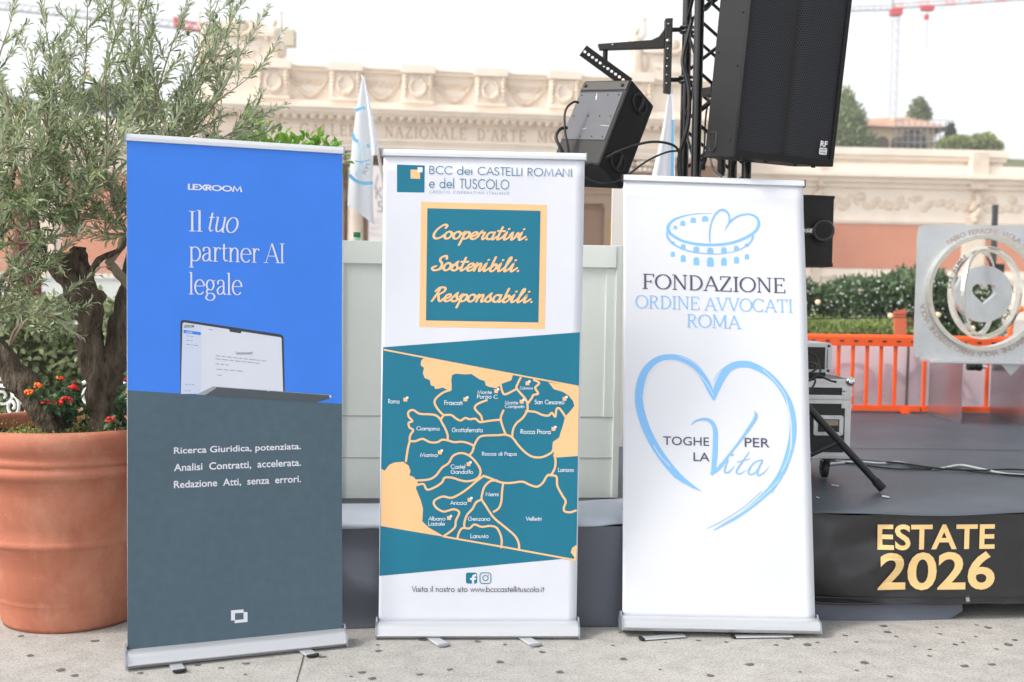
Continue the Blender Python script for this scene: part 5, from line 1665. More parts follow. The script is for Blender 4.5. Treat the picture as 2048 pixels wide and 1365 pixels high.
# door surrounds on the porch wall
pu = [U(x, 300) for x in (547, 691, 835, 980, 1127, 1272)]
for ua, ub in zip(pu[:-1], pu[1:]):
    um = (ua + ub) / 2
    m = MB()
    for s_ in (-1, 1):
        m.box(um + s_ * 1.25 - .35, um + s_ * 1.25 + .35, 2.95, 3.19, .6, 5.6)
        m.box(um + s_ * 1.25 - .22, um + s_ * 1.25 + .22, 2.90, 2.948, 1.2, 5.1, 1)
        m.box(um + s_ * 1.25 - .42, um + s_ * 1.25 + .42, 2.85, 3.185, 5.602, 5.8)
    m.box(um - 1.8, um + 1.8, 2.9, 3.18, 5.802, 6.3)
    m.box(um - 2.0, um + 2.0, 2.7, 3.175, 6.302, 6.5)
    m.box(um - 2.15, um + 2.15, 2.55, 3.17, 6.502, 6.62)
    m.box(um - .88, um + .88, 3.1, 3.188, .6, 5.5, 2)
    m.build('doorway', [mat('door surround', (206, 186, 168), .8, 0, .06, 2), mat('tan panel', (206, 176, 132), .8), mat('panelled door', (172, 146, 128), .6)], mus)
# coupled columns below
for uc in [U(x, 300) for x in (547, 691, 835, 980, 1127, 1272)]:
    for s_ in (-.5, .5):
        m = MB()
        m.lathe([(.50, .6), (.50, .8), (.42, .95), (.40, 1.1), (.36, zar - 1.0), (.40, zar - .98), (.40, zar - .9)], (uc + s_ * 1.0, .45, 0), 20)
        m.box(uc + s_ - .50, uc + s_ + .50, -.06, .95, zar - .12, zar - .003)
        for k in range(10):
            t = 2 * math.pi * k / 10
            m.sphere((uc + s_ + .40 * math.cos(t), .45 + .40 * math.sin(t), zar - .32), .15, 6, 5)
            m.sphere((uc + s_ + .38 * math.cos(t + .3), .45 + .38 * math.sin(t + .3), zar - .62), .12, 6, 5)
        m.build('column', M_STONE, mus)


def attic(ua, ub, zt0, zt1):
    m = MB()
    m.box(ua, ub, .1, 4, zc0, zt0)
    m.box(ua - .15, ub + .15, -.1, 4, zt0 + .002, zt0 + .22)
    m.box(ua + .5, ub - .5, .03, .098, zc1 + .5, zt0 - .45)
    m.box(ua + .8, ub - .8, -.01, .028, zt0 - .95, zt0 - .6)
    uc = (ua + ub) / 2
    P_ = [(ua, zt0 + .225), (ub, zt0 + .225), (ub - .1, zt0 + .55), (uc + .9, zt1 - .1), (uc + .45, zt1), (uc, zt1 - .22), (uc - .45, zt1), (uc - .9, zt1 - .1), (ua + .1, zt0 + .55)]
    m.prism(P_, 0, 1.2)
    a = m.build('attic_block', M_STONE, mus, .03)
    m = MB()
    for k in range(16):
        t = math.pi + math.pi * k / 15
        m.sphere((uc + .5 * math.cos(t), -.08, zt1 - .32 + .45 * math.sin(t)), .13, 7, 5)
    m.sphere((uc, -.05, zt1 - .4), .32, 10, 8, 0, (1, .5, 1.1))
    m.build('cartouche', M_, a)


zt0, zt1 = FM(480, 72)[1], FM(480, 37)[1]
attic(U(425), U(540), zt0, zt1)
attic(U(1290), U(1395), zt0, zt1)


def statue(label, u, z0, h, flip=1):
    wp = FM.o + FM.u * u - FM.n * .1
    t = thing('stone_statue', label, 'statue', (wp.x, wp.y, z0), FM.yaw, 'statues on the museum roof')
    s = h / 2.0
    m = MB()
    prof = [(.34, 0), (.33, .15), (.27, .5), (.24, .85), (.22, 1.02), (.25, 1.2), (.27, 1.38), (.22, 1.52), (.10, 1.58), (.075, 1.64)]
    vs, n = [], 20
    for r_, z in prof:
        for k in range(n):
            a = 2 * math.pi * k / n
            rr = r_ * (1 + (.13 if z < 1.1 else .05) * math.sin(a * 6 + z * 3))
            vs.append((s * rr * math.cos(a) + s * .08 * math.sin(z * 2.2) * flip, s * rr * .75 * math.sin(a), s * z))
    m.add(vs, [(i * n + k, i * n + (k + 1) % n, (i + 1) * n + (k + 1) % n, (i + 1) * n + k) for i in range(len(prof) - 1) for k in range(n)], 0, True)
    m.sphere((s * .02 * flip, -.02, s * 1.78), s * .135, 12, 9, 0, (.9, 1, 1.15))
    m.sphere((s * .02 * flip, .03, s * 1.83), s * .14, 10, 8, 0, (1, 1, .9))
    m.tube([(s * .22 * flip, 0, s * 1.44), (s * .36 * flip, -.02, s * 1.62), (s * .34 * flip, -.02, s * 1.95), (s * .33 * flip, 0, s * 2.2)], [s * .085, s * .075, s * .06, s * .04], 8)
    m.tube([(-s * .22 * flip, 0, s * 1.44), (-s * .42 * flip, -.05, s * 1.2), (-s * .30 * flip, -.2, s * .95)], [s * .085, s * .07, s * .05], 8)
    m.sphere((s * .33 * flip, 0, s * 2.25), s * .075, 8, 6)
    for k in range(5):
        m.tube([(s * .33 * flip, 0, s * 2.25), (s * (.33 * flip + .12 * math.cos(k * 1.3)), 0, s * (2.32 + .05 * math.sin(k * 2)))], s * .025, 5)
    m.build('figure', M_, t)
    m = MB(); m.sphere((s * .32, .1, s * .5), s * .3, 10, 8, 0, (1, .8, 1.6)); m.box(-s * .5, s * .62, -.4, .5, 0, s * .06); m.build('drapery', M_, t)


zs = zc1 + .10
statue('stone statue with raised arm at the right end of the left attic block', U(547, 100), zs, Z(28, 547) - zs - .2)
statue('stone statue with raised arm half hidden behind the olive sprays', U(412, 100), zs, Z(28, 412) - zs - .2, -1)
statue('stone statue with raised arm on the parapet left of the truss bracket', U(1272, 100), zs, Z(55, 1272) - zs + .1, 1)

# exhibition banner hung in the porch
a, z0 = FM(737, 478); b_, z1 = FM(792, 336)
m = MB()
m.box(a, b_, -.75, -.70, z0 - 1.5, z1, 0)
for s_, (xa, xb, ya, yb) in (('/', (748, 757, 378, 350)), ('K', (751, 767, 398, 375)), ('5', (754, 768, 425, 403))):
    v2, f2 = font_mesh(s_, 0)
    x0, x1, y0, y1 = min(v.x for v in v2), max(v.x for v in v2), min(v.y for v in v2), max(v.y for v in v2)
    A_, B2 = FM(xa, ya, .77), FM(xb, yb, .77)
    m.add([(A_[0] + (v.x - x0) / (x1 - x0) * (B2[0] - A_[0]), -.76, A_[1] + (v.y - y0) / (y1 - y0) * (B2[1] - A_[1])) for v in v2], f2, 1)
for k in range(9):
    A_, B2 = FM(734 + (k % 3) * 3, 437 + k * 4.2, .77), FM(764 - (k % 2) * 8, 438.3 + k * 4.2, .77)
    if k not in (3, 6):
        m.add([(A_[0], -.76, B2[1]), (B2[0], -.76, B2[1]), (B2[0], -.76, A_[1]), (A_[0], -.76, A_[1])], [(0, 1, 2, 3)], 1)
wp = FM.o
ob = m.build('hanging_banner', [mat('exhibition sheet', (222, 216, 216), .7), mat('poster grey', (150, 148, 152), .7)])
ob.matrix_world = Matrix.Translation(FM.o) @ Matrix.Rotation(FM.yaw, 4, 'Z')
tag(ob, 'tall white exhibition banner with grey K and 5 hung before the museum porch', 'banner')


def wing(label, F, p0, p1, ref, ytop, ycorn, yfr, ypan0, ypan1, panels, pil, low=None):
    t = thing('museum_wing', label, 'building', F.o, F.yaw)
    zz = lambda y: F(ref, y)[1]
    u0, u1 = F(p0, 400)[0], F(p1, 400)[0]
    m = MB()
    m.box(u0, u1, 0, 12, 0, zz(ycorn))
    m.build('wall', M_STONE, t)
    m = MB()
    ue = u1 if low is None else F(low, 320)[0]
    h = zz(ytop) - zz(ycorn) 
    m.box(u0, ue, .1, 10, zz(ycorn) + .5, zz(ycorn) + h * .55)
    m.box(u0, ue + .1, -.10, 10, zz(ycorn) + h * .552, zz(ycorn) + h * .72)
    m.box(u0, ue + .2, -.25, 10, zz(ycorn) + h * .722, zz(ytop))
    m.build('parapet', M_STONE, t, .02)
    m = MB()
    d = (zz(ycorn) - zz(yfr)) / 3
    for k, (y0) in enumerate((-.9, -.55, -.25)):
        m.box(u0 - .02, u1 + .02, y0, .05, zz(ycorn) - d * (k + 1) + .002, zz(ycorn) - d * k)
    m.box(u0, u1, -.35, 8, zz(ycorn) + .002, zz(ycorn) + .5)
    m.build('cornice', M_STONE, t, .02)
    m = MB()
    zf0, zf1 = zz(yfr), zz(ypan0 - 11)
    rnd = random.Random(5)
    u = u0
    while u < u1:
        m.sphere((u, .06, (zf0 + zf1) / 2 + rnd.uniform(-.35, .35)), rnd.uniform(.15, .3), 7, 5, 0, (1.3, .5, 1))
        u += rnd.uniform(.12, .3)
    m.build('frieze', M_STONE2, t)
    m = MB()
    m.box(u0, u1, -.14, .05, zz(ypan0 - 5), zz(ypan0 - 11))
    m.box(u0, u1, -.08, .05, zz(ypan0 - 1), zz(ypan0 - 5) - .003)
    m.box(u0, u1, -.12, .05, zz(ypan1 + 18), zz(ypan1 + 10))
    m.box(u0, u1, -.20, .05, .0, zz(ypan1 + 60))
    m.build('moulding', M_STONE, t)
    for a, b_ in panels:
        m = MB()
        m.box(F(a, 480)[0], F(b_, 480)[0], -.03, .03, zz(ypan1), zz(ypan0))
        m.build('panel', M_PANEL, t)
    for a, b_ in pil:
        m = MB()
        ua, ub = F(a, 480)[0], F(b_, 480)[0]
        m.box(ua, ub, -.18, .02, zz(ypan1 + 30), zz(ypan0 - 12))
        for k in range(9):
            m.sphere(((ua + ub) / 2 + rnd.uniform(-.2, .2), -.2, zz(ypan0 - 12 - k * 6)), .22, 7, 5)
        m.box(ua + .1, ub - .1, -.6, 0, zz(yfr), zz(ytop) * .985)
        m.build('pilaster', M_STONE2, t, .02)
    return t


FR = Frame(1750, 62, R(3.3))
wing('low right museum wing with salmon panels and a moulded stone cornice', FR, 1395, 2200, 1750, 297, 348, 376, 449, 538, [(1500, 1922), (1972, 2190)], [(1926, 1966), (1624, 1640)], 2008)
FL = Frame(130, 50, R(7))
wing('left museum wing with orange panels seen through the olive branches', FL, -400, 398, 130, 236, 275, 300, 345, 545, [(-120, 60), (124, 300)], [(70, 112)])

# ================================================================== foliage tools
import numpy as np
RS = np.random.RandomState(4)


class Leaves:
    """many small folded leaves collected in one mesh"""
    def __init__(self):
        self.b, self.d, self.n, self.L, self.W, self.s, self.m = [], [], [], [], [], [], []

    def add(self, b, d, n, L, W, s, mi=0):
        self.b.append(tuple(b)); self.d.append(tuple(d)); self.n.append(tuple(n)); self.L.append(L); self.W.append(W); self.s.append(s); self.m.append(mi)

    def build(self, name, mats, parent=None, fold=.25, origin=None, extra=None, bend=.12):
        b, d, n = np.array(self.b, float), np.array(self.d, float), np.array(self.n, float)
        if origin is not None:
            b = b - np.array(origin)
        L, W, s = np.array(self.L)[:, None], np.array(self.W)[:, None], np.array(self.s)
        d /= np.linalg.norm(d, axis=1, keepdims=True) + 1e-9
        side = np.cross(d, n)
        side /= np.linalg.norm(side, axis=1, keepdims=True) + 1e-9
        nn = np.cross(side, d)
        N = len(b)
        mid = b + d * L * .5 + nn * L * bend * .5
        tip = b + d * L
        v = np.stack([b, b + d * L * .28 + side * W * .42 + nn * W * fold, mid + d * L * .16 + side * W * .42 + nn * W * fold, tip, mid + d * L * .16 - side * W * .42 + nn * W * fold, b + d * L * .28 - side * W * .42 + nn * W * fold, mid], 1).reshape(-1, 3)
        base = (np.arange(N) * 7)[:, None]
        f = np.stack([base + [0, 1, 6], base + [1, 2, 6], base + [2, 3, 6], base + [3, 4, 6], base + [4, 5, 6], base + [5, 0, 6]], 1).reshape(-1, 3)
        me = bpy.data.meshes.new(name)
        nf = len(f)
        me.vertices.add(len(v)); me.vertices.foreach_set('co', v.ravel())
        me.loops.add(nf * 3); me.loops.foreach_set('vertex_index', f.ravel().astype(np.int32))
        me.polygons.add(nf); me.polygons.foreach_set('loop_start', (np.arange(nf) * 3).astype(np.int32))
        for mm in (mats if isinstance(mats, (list, tuple)) else [mats]):
            me.materials.append(mm)
        me.polygons.foreach_set('material_index', np.repeat(np.array(self.m, np.int32), 6))
        me.update(calc_edges=True)
        me.polygons.foreach_set('use_smooth', np.ones(nf, bool))
        a = me.attributes.new('shade', 'FLOAT', 'FACE')
        a.data.foreach_set('value', np.repeat(s, 6))
        o = bpy.data.objects.new(name, me)
        COL.objects.link(o)
        if parent is not None:
            o.parent = parent
        return o


def rv():
    v = RS.normal(size=3)
    return Vector(v / np.linalg.norm(v))


def cloud(lv, ells, n, L, W, up=.3, shade=(.0, 1.), surf=.55, droop=0.):
    """leaves spread through a union of ellipsoids (c, r) with uneven clumps"""
    vol = np.array([r[0] * r[1] * r[2] for c, r in ells]) ** .7
    vol /= vol.sum()
    for (c, r), k in zip(ells, (vol * n).astype(int)):
        cl = [rv() for _ in range(9)]
        for _ in range(k):
            q_ = rv()
            q_ = (q_ + cl[RS.randint(9)] * .7).normalized()
            rad = 1 - surf * RS.rand() ** 2.2
            p = Vector(c) + Vector((q_.x * r[0], q_.y * r[1], q_.z * r[2])) * rad * (1 + .18 * RS.normal() * .6)
            d = (q_ + rv() * .9 + Vector((0, 0, up - droop))).normalized()
            nrm = (q_ * .6 + Vector((0, 0, .8)) + rv() * .6)
            s = min(shade[1], max(shade[0], shade[0] + (shade[1] - shade[0]) * (.5 + .28 * RS.normal())))
            lv.add(p, d, nrm, L * RS.uniform(.7, 1.3), W * RS.uniform(.7, 1.3), s)


def tree(name, label, cat, base, ells, n, L, W, mats, trunk_r, trunk_mat, limbs=True, group=None, up=.2):
    t = thing(name, label, cat, base, 0, group)
    lv = Leaves()
    cloud(lv, ells, n, L, W, up)
    lv.build('crown', mats, t, origin=base)
    m = MB()
    bz = Vector(base)
    c0 = sum((Vector(c) for c, r in ells), Vector()) / len(ells)
    m.tube([Vector((0, 0, 0)), (c0 - bz) * .5 + Vector((0, 0, 0)), c0 - bz], [trunk_r, trunk_r * .75, trunk_r * .45], 8)
    if limbs:
        for c, r in ells:
            a = (c0 - bz) * .6
            m.tube([a, (a + Vector(c) - bz) / 2 + Vector((0, 0, .05 * r[2])), Vector(c) - bz + Vector((0, 0, r[2] * .4))], [trunk_r * .45, trunk_r * .28, trunk_r * .1], 6)
    m.build('trunk', trunk_mat, t)
    return t


M_BARK = mat('bark', (92, 78, 64), .9, 0, .3, 9, .9, 40)

# ------------------------------------------------------------------ terracotta pot
PC = Vector((-1.955, 4.965, 0))
pot = thing('plant_pot', 'large terracotta pot with rolled rim and raised bands holding the olive tree', 'pot', PC)
m = MB()
prof = [(0, .02), (.27, .012), (.288, .0), (.296, .02), (.308, .085), (.318, .118), (.322, .124), (.320, .130), (.330, .145), (.352, .25), (.378, .372), (.385, .378), (.392, .386), (.394, .396), (.391, .406), (.385, .414), (.400, .47), (.424, .60), (.436, .672), (.446, .676), (.462, .688), (.468, .702), (.466, .716), (.456, .726), (.455, .732), (.462, .738), (.467, .748), (.464, .760), (.458, .765), (.458, .780), (.476, .796), (.486, .82), (.487, .845), (.480, .866), (.466, .876), (.45, .878), (.437, .872), (.430, .855), (.425, .80), (.42, .70)]
m.lathe(prof, n=96)
mt = mat('terracotta', (178, 110, 86), .75, 0, .12, 2.2, .12, 90, .3, 8)
def weather(mt, pale, dark, zdirt):
    n, l = mt.node_tree.nodes, mt.node_tree.links
    b = n['Principled BSDF']
    src = b.inputs['Base Color'].links[0].from_socket
    tc = n.new('ShaderNodeTexCoord')

    def layer(src, col, scale, lo, hi, amt, sz=1.):
        mp = n.new('ShaderNodeMapping')
        mp.inputs['Scale'].default_value = (1, 1, sz)
        l.new(tc.outputs['Object'], mp.inputs['Vector'])
        t = n.new('ShaderNodeTexNoise'); t.inputs['Scale'].default_value = scale; t.inputs['Detail'].default_value = 8; t.inputs['Roughness'].default_value = .68
        l.new(mp.outputs['Vector'], t.inputs['Vector'])
        r = n.new('ShaderNodeMapRange')
        r.inputs['From Min'].default_value, r.inputs['From Max'].default_value, r.inputs['To Max'].default_value = lo, hi, amt
        l.new(t.outputs['Fac'], r.inputs['Value'])
        x = n.new('ShaderNodeMix'); x.data_type = 'RGBA'
        x.inputs['B'].default_value = (*lin(col), 1)
        l.new(r.outputs[0], x.inputs['Factor']); l.new(src, x.inputs['A'])
        return x.outputs['Result']
    src = layer(src, pale, 2.6, .48, .72, .55, .6)
    src = layer(src, dark, 5.5, .56, .75, .45, .35)
    src = layer(src, pale, 60, .62, .70, .5)
    l.new(src, b.inputs['Base Color'])


weather(mt, (214, 164, 138), (150, 82, 58), .1)
m.build('body', mt, pot)
m = MB()
vs, n = [], 40
for r_ in (.0, .1, .2, .3, .38, .43):
    for k in range(n):
        t = 2 * math.pi * k / n
        vs.append((r_ * math.cos(t), r_ * math.sin(t), .80 + .02 * math.sin(r_ * 30 + t * 5) - .02 * r_))
m.add(vs, [(i * n + k, i * n + (k + 1) % n, (i + 1) * n + (k + 1) % n, (i + 1) * n + k) for i in range(5) for k in range(n)], 0, True)
rr = random.Random(2)
for k in range(160):
    t, r_ = rr.uniform(0, 6.28), .42 * math.sqrt(rr.random())
    c = Vector((r_ * math.cos(t), r_ * math.sin(t), .805))
    d = Vector((rr.uniform(-1, 1), rr.uniform(-1, 1), rr.uniform(-.3, .6))).normalized() * rr.uniform(.008, .022)
    e = d.orthogonal() * .5
    m.add([c - d - e, c + d - e, c + d + e, c - d + e], [(0, 1, 2, 3)])
m.build('soil', mat('bark mulch', (58, 42, 34), .95, 0, .35, 30), pot)

# ------------------------------------------------------------------ olive tree
M_OLB = mat('olive bark', (98, 88, 76), .95, 0, .6, 40, 1., 110, .2, 10)
M_OLB2 = mat('pale olive bark', (150, 138, 120), .9, 0, .2, 12, .6, 50, .2)
oli = thing('olive_tree', 'old olive tree with silvery leaves and gnarled forked trunk growing in the pot', 'tree', PC + Vector((0, 0, .79)))
OO = oli.location.copy()


def limb(m, pts, rad, nseg=16, knob=.16, mi=0):
    P = catmull([PY(a, b_, y) - OO for a, b_, y in pts], 16)
    N = len(P)
    n = nseg * 2
    rs = [rad[0] + (rad[1] - rad[0]) * i / (N - 1) for i in range(N)]
    vs = []
    ref = Vector((0, 1, 0))
    for i, p in enumerate(P):
        t = (P[min(i + 1, N - 1)] - P[max(i - 1, 0)]).normalized()
        a = (ref - t * ref.dot(t)).normalized()
        b_ = t.cross(a)
        for k in range(n):
            q_ = 2 * math.pi * k / n
            j_ = i * .5
            w_ = 1 + knob * math.sin(3 * q_ + j_ * .35) + knob * .7 * math.sin(5 * q_ - j_ * .55 + 1) + knob * .5 * math.sin(j_ * .9 + q_)
            p2 = p + (a * math.cos(q_) + b_ * math.sin(q_)) * rs[i] * w_
            pn = Vector((p2.x, p2.y, p2.z * .45))
            w_ += .20 * noise.noise(pn * 16) + .16 * noise.noise(pn * 45) + .09 * noise.noise(pn * 110)
            vs.append(p + (a * math.cos(q_) + b_ * math.sin(q_)) * rs[i] * w_)
    m.add(vs, [(i * n + k, i * n + (k + 1) % n, (i + 1) * n + (k + 1) % n, (i + 1) * n + k)[::-1] for i in range(N - 1) for k in range(n)], mi, True)
    m.add(vs[-n:], [tuple(range(n))], mi)


m = MB()
limb(m, [(160, 900, 4.95), (112, 862, 4.93), (62, 790, 4.9), (12, 725, 4.88), (-40, 650, 4.9), (-80, 540, 5.0)], (.062, .045))
limb(m, [(214, 900, 4.98), (206, 840, 4.97), (196, 770, 4.96), (182, 690, 4.95), (176, 640, 4.95), (158, 590, 4.95), (138, 545, 4.95), (133, 506, 4.95)], (.058, .044), 18)
limb(m, [(180, 610, 4.95), (170, 560, 4.96), (158, 520, 4.97), (160, 494, 4.97)], (.05, .028))
limb(m, [(188, 640, 4.94), (196, 600, 4.92), (206, 588, 4.91)], (.040, .018), 12)
limb(m, [(212, 880, 4.99), (212, 800, 5.0), (225, 740, 5.0), (236, 680, 5.01), (250, 610, 5.03), (268, 540, 5.05), (285, 440, 5.08), (300, 360, 5.1)], (.055, .034))
limb(m, [(140, 570, 4.95), (108, 540, 4.97), (84, 508, 4.98), (72, 455, 5.0), (62, 380, 5.05), (70, 300, 5.1)], (.026, .012), 10)
limb(m, [(178, 590, 4.95), (186, 540, 4.93), (205, 515, 4.92), (240, 500, 4.92), (262, 470, 4.92)], (.017, .009), 8)
limb(m, [(258, 572, 5.0), (232, 540, 4.96), (216, 528, 4.95)], (.022, .019), 10, .1, 1)
limb(m, [(216, 528, 4.95), (236, 505, 4.93), (246, 480, 4.92), (262, 460, 4.93)], (.016, .011), 10, .08, 1)
limb(m, [(-30, 600, 4.85), (20, 540, 4.75), (50, 500, 4.7), (110, 470, 4.65)], (.013, .006), 8, .08, 1)
limb(m, [(-60, 590, 4.9), (-10, 500, 4.9), (10, 420, 4.9), (30, 330, 4.9)], (.024, .012), 10)
m.build('trunk', [M_OLB, M_OLB2], oli)
HUBS = [(70, 430, 5.0), (150, 470, 4.97), (285, 430, 5.08), (-20, 500, 4.9), (255, 470, 4.95), (30, 330, 4.9), (300, 350, 5.1), (110, 360, 5.05), (190, 380, 5.0)]
ENDS = [(20, 48, 5.0), (-15, 130, 4.8), (55, 120, 5.1), (92, 62, 5.0), (150, 100, 5.1), (175, 22, 5.0), (203, -20, 5.05), (243, 28, 4.9), (278, -5, 5.1), (300, 80, 5.0), (352, 68, 5.2), (330, 150, 4.9), (432, 15, 5.2), (470, 30, 5.25), (440, 105, 5.1), (486, 100, 5.2), (492, 160, 5.1), (505, 240, 5.15), (400, 140, 5.0), (415, 210, 4.95), (460, 270, 5.0), (385, 240, 4.9), (350, 200, 5.3), (-40, 250, 4.7), (15, 210, 4.7), (55, 240, 4.8), (100, 190, 4.9), (150, 190, 4.8), (210, 160, 4.8), (240, 210, 5.1), (285, 200, 4.7), (330, 265, 4.75), (370, 285, 5.0), (-40, 370, 4.6), (30, 320, 4.65), (90, 290, 4.7), (140, 270, 4.8), (195, 285, 4.7), (235, 300, 4.75), (25, 400, 4.55), (75, 370, 4.6), (130, 350, 4.7), (180, 350, 4.65), (235, 385, 4.8), (-30, 470, 4.6), (40, 460, 4.6), (95, 430, 4.65), (-20, 580, 4.7), (130, 590, 4.75), (100, 630, 4.7), (45, 600, 4.65), (20, 540, 4.6), (240, 450, 4.8), (205, 440, 4.85), (60, 485, 4.62), (110, 500, 4.7), (150, 430, 4.7), (222, 475, 4.75), (165, 395, 4.62), (0, 445, 4.55), (55, 545, 4.62), (105, 525, 4.66), (20, 300, 4.5), (80, 320, 4.52), (-10, 380, 4.5), (120, 400, 4.6), (60, 420, 4.5), (-50, 180, 4.9), (60, 180, 5.2), (120, 140, 5.0), (265, 120, 5.1), (250, 262, 4.55), (480, 280, 5.2)]
lv = Leaves()
tw = MB()
rr = random.Random(21)
olives = []
for (ex, ey, eY) in ENDS:
    if (ex, ey) in ((130, 590), (100, 630)):
        st_ = (20, 690, 4.86)
    elif ey > 520:
        st_ = (-30, 640, 4.9)
    else:
        st_ = min(HUBS, key=lambda h_: (h_[0] - ex) ** 2 + .35 * (h_[1] - ey - 120) ** 2 + rr.uniform(0, 9000))
    A_, B2 = PY(*st_) - OO, PY(ex, ey, eY) - OO
    mid = (A_ + B2) / 2 + Vector((rr.uniform(-.06, .06), rr.uniform(-.1, .05), rr.uniform(-.03, .08)))
    P = catmull([A_, mid, B2], 12)
    tw.tube(P, [.008 - .006 * i / (len(P) - 1) for i in range(len(P))], 5, 0)
    tot = (B2 - A_).length
    nt_ = max(5, int(tot / (.072 if ey < 230 else .052)))
    for j in range(nt_):
        f_ = .22 + .78 * (j + rr.random()) / nt_
        i = min(len(P) - 2, int(f_ * (len(P) - 1)))
        b0 = P[i].lerp(P[i + 1], f_ * (len(P) - 1) - i)
        bd = (P[i + 1] - P[i]).normalized()
        td = (bd * .55 + rv() * .75 + Vector((0, 0, .30))).normalized()
        if j == nt_ - 1:
            td, b0 = (bd + rv() * .15).normalized(), P[-1]
        ln = rr.uniform(.09, .21) * (1.15 if j == nt_ - 1 else 1)
        cur = rv() * .25 + Vector((0, 0, .12))
        tp = [b0 + td * ln * q_ + cur * ln * q_ * q_ for q_ in (0, .25, .5, .75, 1)]
        tw.tube(tp, [.0022, .002, .0017, .0014, .0008], 3, 1, True, False)
        nl = int(ln / .0155)
        ph = rr.uniform(0, 6.28)
        for k in range(nl):
            q_ = (k + .6) / nl
            pp = b0 + td * ln * q_ + cur * ln * q_ * q_
            ax = (td + cur * 2 * q_).normalized()
            o1 = ax.orthogonal().normalized()
            o2 = ax.cross(o1)
            for s_ in (0, math.pi):
                t = ph + k * math.pi / 2 + s_ + rr.uniform(-.3, .3)
                od = o1 * math.cos(t) + o2 * math.sin(t)
                d = (ax * rr.uniform(.55, 1.0) + od * rr.uniform(.5, .9)).normalized()
                L_ = rr.uniform(.036, .076) * (1 - .35 * q_ ** 4)
                sh = min(1, max(.01, rr.gauss(.45, .24)))
                lv.add(pp, d, ax - d * .3 + rv() * .35, L_, L_ * rr.uniform(.15, .20), sh, 1 if rr.random() < .003 else 0)
            if rr.random() < .006:
                olives.append(pp)
lv.build('crown', [leaf_mat('olive leaf', (72, 94, 60), (182, 194, 146), (188, 198, 168), .38, .28), leaf_mat('yellow leaf', (196, 140, 50), (220, 170, 70), (210, 170, 90))], oli, bend=.3)
tw.build('twigs_or_core', [M_OLB2, mat('green twig', (138, 142, 110), .8)], oli)
m = MB(); m.sphere((0, -.008, -.014), .0085, 10, 8, 0, (1, 1, 1.45))
ol0 = None
for p in olives[:44]:
    ol = m.build('olive', mat('green olive', (98, 126, 62), .35), oli) if ol0 is None else ol0.copy()
    if ol0 is not None:
        COL.objects.link(ol)
    ol0 = ol
    ol.location = p

# ------------------------------------------------------------------ flowers in the pot
M_LAN = leaf_mat('lantana leaf', (28, 62, 34), (62, 104, 56), (90, 124, 84))
M_RED, M_ORA = mat('red petals', (206, 16, 26), .5, 0, .15, 40), mat('orange petals', (244, 120, 22), .5, 0, .2, 60)


def lantana(label, base_px, heads, n, spread):
    b0 = PZ(*base_px, .81)
    t = thing('lantana_plant', label, 'flower', b0, 0, 'flowers growing in the olive pot')
    lv = Leaves()
    st_ = MB()
    for (hx_, hy_, hY, kind, r_) in heads:
        hp_ = PY(hx_, hy_, hY)
        dd = hp_ - b0
        P = catmull([Vector(), dd * .5 + Vector((0, 0, .02)), dd], 5)
        st_.tube(P, .002, 5)
        for p in P[3:]:
            for _ in range(3):
                d = (rv() + Vector((0, -.3, .2))).normalized()
                lv.add(p + b0, d, Vector((0, -.4, 1)) + rv() * .4, rr.uniform(.028, .05), rr.uniform(.018, .028), rr.uniform(.05, 1))
        hm_ = MB()
        for k in range(26):
            q_ = rv()
            if q_.z < -.35:
                continue
            mi = 0 if kind == 'R' else (1 if q_.z > .05 or rr.random() < .3 else 0)
            hm_.sphere(dd + Vector((q_.x, q_.y, q_.z * .75)) * r_ * 1.0, r_ * .36, 6, 4, mi)
        hm_.build('flower_head', [M_RED, M_ORA], t)
    for _ in range(n):
        p = b0 + Vector((rr.uniform(-1, 1) * spread[0], rr.uniform(-1, 1) * spread[1], rr.uniform(0, 1) * spread[2]))
        lv.add(p, (rv() + Vector((0, -.3, .35))).normalized(), Vector((0, -.5, 1)) + rv() * .5, rr.uniform(.03, .055), rr.uniform(.018, .03), rr.uniform(.05, 1))
    lv.build('foliage', M_LAN, t, origin=b0)
    st_.build('stems', mat('flower stem', (70, 98, 56), .7), t)


lantana('lantana with orange and red heads between the two trunks', (140, 862), [(59, 787, 4.72, 'O', .018), (75, 774, 4.74, 'O', .018), (122, 757, 4.8, 'O', .016), (147, 777, 4.78, 'R', .018), (150, 766, 4.8, 'R', .010), (91, 805, 4.7, 'R', .015), (115, 807, 4.7, 'R', .015), (132, 803, 4.68, 'R', .021)], 130, (.10, .07, .16))
lantana('lantana with a low red head at the right rim of the pot', (226, 866), [(221, 842, 4.62, 'R', .017), (256, 760, 4.75, 'R', .013), (256, 786, 4.72, 'O', .014), (262, 770, 4.72, 'R', .015)], 170, (.10, .08, .16))
lv = Leaves()
for _ in range(3600):
    a, r_ = rr.uniform(0, 6.28), math.sqrt(rr.random()) * .42
    x, y = r_ * math.cos(a), r_ * math.sin(a)
    if x < -.26 and rr.random() < .9:
        continue
    hgt_ = .045 + .035 * math.sin(x * 14) * math.cos(y * 11)
    p = PC + Vector((x, y, .80 + rr.random() * max(.012, hgt_)))
    lv.add(p, (rv() + Vector((0, 0, .8))).normalized(), rv() + Vector((0, 0, 1)), rr.uniform(.008, .016), rr.uniform(.005, .008), rr.uniform(.02, 1))
tag(lv.build('ground_cover', leaf_mat('sedum leaf', (88, 112, 46), (168, 178, 84), (150, 160, 90))), 'fine yellow-green ground cover spreading over the soil in the pot', 'ground cover', kind='stuff')

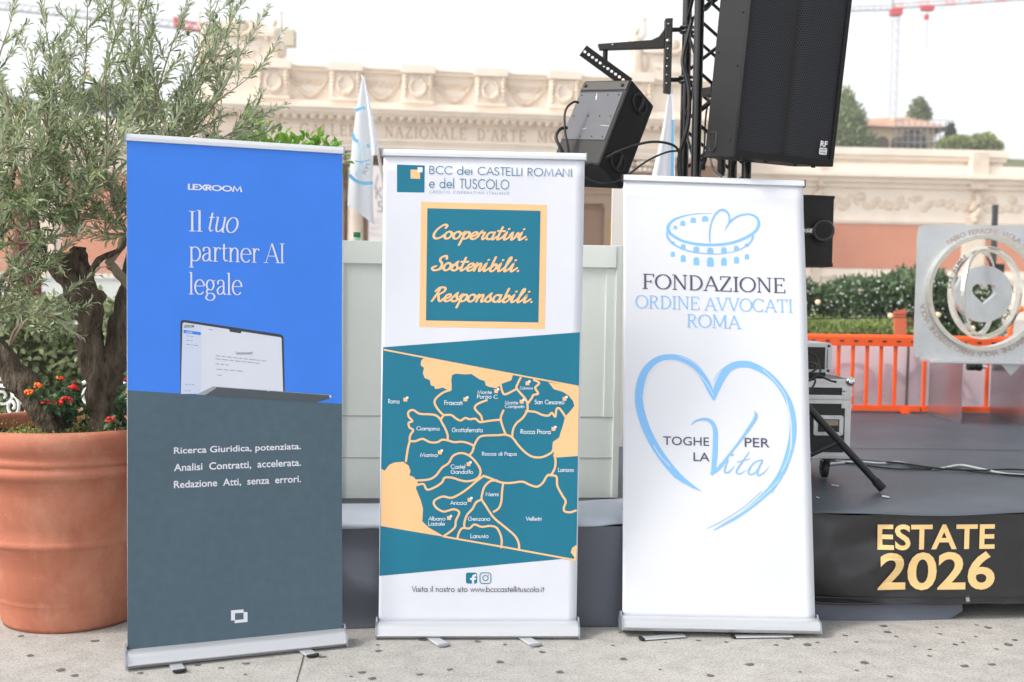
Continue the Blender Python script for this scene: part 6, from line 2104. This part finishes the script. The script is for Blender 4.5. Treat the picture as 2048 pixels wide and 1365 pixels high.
# ------------------------------------------------------------------ bright shrub behind the blue banner
q = lambda px, py, Y: PY(px, py, Y)
sb = PZ(570, 1100, 0); sb = Vector((-1.22, 6.0, 0))
tree('laurel_shrub', 'bright green leafy shrub showing above the top of the blue banner', 'shrub', sb, [(q(530, 310, 6), (.16, .16, .14)), (q(600, 320, 6.0), (.18, .18, .13)), (q(650, 325, 6), (.10, .12, .12)), (q(500, 262, 6), (.04, .06, .09)), (q(470, 330, 6), (.14, .15, .12)), (q(540, 420, 6.1), (.3, .25, .25))], 1500, .052, .030, leaf_mat('laurel leaf', (74, 132, 30), (140, 190, 62), (128, 170, 70), .35, .35), .02, M_BARK, up=.5)
m = MB(); m.lathe([(0, .02), (.2, 0), (.22, .02), (.27, .38), (.285, .40), (.285, .44), (.26, .44), (.25, .38), (0, .37)], sb, 32)
tag(m.build('shrub_pot', mt), 'terracotta pot of the shrub hidden behind the blue banner', 'pot')

# ------------------------------------------------------------------ left: hedge, chairs, wall, parasol
M_HL = leaf_mat('hedge leaf', (78, 96, 58), (164, 174, 128), (170, 178, 140), .35, .2)


def hedge(name, label, x0, x1, y0, y1, z1, n, L, W, mm, core, wob=.12, z0=.1, lumps=1.7):
    t = thing(name, label, 'hedge', ((x0 + x1) / 2, (y0 + y1) / 2, 0))
    o = t.location
    lv = Leaves()
    for _ in range(n):
        u = RS.rand()
        x = x0 + (x1 - x0) * RS.rand()
        zt_ = z1 * (1 + wob * math.sin(x * lumps) + wob * .6 * math.sin(x * lumps * 2.7 + 1))
        if u < .62:
            z, y, out_ = z0 + (zt_ - z0) * RS.rand(), y0 + .12 * RS.normal() + .08 * math.sin(x * 5), Vector((0, -1, .3))
        else:
            z, y, out_ = zt_ + .05 * RS.normal(), y0 + (y1 - y0) * RS.rand(), Vector((0, -.2, 1))
        lv.add((x, y, z), (out_ * .8 + rv()).normalized(), Vector((0, -.4, 1)) + rv() * .7, L * RS.uniform(.6, 1.3), W * RS.uniform(.7, 1.2), min(1, max(.01, .45 + .3 * RS.normal())))
    lv.build('foliage', mm, t, origin=o)
    m = MB()
    vs = []
    for i in range(41):
        x = x0 + .05 + (x1 - x0 - .1) * i / 40
        zt_ = z1 * (1 + wob * math.sin(x * lumps) + wob * .6 * math.sin(x * lumps * 2.7 + 1)) - .12
        vs += [(x - o.x, y0 + .14 - o.y, 0), (x - o.x, y0 + .14 - o.y, zt_), (x - o.x, y1 - o.y, zt_), (x - o.x, y1 - o.y, 0)]
    m.add(vs, [(4 * i + k, 4 * i + 4 + k, 4 * i + 5 + k, 4 * i + 1 + k) for i in range(40) for k in range(3)])
    m.build('twigs_or_core', core, t)  # solid dark core standing in for the shade between the leaves
    return t


M_CORE = mat('hedge inner shade', (66, 74, 48), .95, 0, .4, 5)
hedge('leafy_hedge', 'grey-green broad-leaved hedge behind the potted olive', -5.2, -1.5, 8.6, 9.6, 1.22, 8500, .085, .042, M_HL, M_CORE, .03)
M_IRON = mat('white painted iron', (222, 222, 220), .4)


def spiral(c, r0, turns, a0, sgn=1, n=26):
    return [Vector((c[0] + r0 * (1 - .8 * k / n) * math.cos(a0 + sgn * turns * 6.283 * k / n), 0, c[1] + r0 * (1 - .8 * k / n) * math.sin(a0 + sgn * turns * 6.283 * k / n))) for k in range(n + 1)]


def chair(loc, rz):
    t = thing('garden_chair', 'ornate white iron garden chair beside the trunk', 'chair', loc, rz, 'white iron chairs behind the olive pot')
    m = MB()
    P = catmull([(-.21, 0, .45), (-.22, 0, .70), (-.16, 0, .86), (0, 0, .90), (.16, 0, .86), (.22, 0, .70), (.21, 0, .45)], 8)
    m.tube(P, .011, 8)
    for s_ in (-1, 1):
        m.tube(spiral((s_ * .085, .79), .065, 1.4, math.pi / 2, -s_), .009, 6)
        m.tube(catmull([(s_ * .02, 0, .74), (s_ * .05, 0, .64), (s_ * .15, 0, .58), (s_ * .19, 0, .46)], 6), .010, 6)
        m.tube(spiral((s_ * .10, .52), .05, 1.2, -math.pi / 2, s_), .008, 6)
    m.tube([(-.2, 0, .665), (.2, 0, .665)], .009, 6)
    m.tube([(0, 0, .45), (0, 0, .66)], .009, 6)
    m.build('backrest', M_IRON, t)
    m = MB()
    P = [Vector((.22 * math.cos(k * 6.283 / 24), -.20 + .22 * math.sin(k * 6.283 / 24), .45)) for k in range(25)]
    m.tube(P, .012, 8)
    for k in range(-4, 5):
        x = k * .045
        h_ = math.sqrt(max(0, .21 ** 2 - x * x))
        m.box(x - .012, x + .012, -.2 - h_, -.2 + h_, .446, .452)
    m.build('seat', M_IRON, t)
    for s_ in (-1, 1):
        m = MB(); m.tube(catmull([(s_ * .20, 0, .45), (s_ * .21, .03, .25), (s_ * .24, .07, 0)], 6), .011, 8); m.build('leg', M_IRON, t)
        m = MB(); m.tube(catmull([(s_ * .16, -.36, .45), (s_ * .19, -.40, .25), (s_ * .20, -.42, 0)], 6), .011, 8); m.build('leg', M_IRON, t)
    for s_ in (-1, 1):
        m = MB(); m.tube(catmull([(s_ * .21, 0, .66), (s_ * .27, -.16, .69), (s_ * .26, -.34, .64), (s_ * .21, -.34, .47)], 6), .011, 8); m.build('armrest', M_IRON, t)
    return t


def copy_tree(o, parent=None):
    c = o.copy()
    COL.objects.link(c)
    if parent is not None:
        c.parent = parent
    for ch in [x for x in bpy.data.objects if x.parent == o]:
        copy_tree(ch, c)
    return c


c1 = chair((-2.46, 6.75, 0), R(172))
c1['label'] = 'ornate white iron chair with scrolled back, between the trunk and the blue banner'
for loc, rz, lab in (((-2.85, 6.25, 0), R(150), 'white iron chair whose curved back shows between the two trunks'), ((-3.15, 6.7, 0), R(195), 'white iron chair at the left edge behind the leaning trunk')):
    c2 = copy_tree(c1)
    c2.matrix_world = Matrix.Translation(loc) @ Matrix.Rotation(rz, 4, 'Z')
    c2['label'] = lab
wl = thing('low_wall', 'pale grey low wall with a thin railing beyond the hedge', 'wall', (-11, 26, 0))
m = MB(); m.box(-8, 8, 0, .4, 0, 1.50); m.box(-8.1, 8.1, -.04, .44, 1.502, 1.56); m.build('wall_body', mat('grey render', (196, 200, 196), .8, 0, .04, .5), wl)
m = MB()
for k in range(100):
    m.box(-7.9 + k * .16, -7.88 + k * .16, .18, .21, 1.56, 1.86)
m.box(-8, 8, .17, .22, 1.862, 1.90)
m.build('railing', mat('railing', (170, 156, 148), .6), wl)
ps = thing('closed_parasol', 'dark red closed parasol behind the olive leaves at the left', 'parasol', (PY(52, 600, 13).x, 13, 0))
m = MB(); m.tube([(0, 0, 0), (0, 0, 2.5)], .025, 10); m.build('pole', mat('parasol pole', (70, 62, 58), .5), ps)
m = MB()
vs, n = [], 24
for r_, z in ((.13, .75), (.15, 1.0), (.14, 1.4), (.12, 1.8), (.08, 2.2), (.03, 2.46)):
    for k in range(n):
        a = 6.283 * k / n
        vs.append((r_ * (1 + .22 * math.sin(6 * a)) * math.cos(a), r_ * (1 + .22 * math.sin(6 * a)) * math.sin(a), z))
m.add(vs, [(i * n + k, i * n + (k + 1) % n, (i + 1) * n + (k + 1) % n, (i + 1) * n + k) for i in range(5) for k in range(n)], 0, True)
m.build('canopy', mat('dark red cloth', (112, 34, 44), .8, 0, .1, 4), ps)

# ------------------------------------------------------------------ right: hedges, lights, posts
M_HR = leaf_mat('oleander leaf', (38, 62, 38), (96, 122, 76), (100, 122, 86), .4, .15)
HY = 20.
hx0, hx1 = PY(1560, 600, HY).x, PY(2010, 600, HY).x
hr = hedge('flowering_hedge', 'dark green bushy hedge dotted with small white blossoms behind the barrier', hx0, hx1, HY, HY + 1.6, 1.62, 9000, .13, .05, M_HR, M_CORE, .08, .3, 1.9)
m = MB()
for _ in range(200):
    x = hx0 + (hx1 - hx0) * RS.rand()
    c = Vector((x, HY - .28 + .08 * RS.normal(), RS.uniform(.9, 1.7))) - hr.location
    m.sphere(c, .013, 6, 4)
m.build('blossoms', mat('white blossom', (228, 230, 226), .6), hr)
hedge('low_hedge', 'low clipped bright green hedge strip in front of the flowering hedge', PY(1560, 650, 17).x, PY(1850, 650, 17).x, 17, 17.8, .98, 4200, .06, .03, leaf_mat('box leaf', (92, 112, 54), (150, 164, 88), (140, 156, 92), .5, .3), M_CORE, .012, .4)
m = MB()
pxprism(m, [(1789, 624), (1812, 619), (1813, 700), (1792, 700)], 16.4, .06)
rs_ = m.build('rust_slab', mat('rusty steel', (188, 92, 62), .85, 0, .12, 3))
rs_.data.transform(Matrix.Translation((0, 0, 0)))
tag(rs_, 'upright rusty orange steel slab at the end of the low hedge', 'sculpture')
m = MB(); pxprism(m, [(1816, 636), (1838, 634), (1838, 700), (1817, 700)], 17.2, .05)
tag(m.build('dark_slab', mat('dark red steel', (86, 44, 40), .8)), 'dark red steel slab behind the rusty slab', 'sculpture')
m = MB()
P = [PY(2046 + 26 * math.cos(R(a)), 668 + 50 * math.sin(R(a)), 14) for a in range(150, 271, 10)]
m.tube(P, .035, 8)
tag(m.build('orange_hoop', mat('orange paint', (226, 96, 34), .5)), 'orange curved hoop behind the right edge of the sculpture', 'hoop')
pl_ = PY(1985, 560, 25)
lp_ = thing('street_lamp', 'slim dark lamp post rising behind the ring sculpture', 'lamp post', (pl_.x, 25, 0))
m = MB(); m.box(-.05, .05, -.05, .05, 0, PY(1985, 410, 25).z); m.build('post', mat('lamp post grey', (62, 64, 68), .5), lp_)
m = MB(); m.box(-.02, .22, -.09, .05, PY(1985, 546, 25).z, PY(1985, 528, 25).z); m.build('control_box', M_BLACK, lp_)
for lab, pts, bulbs in (('slack string of lights crossing down in front of the flowering hedge', [(1560, 560), (1612, 592), (1660, 612), (1720, 624), (1790, 630), (1860, 626)], [(1636, 603), (1781, 630)]), ('straight lower string of lights in front of the flowering hedge', [(1560, 640), (1650, 638), (1760, 636), (1850, 634), (1960, 626)], [(1876, 628), (1945, 655)])):
    t = thing('string_lights', lab, 'lights', PY(*pts[0], 12.5), 0, 'strings of lights before the hedge')
    m = MB(); m.tube(catmull([PY(a, b_, 12.5) - t.location for a, b_ in pts], 6), .006, 5); m.build('wire', M_CAB, t)
    for a, b_ in bulbs:
        m = MB(); c = PY(a, b_, 12.48) - t.location; m.tube([c + Vector((0, 0, .02)), c + Vector((0, 0, .06))], .016, 8); m.build('socket', M_BLACK, t)
        m = MB(); m.sphere(c - Vector((0, 0, .01)), .032, 10, 8); m.build('bulb', mat('bulb glass', (236, 208, 168), .2), t)

# ------------------------------------------------------------------ hill, villa and far trees
hc = PY(1790, 300, 150)
m = MB()
vs = []
N1, N2 = 40, 12
HTOP = hc.z - .6
for j in range(N2 + 1):
    for i in range(N1):
        t = 6.283 * i / N1
        r_ = j / N2
        vs.append((hc.x + 4 + 62 * r_ * math.cos(t), 158 + 48 * r_ * math.sin(t), HTOP * max(0, 1 - r_ ** 3.2) - .5 + .5 * math.sin(i * 1.7) * r_ * (1 - r_)))
m.add(vs, [(j * N1 + i, (j + 1) * N1 + i, (j + 1) * N1 + (i + 1) % N1, j * N1 + (i + 1) % N1) for j in range(N2) for i in range(N1)], 0, True)
struct(m.build('hill', mat('hill green', (112, 118, 84), .95, 0, .2, .1)))
VY = 140.
vq = lambda px, py: PY(px, py, VY)
va, vb = vq(1722, 300), vq(1868, 300)
vil = thing('hill_villa', 'tiled villa wrapped in scaffolding on the hill beneath the crane', 'building', (va.x, VY, HTOP - 2.5))
X1 = vb.x - va.x
ze = vq(1800, 256).z - vil.location.z
zr = vq(1820, 237).z - vil.location.z + 1.1
m = MB(); m.box(0, X1, 0, 12, 0, ze)
m.build('wall', mat('villa wall', (218, 196, 164), .85, 0, .08, .3), vil)
m = MB(); m.add([(-.9, -.9, ze + .004), (X1 + 2.2, -.9, ze + .004), (X1 + 2.2, 13, ze + .004), (-.9, 13, ze + .004), (2.8, 6, zr - .3), (X1 - 1.5, 6, zr)], [(0, 1, 5, 4), (1, 2, 5), (2, 3, 4, 5), (3, 0, 4), (3, 2, 1, 0)])
rf = m.build('roof', mat('roof tiles', (190, 152, 130), .9, 0, .12, .8), vil)
for px, y0, y1 in ((1732, 225, 256), (1808, 236, 254)):
    p = vq(px, y0); m = MB(); xx = p.x - va.x
    m.box(xx - .45, xx + .45, 2.2, 3, ze, p.z - vil.location.z); m.box(xx - .6, xx + .6, 2.1, 3.1, p.z - vil.location.z + .003, p.z - vil.location.z + .3)
    m.build('chimney', mat('villa plaster', (222, 200, 180), .85), rf)
for px, w_ in ((1740, .8), (1765, .8), (1826, 1.7), (1795, .8)):
    p = vq(px, 285); xx = p.x - va.x
    m = MB(); m.prism([(xx - w_, ze - 3.2), (xx + w_, ze - 3.2)] + [(xx + w_ * math.cos(R(a)), ze - 1.9 + w_ * math.sin(R(a))) for a in range(0, 181, 20)], -.05, .05)
    m.build('window', mat('villa opening', (112, 96, 88), .7), vil)
m = MB()
for k in range(9):
    xx = X1 * .42 + k * X1 * .085
    m.tube([(xx, -1.4, 0), (xx, -1.4, ze + .6)], .06, 5)
for zz in (ze - 4.2, ze - 2.0, ze - .1):
    m.box(X1 * .40, X1 * 1.12, -1.5, -.5, zz, zz + .10)
    m.tube([(X1 * .40, -1.45, zz + .9), (X1 * 1.12, -1.45, zz + .9)], .05, 5)
for k in range(4):
    m.tube([(X1 + .9, -1 + k * 3, 0), (X1 + .9, -1 + k * 3, ze + .6)], .06, 5)
for zz in (ze - 4.1, ze - 1.9, ze):
    m.tube([(X1 + .9, -1.4, zz), (X1 + .9, 8.2, zz)], .05, 5)
m.build('scaffolding', mat('scaffold grey', (150, 150, 156), .6, .2), vil)
M_CYP = leaf_mat('cypress leaf', (84, 106, 66), (160, 172, 116), (140, 154, 108), .6, .15)
M_BUSH = leaf_mat('far bush leaf', (110, 128, 72), (176, 186, 116), (160, 170, 116), .6, .2)
tb = lambda px: (PY(px, 300, 138).x, 138, HTOP - 4)
e_ = lambda px, py, rx, rz, Y=138.: (PY(px, py, Y), (rx * Y / F_PX, rx * Y / F_PX, rz * Y / F_PX))
tree('cypress_tree', 'tall dark conifer tree rising beside the loudspeaker, left of the villa', 'tree', tb(1700), [e_(1692, 215, 14, 34), e_(1702, 250, 26, 34), e_(1708, 285, 36, 26), e_(1688, 270, 26, 40), e_(1700, 225, 13, 22), e_(1722, 290, 22, 16)], 5200, .55, .34, M_CYP, .5, M_BARK, False, up=.3)
tree('pine_tree', 'airy pine tree standing behind the villa roof', 'tree', (PY(1838, 300, 156).x, 156, HTOP - 4), [e_(1836, 216, 14, 14, 156.), e_(1828, 232, 10, 9, 156.), e_(1850, 228, 10, 10, 156.), e_(1842, 238, 16, 7, 156.), e_(1838, 205, 8, 6, 156.)], 1300, .6, .3, M_CYP, .35, M_BARK)
tree('spruce_tree', 'small pointed dark spruce right of the villa', 'tree', (PY(1902, 300, 138).x, 138, HTOP - 4), [e_(1902, 256, 3, 8), e_(1902, 265, 6, 8), e_(1902, 275, 9, 8)], 700, .45, .2, leaf_mat('spruce leaf', (36, 56, 40), (76, 96, 66), (70, 90, 66)), .25, M_BARK, False)
tree('round_bush', 'rounded light green bush at the right end of the hill', 'bush', (PY(1960, 310, 136).x, 136, HTOP - 6), [e_(1960, 290, 26, 16, 136.), e_(1975, 284, 14, 14, 136.), e_(1990, 296, 12, 8, 136.), e_(1940, 296, 20, 12, 136.)], 2200, .5, .32, M_BUSH, .3, M_BARK)
tree('round_bush', 'low green bush between the villa scaffolding and the spruce', 'bush', (PY(1900, 310, 136).x, 134, HTOP - 6), [e_(1898, 292, 20, 12, 134.), e_(1915, 288, 20, 12, 134.), e_(1925, 292, 16, 14, 134.)], 1700, .5, .32, M_BUSH, .3, M_BARK)
tree('stone_pine', 'dark stone pine crown at the far left beyond the wing', 'tree', (PY(20, 300, 85).x, 85, 0), [e_(-20, 218, 50, 14, 85.), e_(30, 220, 50, 13, 85.), e_(80, 226, 30, 10, 85.)], 2600, .5, .3, leaf_mat('pine leaf', (50, 78, 40), (104, 128, 70), (96, 116, 70)), .5, M_BARK)
tree('stone_pine', 'stone pine crown glimpsed through the middle of the olive', 'tree', (PY(205, 300, 92).x, 92, 0), [e_(180, 206, 30, 16, 92.), e_(215, 194, 34, 18, 92.), e_(245, 208, 26, 12, 92.), e_(290, 212, 26, 12, 92.)], 2600, .5, .3, leaf_mat('pine leaf', (50, 78, 40), (104, 128, 70), (96, 116, 70)), .5, M_BARK)

# ------------------------------------------------------------------ cranes
M_CW, M_CRD = mat('crane grey', (186, 188, 194), .6), mat('crane red', (204, 60, 66), .6)


def lattice(m, A_, B2, w_, n, r_, mi=0, up=Vector((0, 0, 1)), mi2=None):
    ax = (B2 - A_).normalized()
    s1 = ax.cross(up).normalized() if abs(ax.dot(up)) < .9 else Vector((1, 0, 0))
    s2 = s1.cross(ax).normalized()
    cs = [s1 * w_ / 2, -s1 * w_ / 2, s2 * w_ * .8] if abs(ax.z) < .8 else [s1 * w_ / 2 + s2 * w_ / 2, -s1 * w_ / 2 + s2 * w_ / 2, -s1 * w_ / 2 - s2 * w_ / 2, s1 * w_ / 2 - s2 * w_ / 2]
    for k in range(n):
        a, b_ = A_.lerp(B2, k / n), A_.lerp(B2, (k + 1) / n)
        mm = mi if mi2 is None or k % 4 < 2 else mi2
        for i, c in enumerate(cs):
            m.tube([a + c, b_ + c], r_, 4, mm, True, False)
            c2 = cs[(i + 1) % len(cs)]
            m.tube([a + c, b_ + c2], r_ * .6, 4, mm, True, False)


CY = 175.
cb = PY(1783, 300, CY)
cr = thing('tower_crane', 'red and white tower crane standing over the villa on the hill', 'crane', (cb.x, CY, 0))
o = cr.location
zt_ = PY(1783, 26, CY).z
m = MB(); lattice(m, Vector((0, 0, 0)), Vector((0, 0, zt_ - .6)), 1.0, 28, .06); m.build('mast', M_CW, cr)
m = MB(); m.box(-1.4, 1.4, -1.4, 1.4, 0, PY(1783, 240, CY).z); m.build('mast_base', mat('mast sheeting', (206, 196, 186), .8), cr)
m = MB(); m.box(-.8, .8, -.8, .8, zt_ - .4, zt_ + .5); m.build('slewing_ring', M_CRD, cr)
m = MB(); lattice(m, PY(1783, 18, CY) - o, PY(2120, -6, CY) - o, .9, 26, .065, 0, mi2=1); m.build('jib', [M_CRD, M_CW], cr)
m = MB(); lattice(m, PY(1783, 20, CY) - o, PY(1640, 24, CY) - o, .9, 10, .07); m.build('counter_jib', M_CW, cr)
m = MB(); p = PY(1855, 14, CY) - o; m.box(p.x - .9, p.x + .9, -.6, .6, p.z - .6, p.z + .1); m.tube([p, PY(1853, 100, CY) - o], .05, 4); p = PY(1853, 34, CY) - o; m.box(p.x - .3, p.x + .3, -.3, .3, p.z - .4, p.z + .3); m.build('trolley', [M_CRD], cr)
m = MB(); m.tube([PY(1788, -60, CY) - o, PY(1783, 18, CY) - o], .3, 6); m.tube([PY(1788, -60, CY) - o, PY(2000, 3, CY) - o], .06, 4); m.tube([PY(1788, -60, CY) - o, PY(1660, 22, CY) - o], .06, 4); m.build('apex', M_CW, cr)
CY = 160.
cb = PY(505, 300, CY)
cr = thing('tower_crane', 'pale distant crane whose long jib runs behind the olive to the attic block', 'crane', (cb.x, CY, 0))
o = cr.location
p1 = PY(505, 72, CY) - o
m = MB(); lattice(m, Vector((0, 0, 0)), Vector((0, 0, p1.z)), 1.2, 26, .12); m.build('mast', M_CW, cr)
m = MB(); lattice(m, p1, PY(-80, 10, CY) - o, 1.2, 36, .10); m.build('jib', M_CW, cr)
m = MB(); lattice(m, PY(404, 63, CY) - o, PY(352, 55, CY) - o, 1.25, 3, .16); p = PY(352, 44, CY) - o; m.box(p.x - .3, p.x + .3, -.3, .3, p.z - .6, p.z + .6); m.build('trolley', M_CRD, cr)
m = MB(); lattice(m, p1, PY(580, 78, CY) - o, 1.2, 5, .10); m.build('counter_jib', M_CW, cr)
m = MB(); p = PY(579, 78, CY) - o; m.box(p.x - .8, p.x + .8, -1, 1, p.z - 1.1, p.z + 1.1); m.build('counterweight', mat('counterweight', (206, 194, 168), .8), cr)

# ------------------------------------------------------------------ haze volume added to wash out far things like glare
m = MB()
m.box(-262, 262, -62, 422, -1, 70)
hz_ = bpy.data.materials.new('haze')
hz_.use_nodes = True
n, l = hz_.node_tree.nodes, hz_.node_tree.links
n.remove(n['Principled BSDF'])
pv = n.new('ShaderNodeVolumePrincipled')
pv.inputs['Color'].default_value = (.97, .98, 1, 1)
pv.inputs['Density'].default_value = .0011
pv.inputs['Anisotropy'].default_value = .2
l.new(pv.outputs[0], n['Material Output'].inputs['Volume'])
tag(m.build('haze', hz_), 'added thin haze volume that washes out the museum and the hill', 'haze', kind='stuff')
